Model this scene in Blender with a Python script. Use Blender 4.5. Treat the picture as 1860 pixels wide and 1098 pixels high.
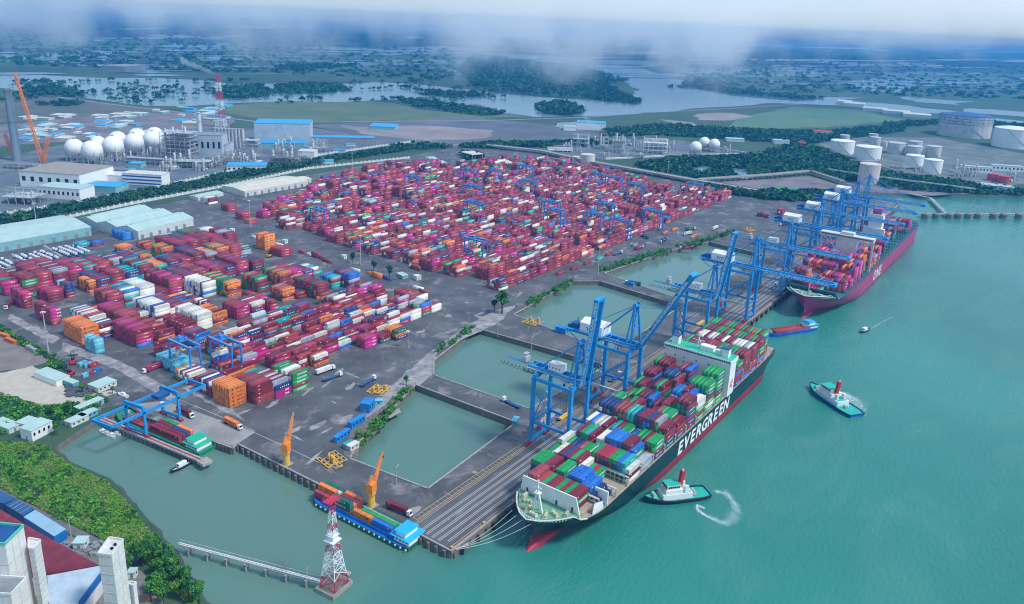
import bpy, bmesh, math, random
import numpy as np
from mathutils import Vector, Matrix, geometry, noise
R = math.radians
scn = bpy.context.scene
for o in list(bpy.data.objects): bpy.data.objects.remove(o)

# ---------------------------------------------------------------- camera
# World frame: X runs along the quay (away from the camera), Y inland, Z up; quay deck z = 0, river z = -4.
CAM = Vector((-237.28, -196.05, 235.06))
F_PX, PX0, PY0 = 1430.4, 930.0, 476.4
PITCH, ROLL, YAW = R(17.087), R(2.361), R(54.6)
_h = Vector((math.sin(YAW), math.cos(YAW), 0))            # horizontal heading
_r0 = Vector((math.cos(YAW), -math.sin(YAW), 0))
_fw = (_h*math.cos(PITCH) + Vector((0, 0, -math.sin(PITCH)))).normalized()
_u0 = _r0.cross(_fw)
_rt = _r0*math.cos(ROLL) + _u0*math.sin(ROLL)
_up = -_r0*math.sin(ROLL) + _u0*math.cos(ROLL)
cd = bpy.data.cameras.new('camera'); cam = bpy.data.objects.new('camera', cd)
scn.collection.objects.link(cam); scn.camera = cam
M = Matrix.Identity(4)
for i in range(3):
    M[i][0] = _rt[i]; M[i][1] = _up[i]; M[i][2] = -_fw[i]; M[i][3] = CAM[i]
cam.matrix_world = M
cd.sensor_width = 36; cd.lens = F_PX*36/1860; cd.shift_y = (PY0-549.0)/1860
cd.clip_start = 1; cd.clip_end = 120000
def G(px, py, z=0.0):
    "world point at height z seen at photograph pixel (px, py)"
    d = _fw*F_PX + _rt*(px-PX0) - _up*(py-PY0)
    t = (z-CAM.z)/d.z
    p = CAM + d*t
    return (p.x, p.y)
def PXY(p):
    v = Vector(p)-CAM; w = v.dot(_fw)
    return (PX0+F_PX*v.dot(_rt)/w, PY0-F_PX*v.dot(_up)/w)

# ---------------------------------------------------------------- light
SUN_EL, SUN_AZ = R(55), R(285)      # overcast noon; azimuth in the world frame
w = bpy.data.worlds.new('World'); scn.world = w; w.use_nodes = True
nt = w.node_tree; nt.nodes.clear()
sky = nt.nodes.new('ShaderNodeTexSky'); sky.sky_type = 'NISHITA'; sky.sun_disc = False
sky.sun_elevation = SUN_EL; sky.sun_rotation = R(90)-SUN_AZ
sky.air_density = 1.6; sky.dust_density = 0.4; sky.ozone_density = 2.5
bg = nt.nodes.new('ShaderNodeBackground'); bg.inputs[1].default_value = 0.085
wo = nt.nodes.new('ShaderNodeOutputWorld')
nt.links.new(sky.outputs[0], bg.inputs[0]); nt.links.new(bg.outputs[0], wo.inputs[0])
sl = bpy.data.lights.new('sun', 'SUN'); sl.energy = 1.5; sl.angle = R(10); sl.color = (1.0, 0.98, 0.94)
so = bpy.data.objects.new('sun', sl); scn.collection.objects.link(so)
so.rotation_euler = Vector((math.cos(SUN_EL)*math.cos(SUN_AZ), math.cos(SUN_EL)*math.sin(SUN_AZ), math.sin(SUN_EL))).to_track_quat('Z', 'Y').to_euler()
scn.view_settings.view_transform = 'Standard'; scn.view_settings.look = 'None'
scn.view_settings.exposure = 1.2; scn.view_settings.gamma = 1
scn.render.engine = 'CYCLES'
scn.cycles.pixel_filter_type = 'BLACKMAN_HARRIS'; scn.cycles.filter_width = 1.1; scn.cycles.max_bounces = 8; scn.cycles.volume_bounces = 4
try: scn.cycles.volume_step_rate = 1.0; scn.cycles.volume_max_steps = 64
except Exception: pass

# ---------------------------------------------------------------- helpers
C = bpy.context.collection
MATS = {}
def mat(name, col, rough=0.7, metal=0.0, var=0.12, vscale=0.15, bump=0.0, bscale=2.0, island=0.0, col2=None, stretch=(1, 1, 1), dirt=0.0, spec=0.5, hue=0.0, pale=None):
    if name in MATS: return MATS[name]
    m = bpy.data.materials.new(name); m.use_nodes = True; MATS[name] = m
    n = m.node_tree.nodes; l = m.node_tree.links
    p = n['Principled BSDF']; p.inputs['Roughness'].default_value = rough; p.inputs['Metallic'].default_value = metal
    p.inputs['Specular IOR Level'].default_value = spec
    geo = n.new('ShaderNodeNewGeometry')
    mp = n.new('ShaderNodeMapping'); mp.inputs['Scale'].default_value = stretch
    l.new(geo.outputs['Position'], mp.inputs['Vector'])
    tx = n.new('ShaderNodeTexNoise'); tx.inputs['Scale'].default_value = vscale; tx.inputs['Detail'].default_value = 6
    tx.inputs['Roughness'].default_value = 0.65
    l.new(mp.outputs[0], tx.inputs['Vector'])
    rp = n.new('ShaderNodeValToRGB'); rp.color_ramp.elements[0].position = 0.33; rp.color_ramp.elements[1].position = 0.67
    c2 = col2 if col2 else tuple(min(1, c*(1+var)) for c in col)
    c1 = tuple(c*(1-var) for c in col) if not col2 else col
    rp.color_ramp.elements[0].color = (*c1, 1); rp.color_ramp.elements[1].color = (*c2, 1)
    l.new(tx.outputs[0], rp.inputs[0]); out = rp.outputs[0]
    if dirt > 0:
        t2 = n.new('ShaderNodeTexNoise'); t2.inputs['Scale'].default_value = vscale*7; t2.inputs['Detail'].default_value = 4
        l.new(mp.outputs[0], t2.inputs['Vector'])
        r2 = n.new('ShaderNodeMapRange'); r2.inputs[1].default_value = 0.5; r2.inputs[2].default_value = 0.75
        r2.inputs[3].default_value = 0; r2.inputs[4].default_value = dirt
        l.new(t2.outputs[0], r2.inputs[0])
        mx = n.new('ShaderNodeMixRGB'); mx.inputs[2].default_value = (0.12, 0.09, 0.07, 1)
        l.new(r2.outputs[0], mx.inputs[0]); l.new(out, mx.inputs[1]); out = mx.outputs[0]
    if pale:      # scuffed light patches: (scale, low, high, strength, colour)
        t3 = n.new('ShaderNodeTexNoise'); t3.inputs['Scale'].default_value = pale[0]; t3.inputs['Detail'].default_value = 8; t3.inputs['Roughness'].default_value = .7; t3.inputs['Distortion'].default_value = .6
        l.new(mp.outputs[0], t3.inputs['Vector']); r3 = n.new('ShaderNodeMapRange'); r3.inputs[1].default_value = pale[1]; r3.inputs[2].default_value = pale[2]; r3.inputs[3].default_value = 0; r3.inputs[4].default_value = pale[3]
        l.new(t3.outputs[0], r3.inputs[0]); m3 = n.new('ShaderNodeMixRGB'); m3.inputs[2].default_value = (*pale[4], 1); l.new(r3.outputs[0], m3.inputs[0]); l.new(out, m3.inputs[1]); out = m3.outputs[0]
    if island > 0:
        oi = n.new('ShaderNodeObjectInfo'); ad = n.new('ShaderNodeMath'); ad.operation = 'ADD'
        l.new(geo.outputs['Random Per Island'], ad.inputs[0]); l.new(oi.outputs['Random'], ad.inputs[1])
        fr = n.new('ShaderNodeMath'); fr.operation = 'FRACT'; l.new(ad.outputs[0], fr.inputs[0])
        mr = n.new('ShaderNodeMapRange'); mr.inputs[3].default_value = 1-island; mr.inputs[4].default_value = 1+island
        l.new(fr.outputs[0], mr.inputs[0])
        hs = n.new('ShaderNodeHueSaturation'); l.new(mr.outputs[0], hs.inputs['Value']); l.new(out, hs.inputs['Color'])
        if hue > 0:
            mh = n.new('ShaderNodeMapRange'); mh.inputs[3].default_value = 0.5-hue; mh.inputs[4].default_value = 0.5+hue
            m7 = n.new('ShaderNodeMath'); m7.operation = 'MULTIPLY'; m7.inputs[1].default_value = 7.3; l.new(ad.outputs[0], m7.inputs[0])
            f7 = n.new('ShaderNodeMath'); f7.operation = 'FRACT'; l.new(m7.outputs[0], f7.inputs[0])
            l.new(f7.outputs[0], mh.inputs[0]); l.new(mh.outputs[0], hs.inputs['Hue'])
        out = hs.outputs[0]
    l.new(out, p.inputs['Base Color'])
    if bump > 0:
        tb = n.new('ShaderNodeTexNoise'); tb.inputs['Scale'].default_value = bscale; tb.inputs['Detail'].default_value = 4
        l.new(mp.outputs[0], tb.inputs['Vector'])
        b = n.new('ShaderNodeBump'); b.inputs['Strength'].default_value = bump; b.inputs['Distance'].default_value = 0.5
        l.new(tb.outputs[0], b.inputs['Height']); l.new(b.outputs[0], p.inputs['Normal'])
    return m

class MB:
    "collects solids and links them as one mesh object"
    def __init__(s): s.v = []; s.f = []; s.m = []
    def quadbox(s, P, mi=0, bottom=True):
        b = len(s.v); s.v += [tuple(p) for p in P]
        fs = [(4, 5, 6, 7), (0, 1, 5, 4), (1, 2, 6, 5), (2, 3, 7, 6), (3, 0, 4, 7)]
        if bottom: fs.append((3, 2, 1, 0))
        for f in fs: s.f.append(tuple(b+i for i in f)); s.m.append(mi)
        return s
    def box(s, x0, x1, y0, y1, z0, z1, mi=0, bottom=True):
        return s.quadbox([(x0, y0, z0), (x1, y0, z0), (x1, y1, z0), (x0, y1, z0), (x0, y0, z1), (x1, y0, z1), (x1, y1, z1), (x0, y1, z1)], mi, bottom)
    def cbox(s, cx, cy, z0, lx, ly, h, mi=0, rz=0.0):
        c, d = math.cos(rz), math.sin(rz); P = []
        for z in (z0, z0+h):
            for a, b in ((-1, -1), (1, -1), (1, 1), (-1, 1)):
                x, y = a*lx/2, b*ly/2; P.append((cx+x*c-y*d, cy+x*d+y*c, z))
        return s.quadbox(P, mi)
    def bar(s, a, b, w=0.5, h=None, mi=0):
        a, b = Vector(a), Vector(b); h = h or w; d = (b-a)
        if d.length < 1e-6: return s
        d.normalize(); ref = Vector((0, 0, 1)) if abs(d.z) < 0.95 else Vector((1, 0, 0))
        sx = d.cross(ref).normalized(); sy = sx.cross(d).normalized(); P = []
        for q in (a, b):
            for i, j in ((-1, -1), (1, -1), (1, 1), (-1, 1)): P.append(q + sx*(i*w/2) + sy*(j*h/2))
        return s.quadbox(P, mi)
    def prism(s, poly, z0, z1, mi=0, mtop=None, bottom=False, side=True, top=True):
        "poly list of (x,y); extruded with caps (tessellated)"
        n = len(poly); ar = sum(poly[i][0]*poly[(i+1) % n][1]-poly[(i+1) % n][0]*poly[i][1] for i in range(n))
        if ar < 0: poly = poly[::-1]
        b = len(s.v); s.v += [(x, y, z0) for x, y in poly] + [(x, y, z1) for x, y in poly]
        if side:
            for i in range(n):
                j = (i+1) % n; s.f.append((b+i, b+j, b+n+j, b+n+i)); s.m.append(mi)
        if top:
            for t in geometry.tessellate_polygon([[Vector((x, y, 0)) for x, y in poly]]):
                q = [poly[i] for i in t]; a2 = (q[1][0]-q[0][0])*(q[2][1]-q[0][1])-(q[2][0]-q[0][0])*(q[1][1]-q[0][1])
                t = t if a2 > 0 else t[::-1]
                s.f.append(tuple(b+n+i for i in t)); s.m.append(mi if mtop is None else mtop)
                if bottom: s.f.append(tuple(b+i for i in t[::-1])); s.m.append(mi)
        return s
    def ring(s, prof, cx=0, cy=0, n=16, mi=0, cap=True, close_bottom=False):
        "lathe: prof list of (radius, z) upwards"
        b = len(s.v)
        for r, z in prof:
            for k in range(n):
                a = 2*math.pi*k/n; s.v.append((cx+r*math.cos(a), cy+r*math.sin(a), z))
        for i in range(len(prof)-1):
            for k in range(n):
                k2 = (k+1) % n; s.f.append((b+i*n+k, b+i*n+k2, b+(i+1)*n+k2, b+(i+1)*n+k)); s.m.append(mi)
        if cap: s.f.append(tuple(b+(len(prof)-1)*n+k for k in range(n))); s.m.append(mi)
        if close_bottom: s.f.append(tuple(b+k for k in range(n))[::-1]); s.m.append(mi)
        return s
    def tube(s, a, b, r, n=8, mi=0, r2=None):
        a, b = Vector(a), Vector(b); d = (b-a).normalized(); ref = Vector((0, 0, 1)) if abs(d.z) < 0.95 else Vector((1, 0, 0))
        sx = d.cross(ref).normalized(); sy = sx.cross(d); k0 = len(s.v); r2 = r if r2 is None else r2
        for q, rr in ((a, r), (b, r2)):
            for k in range(n):
                t = 2*math.pi*k/n; s.v.append(tuple(q+sx*(rr*math.cos(t))-sy*(rr*math.sin(t))))
        for k in range(n):
            j = (k+1) % n; s.f.append((k0+k, k0+j, k0+n+j, k0+n+k)); s.m.append(mi)
        s.f.append(tuple(k0+n+k for k in range(n))); s.m.append(mi)
        s.f.append(tuple(k0+k for k in range(n))[::-1]); s.m.append(mi)
        return s
    def face(s, P, mi=0):
        b = len(s.v); s.v += [tuple(p) for p in P]; s.f.append(tuple(range(b, b+len(P)))); s.m.append(mi); return s
    def mesh(s, name, mats):
        me = bpy.data.meshes.new(name); me.from_pydata(s.v, [], s.f)
        for m in mats: me.materials.append(m)
        me.polygons.foreach_set('material_index', s.m); me.update(); return me
    def build(s, name, mats, parent=None, loc=None, rz=0.0, smooth=False):
        if not isinstance(mats, (list, tuple)): mats = [mats]
        me = s.mesh(name, mats)
        if smooth: me.polygons.foreach_set('use_smooth', [True]*len(me.polygons))
        o = bpy.data.objects.new(name, me); C.objects.link(o)
        if parent is not None: o.parent = parent
        if loc is not None: o.location = loc
        o.rotation_euler.z = rz
        return o
def tag(o, label=None, cat=None, group=None, kind=None):
    if label: o['label'] = label
    if cat: o['category'] = cat
    if group: o['group'] = group
    if kind: o['kind'] = kind
    return o
def thing(name, loc, rz=0.0, label=None, cat=None, group=None):
    o = bpy.data.objects.new(name, None); C.objects.link(o); o.location = loc; o.rotation_euler.z = rz
    o.empty_display_size = 1.0
    return tag(o, label, cat, group)
def copy_tree(o, parent=None):
    c = o.copy(); C.objects.link(c); c.parent = parent
    for ch in [x for x in bpy.data.objects if x.parent == o]: copy_tree(ch, c)
    return c
def lerp(a, b, t): return a+(b-a)*t
def np_mesh(name, V, Fq, mi, mats, smooth=False):
    "V (n,3) array, Fq (m,4) quads"
    me = bpy.data.meshes.new(name); V = np.asarray(V, np.float32); Fq = np.asarray(Fq, np.int32); m = len(Fq); k = Fq.shape[1]
    me.vertices.add(len(V)); me.vertices.foreach_set('co', V.ravel())
    me.loops.add(m*k); me.loops.foreach_set('vertex_index', Fq.ravel())
    me.polygons.add(m); me.polygons.foreach_set('loop_start', np.arange(0, m*k, k, dtype=np.int32))
    for q in mats: me.materials.append(q)
    me.polygons.foreach_set('material_index', np.asarray(mi, np.int32))
    if smooth: me.polygons.foreach_set('use_smooth', np.ones(m, bool))
    me.update(calc_edges=True); me.validate(); return me
_tc = {}
def text_mesh(txt, size, mt, depth=0.0, bold=0.0, shear=0.0, space=1.0):
    "flat lettering in the XY plane, centred on x, baseline at 0"
    k = (txt, size, mt.name, depth, bold, shear, space)
    if k in _tc: return _tc[k]
    cu = bpy.data.curves.new('lettering', 'FONT'); cu.body = txt; cu.size = size; cu.align_x = 'CENTER'
    cu.extrude = depth; cu.offset = bold; cu.shear = shear; cu.space_character = space; cu.resolution_u = 2
    o = bpy.data.objects.new('lettering', cu); C.objects.link(o)
    dg = bpy.context.evaluated_depsgraph_get(); me = bpy.data.meshes.new_from_object(o.evaluated_get(dg))
    bpy.data.objects.remove(o); me.materials.clear(); me.materials.append(mt); _tc[k] = me; return me
def add_text(name, txt, size, mt, parent, loc, rot, **kw):
    o = bpy.data.objects.new(name, text_mesh(txt, size, mt, **kw)); C.objects.link(o); o.parent = parent
    o.location = loc; o.rotation_euler = rot; return o
def append_text(mb, txt, size, org, ex, ey, mi, bold=0.0):
    "bake lettering into a mesh builder: org + x*ex + y*ey"
    me = text_mesh(txt, size, MATS['white_paint'], 0.0, bold); b = len(mb.v)
    org, ex, ey = Vector(org), Vector(ex), Vector(ey)
    for v in me.vertices: mb.v.append(tuple(org+ex*v.co.x+ey*v.co.y))
    for p in me.polygons: mb.f.append(tuple(b+i for i in p.vertices)); mb.m.append(mi)

# ---------------------------------------------------------------- materials
white = mat('white_paint', (0.78, 0.78, 0.76), 0.55, var=0.06, dirt=0.15, vscale=0.3)
dwhite = mat('dirty_white', (0.6, 0.6, 0.56), 0.7, var=0.15, dirt=0.4, vscale=0.2)
crane_blue = mat('crane_blue_paint', (0.012, 0.27, 0.62), 0.45, var=0.15, dirt=0.12, vscale=0.3)
crane_dark = mat('crane_dark_blue_paint', (0.012, 0.08, 0.24), 0.5, var=0.2, vscale=0.3)
rtg_blue = mat('yard_crane_blue', (0.03, 0.22, 0.6), 0.5, var=0.15, dirt=0.1, vscale=0.3)
black = mat('black_rubber', (0.012, 0.012, 0.014), 0.8)
glass = mat('dark_glass', (0.01, 0.015, 0.02), 0.15, var=0.05)
steel = mat('grey_steel', (0.28, 0.29, 0.3), 0.5, 0.3, var=0.2)
galv = mat('galvanised_steel', (0.45, 0.47, 0.48), 0.5, 0.2, var=0.15)
red_p = mat('red_paint', (0.55, 0.03, 0.03), 0.5, var=0.15, dirt=0.1)
bogie_red = mat('bogie_red_paint', (0.4, 0.02, 0.05), 0.6, var=0.2, dirt=0.3)
orange_p = mat('orange_paint', (0.85, 0.25, 0.03), 0.5, var=0.12, dirt=0.15)
yellow_p = mat('yellow_paint', (0.75, 0.42, 0.06), 0.55, var=0.15, dirt=0.25)
concrete = mat('concrete', (0.33, 0.31, 0.28), 0.85, var=0.25, vscale=0.25, dirt=0.5, bump=0.2, bscale=1.5)
dconcrete = mat('stained_concrete', (0.16, 0.14, 0.12), 0.9, var=0.35, vscale=0.3, dirt=0.6, bump=0.3, bscale=1.0)
roof_w = mat('pale_metal_roof', (0.4, 0.54, 0.49), 0.5, var=0.08, dirt=0.15, vscale=0.08, stretch=(1, 1, 1))
roof_c = mat('cream_metal_roof', (0.62, 0.57, 0.45), 0.55, var=0.08, dirt=0.15, vscale=0.08)
roof_b = mat('bright_blue_roof', (0.03, 0.33, 0.6), 0.5, var=0.12, vscale=0.1)
wall_p = mat('pale_wall', (0.55, 0.6, 0.58), 0.75, var=0.1, dirt=0.2, vscale=0.15)
wall_t = mat('teal_wall', (0.2, 0.42, 0.42), 0.7, var=0.1, dirt=0.2, vscale=0.15)
tyre = black
# ================================================================= THE SETTING
def zcol(o, **k): return tag(o, **k)
def ccw(p):
    n = len(p); a = sum(p[i][0]*p[(i+1) % n][1]-p[(i+1) % n][0]*p[i][1] for i in range(n)); return p if a > 0 else p[::-1]
def land(name, outer, holes, z, zb, mats, side=True, **tg):
    "flat sheet with holes and vertical skirts"
    loops = [ccw(outer)]+[ccw(h)[::-1] for h in holes]
    fl = [p for lp in loops for p in lp]; mb = MB(); mb.v = [(x, y, z) for x, y in fl]
    for t in geometry.tessellate_polygon([[Vector((x, y, 0)) for x, y in lp] for lp in loops]):
        a, b, c = [fl[i] for i in t]
        ar = (b[0]-a[0])*(c[1]-a[1])-(c[0]-a[0])*(b[1]-a[1])
        if abs(ar) < 1e-9: continue
        mb.f.append(tuple(t) if ar > 0 else tuple(t[::-1])); mb.m.append(0)
    if side:
        for lp in loops:
            n = len(lp); b = len(mb.v); mb.v += [(x, y, z) for x, y in lp]+[(x, y, zb) for x, y in lp]
            for i in range(n):
                j = (i+1) % n; mb.f.append((b+n+i, b+n+j, b+j, b+i)); mb.m.append(1 if len(mats) > 1 else 0)
    return tag(mb.build(name, mats), kind='structure', **tg)

# --- river
def water_mat():
    m = bpy.data.materials.new('river_water'); m.use_nodes = True; n = m.node_tree.nodes; l = m.node_tree.links
    p = n['Principled BSDF']; p.inputs['Roughness'].default_value = 0.07; p.inputs['IOR'].default_value = 1.45
    geo = n.new('ShaderNodeNewGeometry')
    t = n.new('ShaderNodeTexNoise'); t.inputs['Scale'].default_value = 0.0035; t.inputs['Detail'].default_value = 5
    l.new(geo.outputs['Position'], t.inputs['Vector'])
    r = n.new('ShaderNodeValToRGB'); r.color_ramp.elements[0].position = 0.35; r.color_ramp.elements[1].position = 0.65
    r.color_ramp.elements[0].color = (0.01, 0.14, 0.105, 1); r.color_ramp.elements[1].color = (0.026, 0.21, 0.16, 1)
    l.new(t.outputs[0], r.inputs[0])
    # paler silty water inside the basins and the barge inlet
    sx = n.new('ShaderNodeSeparateXYZ'); l.new(geo.outputs['Position'], sx.inputs[0])
    mr = n.new('ShaderNodeMapRange'); mr.inputs[1].default_value = -25; mr.inputs[2].default_value = 45
    l.new(sx.outputs[1], mr.inputs[0])
    mx = n.new('ShaderNodeMixRGB'); mx.inputs[2].default_value = (0.1, 0.19, 0.15, 1)
    l.new(mr.outputs[0], mx.inputs[0]); l.new(r.outputs[0], mx.inputs[1]); l.new(mx.outputs[0], p.inputs['Base Color'])
    mp = n.new('ShaderNodeMapping'); mp.inputs['Rotation'].default_value = (0, 0, R(25)); mp.inputs['Scale'].default_value = (1, 2.2, 1)
    l.new(geo.outputs['Position'], mp.inputs[0])
    wn = n.new('ShaderNodeTexNoise'); wn.inputs['Scale'].default_value = .009; wn.inputs['Detail'].default_value = 5; wn.inputs['Distortion'].default_value = 1.2; l.new(mp.outputs[0], wn.inputs['Vector'])
    wr = n.new('ShaderNodeMapRange'); wr.inputs[1].default_value = .4; wr.inputs[2].default_value = .65; wr.inputs[3].default_value = .04; wr.inputs[4].default_value = .3; l.new(wn.outputs[0], wr.inputs[0]); l.new(wr.outputs[0], p.inputs['Roughness'])
    silt = n.new('ShaderNodeMapRange'); silt.inputs[1].default_value = .5; silt.inputs[2].default_value = .72; silt.inputs[3].default_value = 0; silt.inputs[4].default_value = .3; l.new(wn.outputs[0], silt.inputs[0])
    ms2 = n.new('ShaderNodeMixRGB'); ms2.inputs[2].default_value = (0.12, 0.27, 0.2, 1); l.new(silt.outputs[0], ms2.inputs[0]); l.new(mx.outputs[0], ms2.inputs[1]); l.new(ms2.outputs[0], p.inputs['Base Color'])
    a = n.new('ShaderNodeTexNoise'); a.inputs['Scale'].default_value = 0.22; a.inputs['Detail'].default_value = 6; a.inputs['Roughness'].default_value = 0.62
    l.new(mp.outputs[0], a.inputs['Vector'])
    # calmer behind the quay
    ms = n.new('ShaderNodeMapRange'); ms.inputs[1].default_value = -20; ms.inputs[2].default_value = 10; ms.inputs[3].default_value = 0.55; ms.inputs[4].default_value = 0.15
    l.new(sx.outputs[1], ms.inputs[0])
    b = n.new('ShaderNodeBump'); b.inputs['Distance'].default_value = 1.0; l.new(ms.outputs[0], b.inputs['Strength'])
    l.new(a.outputs[0], b.inputs['Height']); l.new(b.outputs[0], p.inputs['Normal'])
    return m
wm = water_mat()
mb = MB(); S = 45000
mb.face([(-S, -S, -4), (S, -S, -4), (S, S, -4), (-S, S, -4)])
tag(mb.build('river_water', wm), kind='structure')

def P(*pts, z=0.0): return [G(x, y, z) for x, y in pts]
basins = [[(116.5, 130), (118.5, 48.5), (31, 42.5), (25.5, 95), (38, 103)],
          [(154, 147), (222, 163), (229, 47.5), (138, 52), (135.5, 131)],
          [(266, 158), (375, 168), (394, 149), (384, 60), (252, 56)],
          [(418, 158), (528, 147), (607, 127), (600, 60), (397, 60)]]
shore = [(-8.5, 152.5), (-19.5, 222), (-17.5, 242.5), (-37, 240.5), (-45.5, 238.5), (-70, 227), (-71, 205), (-66, 175), (-69, 150), (-75, 114), (-83, 75), (-90, 50), (-110, 10), (-170, -60), (-400, -140)]
far_shore = [(1010, 0), (1015, 60), (1000, 100)]+P((1600, 352), (1700, 352), (1860, 356))+[(1500, -420), (2500, -1200), (44000, -9000)]
outer = [(0, 0)]+far_shore+[(44000, 44000), (-44000, 44000), (-44000, -3000), (-400, -500)]+shore[::-1]+[(-4, 155)]
ground_m = mat('scrub_ground', (0.02, 0.065, 0.035), 0.95, col2=(0.05, 0.1, 0.045), vscale=0.012, dirt=0.3, bump=0.3, bscale=0.3)
land('ground', outer, basins, -0.05, -9, [ground_m, dconcrete])
asph = mat('wet_asphalt', (0.048, 0.05, 0.055), 0.65, col2=(0.12, 0.118, 0.118), vscale=0.035, dirt=0.2, bump=0.1, bscale=2, pale=(.06, .53, .68, .75, (.3, .27, .25)))
term = [(0.02, 0.02), (1009, 0.02), (1012, 60)]+P((1550, 335), (1380, 365), (1350, 352), (1210, 325), (1060, 292), (960, 262), (830, 268), (760, 280), (690, 296), (560, 318), (400, 352), (0, 425))+P((-300, 480), (-300, 560), (0, 592), (85, 650), (160, 700), (185, 760), (184, 742), (229, 734))+[(-19.3, 241.5), (-19.3, 222), (-8.4, 152.6), (-3.9, 154.8)]
land('yard_pavement', term, basins, 0.0, -0.04, [asph], side=False)
# overlays on the yard
def sheet(name, poly, z, m, **k): 
    mb = MB(); mb.prism(poly, z, z, side=False); return tag(mb.build(name, m), kind='structure', **k)
worn = mat('worn_concrete', (0.13, 0.13, 0.14), 0.8, col2=(0.4, 0.37, 0.35), vscale=0.12, dirt=0.3, bump=0.15)
apron = mat('apron_concrete', (0.22, 0.21, 0.2), 0.85, col2=(0.33, 0.31, 0.29), vscale=0.05, dirt=0.25)
def ragged(pts, amp=1.5, step=5, seed=1):
    rnd = random.Random(seed); o = []
    for i in range(len(pts)):
        a, b = pts[i], pts[(i+1) % len(pts)]; L = math.dist(a, b); n = max(1, int(L/step))
        for k in range(n):
            t = k/n; o.append((lerp(a[0], b[0], t)+rnd.uniform(-amp, amp), lerp(a[1], b[1], t)+rnd.uniform(-amp, amp)))
    return o
sheet('worn_road', ragged(P((690, 722), (722, 690), (780, 640), (850, 590), (905, 562), (935, 555), (905, 588), (850, 612), (792, 640), (786, 680), (762, 700), (740, 700), (700, 745), (640, 790), (645, 770)), 1.2), 0.006, worn)
sheet('verge', ragged(P((752, 702), (640, 838), (622, 825), (640, 780), (700, 735), (740, 703)), 0.8, 5, 3), 0.012, mat('bare_earth', (0.09, 0.075, 0.05), 0.95, col2=(0.22, 0.18, 0.14), vscale=0.3, dirt=0.3))
sheet('berth_apron', P((424, 812), (264, 757), (240, 735), (300, 728), (390, 760), (464, 785)), 0.01, apron)
for i, q in enumerate([[(300, 635), (420, 668), (400, 690), (380, 700), (290, 650)], [(345, 700), (420, 740), (445, 765), (400, 745), (330, 705)], [(20, 570), (110, 615), (95, 625), (15, 580)], [(115, 622), (215, 655), (300, 700), (330, 735), (310, 730), (215, 672), (110, 635)]]):
    sheet('concrete_strip', ragged(P(*q), 0.8, 4, 10+i), 0.007, worn)
rnd = random.Random(5)
for i in range(70):      # small repaired patches and puddles
    cx, cy = rnd.choice([(rnd.uniform(10, 120), rnd.uniform(100, 190)), (rnd.uniform(120, 300), rnd.uniform(165, 208)), (rnd.uniform(5, 300), rnd.uniform(200, 560)), (rnd.uniform(300, 700), rnd.uniform(170, 200)), (rnd.uniform(5, 700), rnd.uniform(29, 42))])
    if any(b[0][0]-50 < cx < b[2][0] and 50 < cy < 165 for b in basins) and cx > 25: continue
    a, b = rnd.uniform(2, 9), rnd.uniform(0.8, 3); th = rnd.choice([0, math.pi/2, 0.3])
    pl = [(cx+a*math.cos(t)*math.cos(th)*k-b*math.sin(t)*math.sin(th)*k, cy+a*math.cos(t)*math.sin(th)*k+b*math.sin(t)*math.cos(th)*k) for t, k in [(q*math.pi/5, rnd.uniform(.6, 1.2)) for q in range(10)]]
    sheet('pavement_patch', pl, 0.008+0.0004*i, worn if i % 3 else apron)
# quay deck: rails, lane lines
qd = mat('quay_deck', (0.055, 0.06, 0.075), 0.7, col2=(0.13, 0.13, 0.14), vscale=0.06, dirt=0.25, stretch=(0.25, 1, 1), pale=(.2, .57, .68, .6, (.28, .27, .27)))
sheet('quay_deck', [(0.4, 0.4), (1005, 0.4), (1005, 30), (8, 30), (0.4, 26)], 0.009, qd)
kerb = MB().box(0.02, 1005, 0.02, 0.9, 0.0, 0.35).box(0.02, 0.9, 0.9, 24, 0.0, 0.3)
tag(kerb.build('quay_kerb', concrete), kind='structure')
qf = MB()
for i in range(0, 1000, 6): qf.box(i+1.2, i+4.6, -0.9, 0.0, -4.5, -0.6, 0)
qf.box(0, 1005, -0.35, 0.015, -1.6, -0.3)
tag(qf.build('quay_face', [dconcrete]), kind='structure')
fend = MB().box(-.5, .5, -.6, 0, -1.6, 1.6).ring([(0.7, -1.3), (0.7, 1.3)], 0, -1.0, 10)
f0 = None
for k in range(44):
    x = 6+k*12
    if f0 is None:
        f0 = fend.build('quay_fender', black); o = f0
    else: o = f0.copy(); C.objects.link(o)
    o.location = (x, -0.9, -2.2); tag(o, f'black rubber fender hung on the quay face, number {k+1} counted from the quay end' if k < 9 else 'black rubber fender hung far along the quay face', 'fender', 'fenders along the quay face' if k < 9 else 'fenders far along the quay face')
lane_y = mat('yellow_lane_paint', (0.5, 0.36, 0.18), 0.7, var=0.3, vscale=1.5, dirt=0.4)
lane_w = mat('white_lane_paint', (0.62, 0.56, 0.44), 0.7, var=0.3, vscale=1.0, dirt=0.5)
rail_m = mat('rusty_rail', (0.2, 0.1, 0.06), 0.6, var=0.3)
ln = MB()
for v in (5.6, 6.6, 9.6, 10.6, 13.4, 14.4, 17.2, 18.2, 21.0, 22.0): ln.box(2.5 if v > 7 else 5, 1000, v-.13, v+.13, 0.014, 0.018)
tag(ln.build('lane_markings', lane_w), kind='structure')
rl = MB()
for v in (2.0, 27.0): rl.box(1.5, 1000, v-.12, v+.12, 0.012, 0.12, 0); rl.box(1.5, 1000, v-.75, v-.45, .014, .018, 1); rl.box(1.5, 1000, v+.45, v+.75, .014, .018, 1)
tag(rl.build('crane_rails', [rail_m, lane_y]), kind='structure')
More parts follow.
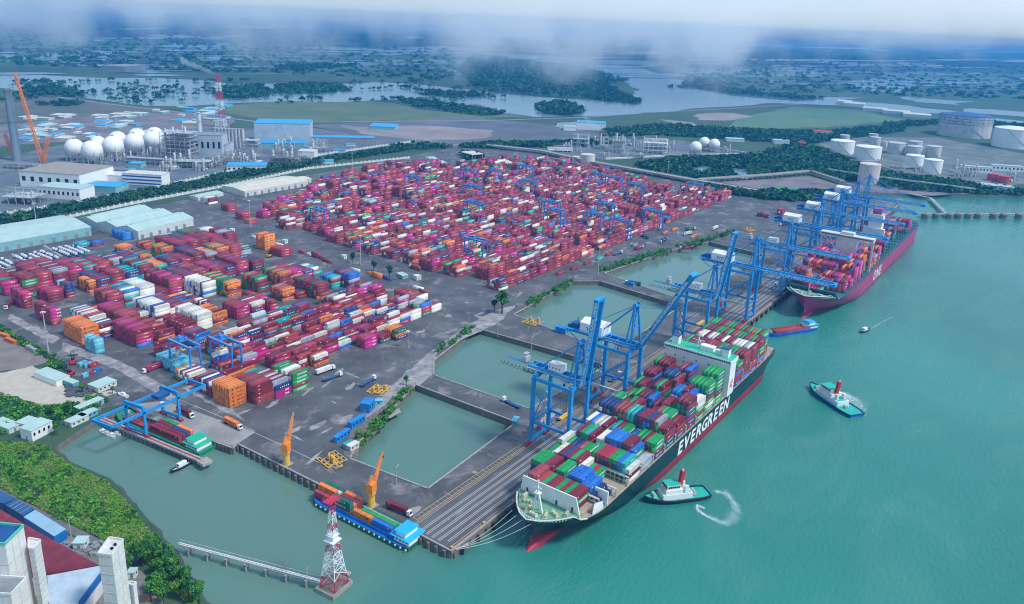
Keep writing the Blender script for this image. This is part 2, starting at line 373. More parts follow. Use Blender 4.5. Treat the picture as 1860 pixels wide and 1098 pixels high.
# ladder-shaped cable-trench cover beside the landside rail
ld = MB()
for v in (28.6, 31.4): ld.box(8, 640, v-.12, v+.12, 0.012, 0.1)
x = 8
while x < 640: ld.box(x, x+.2, 28.7, 31.3, 0.012, 0.08); x += 2.9
tag(ld.build('trench_cover', lane_y), kind='structure')
# basin kerbs
kb = MB()
for b in basins:
    n = len(b)
    for i in range(n):
        p, q = Vector((*b[i], 0.2)), Vector((*b[(i+1) % n], 0.2)); d = (q-p).normalized()
        kb.bar(p-d*.5, q+d*.5, 0.9, 0.46)
for a, b in ((-3.9, 154.9), (-8.5, 152.6)), ((-8.5, 152.6), (-19.5, 222)), ((0.2, 26), (-3.9, 154.9)): kb.bar((*a, .2), (*b, .2), 0.9, 0.42)
tag(kb.build('basin_kerb', concrete), kind='structure')
# barge-berth quay face piles
pf = MB()
for i in range(32): t = i/31; pf.box(lerp(-0.9, -4.9, t)-.4, lerp(-.9, -4.9, t)+.6, lerp(3, 153, t), lerp(3, 153, t)+1.6, -4.5, -.4)
for i in range(24): t = i/23; pf.cbox(lerp(-8.9, -19.9, t), lerp(154, 221, t), -4.5, 1, 1, 4.1)
tag(pf.build('berth_piles', dconcrete), kind='structure')
# white line between apron and yard
ml = MB().bar((*G(300, 715), .02), (*G(462, 783), .02), .3, .02).bar((*G(462, 786), .02), (*G(600, 850), .02), .25, .02)
tag(ml.build('yard_line', lane_w), kind='structure')
# near-left: gravel lots, dirt road, mud bank
sheet('gravel_lot', ragged(P((-60, 690), (60, 665), (105, 690), (150, 730), (130, 735), (85, 742), (30, 720), (-60, 718)), 1, 5), 0.02, mat('pale_gravel', (0.42, 0.36, 0.28), 0.95, col2=(0.52, 0.46, 0.38), vscale=0.2, dirt=0.3))
sheet('dirt_yard', P((-120, 620), (0, 612), (100, 655), (50, 668), (-120, 690)), 0.015, mat('brown_dirt', (0.16, 0.13, 0.12), 0.95, col2=(0.24, 0.2, 0.18), vscale=0.1, dirt=0.2))
sheet('dirt_track', ragged(P((120, 727), (205, 708), (215, 714), (140, 735), (90, 742)), .6, 4, 4), 0.024, MATS['pale_gravel'])
sheet('lane', P((-40, 868), (10, 893), (190, 985), (260, 1015), (245, 1022), (180, 996), (0, 905), (-40, 885)), 0.03, mat('lane_asphalt', (0.1, 0.1, 0.11), 0.9, col2=(0.17, 0.16, 0.15), vscale=.3))
mud = mat('wet_mud', (0.035, 0.03, 0.025), 0.6, col2=(0.1, 0.085, 0.06), vscale=0.4, bump=0.6, bscale=1)
mbk = MB(); sh = [(-70, 227), (-66, 205), (-60, 175), (-62, 150), (-69, 114), (-77, 78), (-86, 50)]
sh = [(x-1.5, y) for x, y in shore[5:12]]
for i in range(len(sh)-1):
    a, b = sh[i], sh[i+1]
    for k in range(6):
        t0, t1 = k/6, (k+1)/6; e0, e1 = 2.2+1.2*math.sin(i*3+k), 2.2+1.2*math.sin(i*3+k+1)
        if k == 5: e1 = 2.2+1.2*math.sin((i+1)*3)
        p0, p1 = (lerp(a[0], b[0], t0), lerp(a[1], b[1], t0)), (lerp(a[0], b[0], t1), lerp(a[1], b[1], t1))
        mbk.face([(p0[0]-3, p0[1], 0.1), (p0[0]+2+e0, p0[1], -4.3), (p1[0]+2+e1, p1[1], -4.3), (p1[0]-3, p1[1], .1)])
tag(mbk.build('mud_bank', mud), kind='structure')
# ================================================================= SHIPPING CONTAINERS
CC = {  # code: (name, colour, lettering)
 'M': ('maroon', (0.2, 0.017, 0.036), ''), 'R': ('red', (0.37, 0.024, 0.05), 'bar'), 'P': ('magenta', (0.45, 0.01, 0.17), 'ONE'),
 'O': ('orange', (0.72, 0.19, 0.03), 'Hapag-Lloyd'), 'W': ('white', (0.68, 0.66, 0.58), ''), 'N': ('navy blue', (0.014, 0.045, 0.17), 'dots'),
 'U': ('bright blue', (0.02, 0.15, 0.5), ''), 'G': ('green', (0.012, 0.28, 0.075), 'EVERGREEN'), 'T': ('teal', (0.02, 0.36, 0.33), 'bar'),
 'D': ('dark green', (0.01, 0.13, 0.09), 'dots'), 'A': ('grey', (0.33, 0.36, 0.4), ''), 'B': ('brown red', (0.34, 0.055, 0.06), ''), 'C': ('light cyan', (0.12, 0.42, 0.52), '')}
codes = list(CC); cmats = [mat('container_'+CC[c][0].replace(' ', '_'), CC[c][1], 0.6, var=0.14, vscale=0.5, dirt=0.15, island=0.24, hue=0.012 if c in 'PGTU' else 0.012) for c in codes]
ltr = mat('container_lettering', (0.8, 0.8, 0.78), 0.6, var=0.05); darkl = mat('dark_lettering', (0.02, 0.03, 0.06), 0.6)
codei = {c: i for i, c in enumerate(codes)}
PAL = {'yard': 'MMMMMMMMMMMMMRRRRRRPPBBBBBOOANNNUWWWATGD', 'mag': 'MMRPPPPMR', 'front': 'MMMRRPPOWNNUTGDBBA', 'eg': 'GGGGMMMMMUUNWWTOBD', 'wh': 'WWWWWWMU', 'or': 'O', 'pink': 'PPPRM', 'mw': 'MMMWWBN', 'one': 'PPRRMM'}
CW, CH, CP = 2.44, 2.59, 2.52
cont = []     # every container: (x, y, z, L, code, place, tier, row, axis)
occ = {}
def put(x, y, z, L, c, place, tier, row, ax=0): cont.append((x, y, z, L, c, place, tier, row, ax))
crnd = random.Random(11)
def stack_block(u, v0, n, tiers, pal, place, L=12.19, z0=0.0, jit=0.0, fixed=None, ragh=True, bands=None):
    "n stacks side by side in +y from v0, containers lying along x"
    prev = tiers
    for i in range(n):
        h = tiers
        if jit and crnd.random() < jit: h = max(1, tiers-crnd.choice([1, 1, 2, 3]))
        last = None
        for t in range(h):
            if fixed and i == 0 and t < len(fixed): c = fixed[t]
            else:
                c = crnd.choice(PAL.get(pal, pal))
                if last and crnd.random() < .3: c = last
                if c == 'P' and crnd.random() < .5: c = crnd.choice('MMRB')
            last = c
            dx = crnd.uniform(-.12, .12)
            put(u+dx+L/2, v0+i*CP+CW/2, z0+t*CH, L, c, place, t+1, i+1)
S20 = 6.06
# ---- near yard, blocks read off the photograph: (u, v, rows, tiers, palette, place, L, colours of the front stack bottom-up, jitter)
NY = [
 (18.6, 193.6, 7, 5, 'O', 'orange block by the berth road', 12.19, None, 0), (31.8, 185, 8, 5, 'MMMBRN', 'maroon block beside the near orange block', 12.19, 'BBMMM', 0),
 (44.4, 182.5, 9, 4, 'MMBANW', 'second block right of the orange block', 12.19, 'PPNBM', 0.1), (57.0, 181, 9, 5, 'MGDBW', 'green fronted corner block', 12.19, 'GMGGG', 0.1),
 (19.6, 214.5, 6, 4, 'MMWUNBW', 'white topped block left of orange block', 12.19, 'MMPW', 0.0), (20.5, 239.5, 6, 3, 'MWWGBO', 'low block beneath nearest yard crane', 12.19, 'MMW', 0.0),
 (25.0, 263, 9, 3, 'C', 'cyan reefer block by yard crane', 12.19, 'CCC', 0.3), (7, 331, 6, 4, 'C', 'cyan stack beside the berth road', S20, 'CCCC', 0.35),
 (31.5, 286.5, 5, 4, 'RPM', 'magenta block behind cyan reefers', 12.19, 'UPRM', .1), (31, 319.5, 13, 5, 'PPRM', 'tall crimson block by berth road', 12.19, 'UPRRM', 0.05), (56.8, 288, 6, 4, 'MUB', 'blue topped block behind the reefers', 12.19, 'MNUU', .2),
 (44, 313, 12, 4, 'BOMMR', 'mixed block behind the crimson block', 12.19, None, .3), (62, 313, 10, 4, 'MMPR', 'the maroon block with a magenta box', 12.19, 'RPRM', .3), (77, 316, 12, 5, 'WWWWWB', 'the tall white block', 12.19, 'WWWWW', 0.1),
 (89.8, 315, 10, 4, 'OOMB', 'the orange and maroon block', 12.19, 'OMOO', 0.2), (110, 314, 8, 4, 'PPRM', 'the magenta fronted block', 12.19, 'MPRP', 0), (122.8, 312, 8, 4, 'MNRW', 'the white topped maroon block', 12.19, 'MNRW', 0), (135.8, 306, 15, 4, 'MRPBNW', 'thin short stack in middle aisle', S20, 'PPRM', .05),
 (160, 321, 7, 4, 'OOMBD', 'the orange block above the middle aisle', 12.19, 'OMOO', .1), (171.5, 316, 6, 2, 'MN', 'the low maroon pair of stacks', 12.19, 'MM', .2), (183, 304.5, 14, 5, 'MMPBOD', 'tall pink topped block', 12.19, 'OMMMM', .05), (209, 316, 6, 4, 'TMUA', 'the teal fronted block', 12.19, 'TTMA', .1), (220.5, 306, 8, 5, 'UMWNR', 'blue fronted yard end block', 12.19, 'UMAUU', .1),
 (9, 353, 11, 5, 'O', 'far left orange block', 12.19, None, 0), (22.3, 354, 5, 4, 'MNWB', 'stack right of far orange block', 12.19, 'NMWMM', 0), (26, 375, 12, 4, 'WWWUWB', 'white block behind far orange block', 12.19, 'WNWW', .05), (43.5, 358.5, 16, 4, 'PPMRB', 'the long pink topped block', 12.19, 'MMBB', 0), (56, 362, 6, 3, 'WMT', 'the teal and white stacks', 12.19, 'TMW', .1), (65.5, 354, 13, 5, 'WWUWM', 'the tall cream block', 12.19, 'AMWWW', .05), (78, 356, 13, 4, 'MMNUR', 'maroon block behind the cream block', 12.19, 'MWWM', .05), (90.5, 360, 10, 3, 'ONMU', 'the orange and navy block', 12.19, 'RNBO', .1), (103.5, 350, 14, 3, 'WWMM', 'the white short-box row', S20, 'WWMW', .2),
 (122, 377, 12, 5, 'WWWWUM', 'the long white block', 12.19, 'WUWWW', .1), (136, 362.5, 15, 5, 'OOGDM', 'the orange and green block', 12.19, 'OBMOO', .1), (159, 353.5, 9, 5, 'MMBG', 'the maroon and green block', 12.19, 'MDMDB', .1), (181.5, 352, 10, 5, 'OOMBGD', 'the orange topped block', 12.19, 'MMMMO', .05), (196, 354, 13, 4, 'PPPM', 'the bright magenta block', 12.19, 'MPPP', 0), (208.5, 354, 9, 3, 'MNP', 'the navy topped block', 12.19, 'MPNN', .1), (222, 358, 9, 2, 'TWAM', 'the low teal stacks', 12.19, 'TT', .3)]
NYn = NY[:]
def rowfill(v, items, place):
    u = None
    for it in items:
        if isinstance(it, (int, float)): u = it; continue
        n, t, pal = it[0], it[1], it[2]; L = it[3] if len(it) > 3 else 12.19
        stack_block(u, v+crnd.uniform(-1, 1), n, t, pal, place, L, jit=.12); u += L+0.9
for q in NY: stack_block(q[0], q[1], q[2], q[3], q[4], q[5], q[6], jit=q[8], fixed=q[7])
PCm = 'left yard middle rows'
rowfill(405.5, [12.3, (11, 5, 'pink', S20), 42, (3, 2, 'OM'), 56.3, (9, 5, 'MMRB'), (10, 5, 'UMWT'), (11, 5, 'W'), 96, (13, 2, 'MB'), 109, (16, 5, 'PM'), (14, 5, 'MMN'), (14, 5, 'MMB'), 150, (12, 5, 'mag'), (12, 4, 'NM'), (14, 5, 'PPM'), 192, (10, 4, 'NM')], PCm)
rowfill(456, [14.6, (9, 5, 'one', S20), 32.6, (8, 4, 'PMR'), 47.2, (7, 5, 'MAPN', S20), 66, (8, 4, 'OM', S20), (12, 4, 'MPN'), (12, 5, 'MR'), (11, 4, 'NT'), 112, (14, 5, 'MMT'), (12, 4, 'TMO'), (9, 5, 'NUM'), (10, 4, 'RM'), (14, 5, 'MN'), (13, 4, 'MAO'), (10, 5, 'OBG'), (14, 5, 'MBR'), 216, (7, 3, 'ODA'), 244, (6, 6, 'O')], PCm)
rowfill(423, [239.5, (7, 3, 'R')], 'red stack by aisle')
rowfill(497, [18, (12, 4, 'PMG'), 31, (10, 5, 'MMG'), 43.7, (16, 5, 'MMR'), (14, 5, 'MMA'), (12, 5, 'PPM'), (13, 4, 'MRT'), (12, 4, 'MRN'), (9, 4, 'AMN'), (10, 4, 'UNM'), (9, 3, 'ODM'), 160, (10, 4, 'OMG'), (16, 5, 'MMR'), 186, (16, 5, 'MPN'), (9, 5, 'MMA'), 214, (14, 4, 'RPM'), (12, 5, 'MMA')], PCm)
rowfill(541, [14, (7, 2, 'MMR'), (7, 2, 'PMR'), (8, 2, 'MGA'), (9, 3, 'MMP'), (9, 3, 'MBR'), (6, 2, 'NMP'), 110, (6, 2, 'TMD'), 140, (5, 3, 'ON'), 165, (7, 2, 'MOB'), 190, (7, 3, 'MWN'), 212, (8, 3, 'MG'), 232, (6, 3, 'WWA')], 'left yard back rows')
rowfill(588, [122, (4, 2, 'NUT'), (4, 2, 'NUM'), 168, (9, 3, 'U'), (3, 1, 'U')], 'blue boxes by the sheds')
# ---- dense near zone under the yard cranes (rows along X), leaving what is already built
def dense(v, n, u0, u1, place, avg, seed, pal='yard'):
    rnd = random.Random(seed); u = u0
    hs = [avg]*n
    while u < u1-12:
        L = 12.19
        base = avg+rnd.choice([-1, 0, 0, 0, 1])
        bp = rnd.choice([pal]*5+['MMMMMR', 'MMPPR', 'MWWNB'])
        for i in range(n):
            if rnd.random() < .04: continue
            h = min(5, max(1, base+rnd.choice([-1, -1, 0, 0, 0, 0, 1])))
            if rnd.random() < .25: h = hs[i]
            hs[i] = h
            short = rnd.random() < .08
            for t in range(h):
                c = rnd.choice(PAL.get(bp, bp))
                if short:
                    for q in (0, 6.15): put(u+q+S20/2, v+i*CP+CW/2, t*CH, S20, c, place, t+1, i+1)
                else: put(u+L/2, v+i*CP+CW/2, t*CH, L, c, place, t+1, i+1)
        u += L+rnd.choice([.35, .35, .35, .9])
dense(205.5, 3, 71, 118, 'dense near rows', 2, 19); 
dense(211, 7, 71, 242, 'front row along curb', 3, 21)
dense(214, 6, 33, 70, 'dense near rows', 3, 20)
dense(236, 7, 46, 242, 'dense near rows', 3, 22); dense(261, 7, 58, 226, 'dense near rows', 4, 23)
dense(282, 3, 92, 160, 'dense near rows', 4, 24, 'MWUTAM'); dense(283, 4, 175, 240, 'dense near rows', 3, 25)
for q in [((572, 668), 3, 3, 'MO', 'OMW'), ((664, 635), 4, 3, 'P', 'PPP'), ((692, 625), 4, 2, 'MD', 'DM'), ((720, 620), 5, 3, 'GOM', 'NOD')]:
    u, v = G(*q[0]); stack_block(u, v, q[1], q[2], q[3], 'stray stacks before the curb', fixed=q[4])
# ---- far yard
def inpoly(x, y, pl):
    r = False; n = len(pl); j = n-1
    for i in range(n):
        if (pl[i][1] > y) != (pl[j][1] > y) and x < (pl[j][0]-pl[i][0])*(y-pl[i][1])/(pl[j][1]-pl[i][1])+pl[i][0]: r = not r
        j = i
    return r
FAR = [(907, 529), (805, 498), (730, 476), (652, 455), (606, 447), (570, 425), (500, 412), (478, 402), (470, 385), (520, 372), (560, 345), (640, 318), (700, 306), (790, 303), (860, 298), (940, 292), (1010, 296), (1100, 315), (1240, 345), (1372, 366), (1366, 378), (1310, 400), (1240, 415), (1180, 424), (1045, 477)]
fr = random.Random(77); v = 203.0; band = 0
while v < 760:
    u = 306.0+(4 if band % 3 else 0); n = 7 if band % 5 else 6; base = 4; place = 'far yard'; hs = [3]*n
    while u < 1100:
        if (u-306) % 172 > 158: u += 12.6; continue
        if v > 480: base = fr.choice([2, 3, 4, 5, 5]) if fr.random() < .4 else base
        elif fr.random() < .3: base = fr.choice([2, 3, 3, 4, 4])
        empty = fr.random() < (.2 if v > 480 else .05)
        pal = fr.choice(['yard']*6+['MMMRR', 'MMMPR', 'MMRRB', 'MMMMW'] + (['PPPM'] if v > 480 else []))
        for i in range(n):
            x, y = u+6, v+i*CP
            if not inpoly(*PXY((x, y, 0)), FAR): continue
            if empty or fr.random() < .03: continue
            h = min(5, max(1, base+fr.choice([-1, 0, 0, 0, 0, 0, 1])))
            if fr.random() < .5: h = min(5, hs[i])
            hs[i] = h
            for t in range(h): put(u+6.1, y, t*CH, 12.19, fr.choice(PAL.get(pal, pal)), place, t+1, i+1)
        u += 12.19+fr.choice([.4, .4, .4, 1.0])
    v += n*CP+(10.5 if v < 480 else 12); band += 1
u, v = G(448, 0.5+401.5)
for q in [((440, 400), 5, 3, 'MR'), ((380, 372), 6, 3, 'MWA'), ((415, 385), 6, 3, 'MRB'), ((452, 408), 3, 2, 'OB'), ((1395, 397), 6, 2, 'MPN'), ((1420, 392), 3, 3, 'MWP')]:
    u, v = G(*q[0]); stack_block(u, v, q[1], q[2], q[3], 'far yard')
for k, (a, b) in enumerate([((1015, 497), 'M'), ((1040, 488), 'M'), ((1064, 479), 'M'), ((1086, 471), 'T'), ((1103, 463), 'M'), ((1150, 446), 'G'), ((1205, 424), 'O'), ((1222, 418), 'O')]):
    u, v = G(*a); put(u, v-2, 0, 12.19, b, 'far yard', 1, 1)
# the row of boxes lying across the cross road between the two yards (lengthwise in Y)
for k in range(26):
    t = k/25; x, y = lerp(257, 262, t), lerp(250, 500, t)
    if crnd.random() < .75:
        for q in range(crnd.choice([1, 1, 2])): put(x+crnd.choice([0, 3]), y, q*CH, 12.19, crnd.choice('MMBOUNWR'), 'line of crossroad boxes', q+1, k+1, math.pi/2)
# ---- on the large dark green hulled ship: bays (x of front, [(rows, tiers, colours)...] from the quay side)
EGB = [(45.5, 13.2, [(1, 0, ''), (2, 0, ''), (2, 4, 'B'), (1, 3, 'B'), (1, 3, 'G'), (2, 3, 'M'), (1, 3, 'G'), (1, 3, 'M'), (1, 3, 'G'), (2, 3, 'M')]),
 (59, 12, [(3, 4, 'G'), (2, 4, 'M'), (1, 2, 'W'), (2, 4, 'G'), (1, 3, 'U'), (3, 4, 'U'), (2, 3, 'U'), (1, 2, 'N'), (1, 1, 'N')]),
 (72.3, 12, [(2, 3, 'GW'), (1, 4, 'W'), (1, 4, 'M'), (1, 4, 'N'), (1, 4, 'M'), (1, 4, 'G'), (1, 4, 'M'), (1, 3, 'W'), (3, 2, 'GR'), (5, 0, '')]),
 (85, 12, [(1, 4, 'W'), (1, 3, 'G'), (2, 3, 'N'), (1, 3, 'B'), (2, 3, 'G'), (1, 3, 'W'), (1, 4, 'G'), (3, 4, 'R'), (2, 4, 'G'), (1, 4, 'U'), (1, 4, 'T'), (1, 3, 'W')]),
 (99, 12, [(1, 3, 'W'), (1, 4, 'M'), (3, 4, 'GTM'), (1, 2, 'A'), (2, 4, 'W'), (4, 5, 'U'), (2, 5, 'M'), (1, 4, 'U'), (2, 2, 'A')]),
 (113, 12, [(2, 4, 'WU'), (2, 4, 'W'), (1, 4, 'M'), (1, 3, 'A'), (1, 4, 'T'), (1, 4, 'M'), (2, 4, 'G'), (2, 3, 'U'), (2, 4, 'G'), (1, 4, 'M'), (2, 4, 'G')]),
 (127, 12, [(4, 6, 'N'), (3, 6, 'B'), (2, 6, 'T'), (1, 6, 'N'), (2, 6, 'M'), (1, 6, 'N'), (1, 6, 'M'), (1, 6, 'A'), (2, 5, 'M')]),
 (141, 12, [(2, 4, 'G'), (2, 3, 'M'), (1, 4, 'G'), (2, 4, 'M'), (2, 2, 'N'), (2, 3, 'M'), (2, 4, 'BG'), (2, 4, 'G'), (2, 3, 'M')]),
 (155, 12, [(3, 3, 'MG'), (1, 4, 'G'), (2, 4, 'M'), (2, 4, 'NU'), (2, 3, 'M'), (2, 4, 'M'), (2, 3, 'G'), (3, 6, 'M')]),
 (169, 12, [(3, 4, 'GMM'), (2, 3, 'N'), (3, 5, 'MG'), (2, 3, 'G'), (3, 5, 'U'), (1, 6, 'M'), (1, 5, 'U'), (2, 4, 'W')]),
 (183, 12, [(3, 5, 'M'), (2, 3, 'M'), (3, 6, 'N'), (1, 5, 'B'), (3, 3, 'M'), (5, 6, 'G')]),
 (197, 12, [(2, 6, 'GM'), (2, 6, 'M'), (3, 4, 'M'), (3, 6, 'BNU'), (3, 3, 'M'), (4, 8, 'G')])]
egc = ['first', 'second', 'third', 'fourth', 'fifth', 'sixth', 'seventh', 'eighth', 'ninth', 'tenth', 'eleventh', 'twelfth']
er = random.Random(3)
for bi, (x, z0, gr) in enumerate(EGB):
    r = 0
    for n, t, pal in gr:
        t += 1 if (bi >= 7 and 0 < t < 8) else 0
        for k in range(n):
            top = pal[k % len(pal)] if pal else ''
            for q in range(t):
                c = top if q == t-1 or er.random() < .35 else er.choice('GGMMMUNWDG')
                put(x+6.1, -2.4-r*CP-CW/2, z0+q*CH, 12.19, c, f'{egc[bi]} deck bay from green ship bow', q+1, r+1)
            r += 1
aft = [(231, 6, 'RBMGRGMMGGTMGMGGG'), (245, 7, 'GMMMMMRRMGGMGGMMM'), (259.5, 7, 'MWWMWWMMWMMWWWAWM'), (274, 7, 'GMMMGGMGMBGGMBGMM'), (288.5, 7, 'GGMMBGGMBGMGBGMGG')]
for bi, (x, t, top) in enumerate(aft):
    for r in range(17 if bi < 4 else 16):
        for q in range(t):
            c = top[r] if q == t-1 else er.choice('GGMMMMUNWRG')
            put(x+6.1, -2.4-r*CP-CW/2, 11.5+q*CH, 12.19, c, f'{["first","second","third","fourth","fifth"][bi]} bay behind green ship bridge', q+1, r+1)
# ---- on the pink hulled ship
mr_ = random.Random(9); magb = [(466, 2, 5), (480, 5, 18), (495, 4, 19), (509, 6, 19), (524, 8, 19), (538, 8, 19)] + [(575, 7, 19), (590, 6, 19), (605, 5, 19), (620, 4, 16), (655, 4, 16), (700, 3, 12), (715, 4, 14), (760, 4, 18), (775, 5, 18), (790, 4, 18)]
for x, t, n in magb:
    hh = t
    for r in range(n):
        if mr_.random() < .3: hh = max(0, t+mr_.choice([-1, 0, 0, 1, -2]))
        cx = mr_.choice(['PPRMO', 'OBNT', 'PPPP', 'MMRU', 'MMOO'])
        for q in range(hh): put(x+6.1, -4.5-(19-n)*CP/2-r*CP-CW/2, 13.5+q*CH, 12.19, mr_.choice(cx), 'pink ship', q+1, r+1)
# ---- river barges

# barge cargo; jetty direction
JA = math.atan2(240-153.2, -36.9+27.7)          # finger jetty runs almost along +Y
def on_axis(o, ang, s, t): return (o[0]+s*math.cos(ang)-t*math.sin(ang), o[1]+s*math.sin(ang)+t*math.cos(ang))
BO1 = G(385, 822, -4)     # stern end of the green river barge in the berth
BO1 = (BO1[0]-2.0, BO1[1]+3)
for s, t, cs in [(22, -4.3, 'OO'), (22, -1.6, 'NN'), (22, 1.1, 'MM'), (22, 3.8, 'MM'), (35, -4.3, 'GG'), (35, -1.6, 'MM'), (35, 1.1, 'MM'), (35, 3.8, 'MM'), (60, 3.8, 'M')]:
    x, y = on_axis(BO1, JA, s, t)
    for q, c in enumerate(cs): put(x, y, -2.6+q*CH, 12.19, c, 'green barge under gantry', q+1, int((t+7)/2.7)+1, JA)
_s2, _b2 = G(757, 992, -4), G(579, 903, -4); BA2 = math.atan2(_b2[1]-_s2[1], _b2[0]-_s2[0]); BO2 = _s2; BL2 = math.dist(_s2, _b2)
for s, t, cs in [(19, 3.4, 'UU'), (19, .7, 'DG'), (19, -2.0, 'G'), (19, -4.6, 'D'), (32, 3.4, 'OO'), (32, .7, 'G'), (32, -2, 'G'), (32, -4.6, 'D'), (46, 3.4, 'ODD'), (46, .7, 'MO'), (46, -2, 'RM'), (46, -4.6, 'BO'), (59, 3.4, 'MB'), (59, .7, 'BMO'), (59, -2, 'WW'), (59, -4.6, 'GD')]:
    x, y = on_axis(BO2, BA2, s-1, t)
    for q, c in enumerate(cs): put(x, y, -2.3+q*CH, 12.19, c, 'barge by pedestal crane', q+1, int((t+7)/2.7)+1, BA2)
# ---------------- split: the 300 that show largest as individuals, the rest as one mesh
key = lambda x, y, z: (round(x/3.0), round(y/1.26), round(z/CH*2))
occ = set()
for c in cont:
    kx, ky, kz = key(c[0], c[1], c[2]); occ.add((kx, ky, kz))
def has(x, y, z):
    kx, ky, kz = key(x, y, z)
    for dx in (-1, 0, 1):
        if (kx+dx, ky, kz) in occ or (kx+dx, ky+1, kz) in occ or (kx+dx, ky-1, kz) in occ: return True
    return False
sc = []
for i, (x, y, z, L, c, pl, t, r, ax) in enumerate(cont):
    if pl in ('far yard', 'pink ship'): continue
    px, py = PXY((x, y, z+1)); d = Vector((x, y, z+1))-CAM; dist = d.length
    if not (8 < px < 1852 and py < 1090): continue
    top = 0 if has(x, y, z+CH) else L*CW*(-d.z/dist)
    side = 0 if (ax == 0 and has(x, y-CP, z)) else L*CH*(abs(d.y)/dist)
    if side and ax == 0:      # hidden by a taller stack across a narrow gap
        if has(x, y-2*CP, z+CH): side *= .3
    end = 0 if (ax == 0 and has(x-L-.5, y, z)) else CW*CH*(abs(d.x)/dist)*.6
    sc.append(((top+side+end)/dist**2, i))
sc.sort(reverse=True); single = sorted(i for _, i in sc[:280]); sset = set(single)
ordw = ['', 'first', 'second', 'third', 'fourth', 'fifth', 'sixth', 'seventh', 'eighth', 'ninth', 'tenth', 'eleventh', 'twelfth', 'thirteenth', 'fourteenth', 'fifteenth', 'sixteenth', 'seventeenth', 'eighteenth', 'nineteenth']
def container_mesh(c, L):
    mb = MB(); h = L/2; w = CW/2
    mb.box(-h+.06, h-.06, -w+.05, w-.05, 0.12, CH-.05)
    for sx in (-1, 1):
        for sy in (-1, 1): mb.box(sx*h-(.16 if sx > 0 else 0), sx*h+(.16 if sx < 0 else 0), sy*w-(.16 if sy > 0 else 0), sy*w+(.16 if sy < 0 else 0), 0, CH)
    for sy in (-1, 1):
        mb.box(-h+.16, h-.16, sy*w-(.1 if sy > 0 else 0), sy*w+(.1 if sy < 0 else 0), 0.0, .16)
        mb.box(-h+.16, h-.16, sy*w-(.08 if sy > 0 else 0), sy*w+(.08 if sy < 0 else 0), CH-.12, CH-.002)
        n = int(L/.55)
        for k in range(n):
            x = -h+.4+k*(L-.8)/n; mb.box(x, x+.24, sy*(w-.03)-.02, sy*(w-.03)+.02, .17, CH-.13)
    for k in range(int(L/1.1)):
        x = -h+.5+k*1.1; mb.box(x, x+.45, -w+.14, w-.14, CH-.05, CH-.015, 0, False)
    for y in (-.75, -.25, .25, .75): mb.box(-h+.005, -h+.06, y-.03, y+.03, .15, CH-.1, 3)
    mb.box(-h+.01, -h+.06, -.02, .02, .15, CH-.1, 2)
    def sign(txt, size, x, z, m, bold=.02):
        append_text(mb, txt, size, (x, -w-.012, z), (1, 0, 0), (0, 0, 1), m, bold); append_text(mb, txt, size, (-x, w+.012, z), (-1, 0, 0), (0, 0, 1), m, bold)
    def sq(x, z, a, b, m):
        mb.face([(x-a, -w-.011, z-b), (x+a, -w-.011, z-b), (x+a, -w-.011, z+b), (x-a, -w-.011, z+b)], m); mb.face([(x+a, w+.011, z-b), (x-a, w+.011, z-b), (x-a, w+.011, z+b), (x+a, w+.011, z+b)], m)
    if c == 'G' and L > 8: sign('EVERGREEN', 1.45, 1.0, .75, 1, .05)
    elif c == 'P': sign('ONE', 1.5, L*.2, .75, 1, .06)
    elif c == 'O' and L > 8: sign('Hapag-Lloyd', 1.0, 1.4, .95, 2, .03); sq(-3.6, 1.3, .55, .5, 2)
    elif c in 'DN' and L > 8:
        for k in range(5): sq(-2.4+k*1.5, 1.5, .36, .36, 1)
    elif c in 'RT': sq(1.2 if L > 8 else 0.3, 1.7, 1.6 if L > 8 else .7, .17, 1)
    else: sq(-L*.32, 1.9, .5, .22, 1)
    return mb.mesh('shipping_container', [cmats[codei[c]], ltr, darkl, galv])
cm_cache = {}; labels_used = set()
for i in single:
    x, y, z, L, c, pl, t, r, ax = cont[i]
    k = (c, L)
    if k not in cm_cache: cm_cache[k] = container_mesh(c, L)
    o = bpy.data.objects.new('shipping_container', cm_cache[k]); C.objects.link(o); o.location = (x, y, z); o.rotation_euler.z = ax
    mw = 'beyond' if ax == 0 else 'along'
    bay = min(19, max(1, int((x-5)/12.6)+1)); yard = 'row' in pl or 'line of' in pl or 'stray' in pl
    nm = CC[c][0]+(' short' if L < 8 else '')
    lab = f"{nm} container, {ordw[t]} tier of {ordw[min(r,19)]} stack, "+(f"{ordw[bay]} bay, {pl}" if yard else pl)
    n = 2
    while lab in labels_used:
        lab = f"{nm} container, {ordw[t]} tier, {ordw[min(r,19)]} stack, place {ordw[min(n,19)]} along, {pl}"; n += 1
    labels_used.add(lab); tag(o, lab, 'shipping container', 'shipping containers stacked in the yard' if 'ship' not in pl and 'barge' not in pl and 'deck' not in pl else 'shipping containers on deck')
rest = [c for i, c in enumerate(cont) if i not in sset]
A = np.array([(c[0], c[1], c[2], c[3], c[8]) for c in rest], float); ci = np.array([codei[c[4]] for c in rest])
n = len(rest); s = np.array([(-1, -1, 0), (1, -1, 0), (1, 1, 0), (-1, 1, 0), (-1, -1, 1), (1, -1, 1), (1, 1, 1), (-1, 1, 1)], float)
lx = s[None, :, 0]*A[:, 3:4]/2; ly = s[None, :, 1]*(CW/2)+0*lx; lz = s[None, :, 2]*(CH-.02)+0*lx
ca, sa = np.cos(A[:, 4:5]), np.sin(A[:, 4:5])
V = np.stack([A[:, 0:1]+lx*ca-ly*sa, A[:, 1:2]+lx*sa+ly*ca, A[:, 2:3]+lz], -1).reshape(-1, 3)
fq = np.array([(4, 5, 6, 7), (0, 1, 5, 4), (1, 2, 6, 5), (2, 3, 7, 6), (3, 0, 4, 7)])
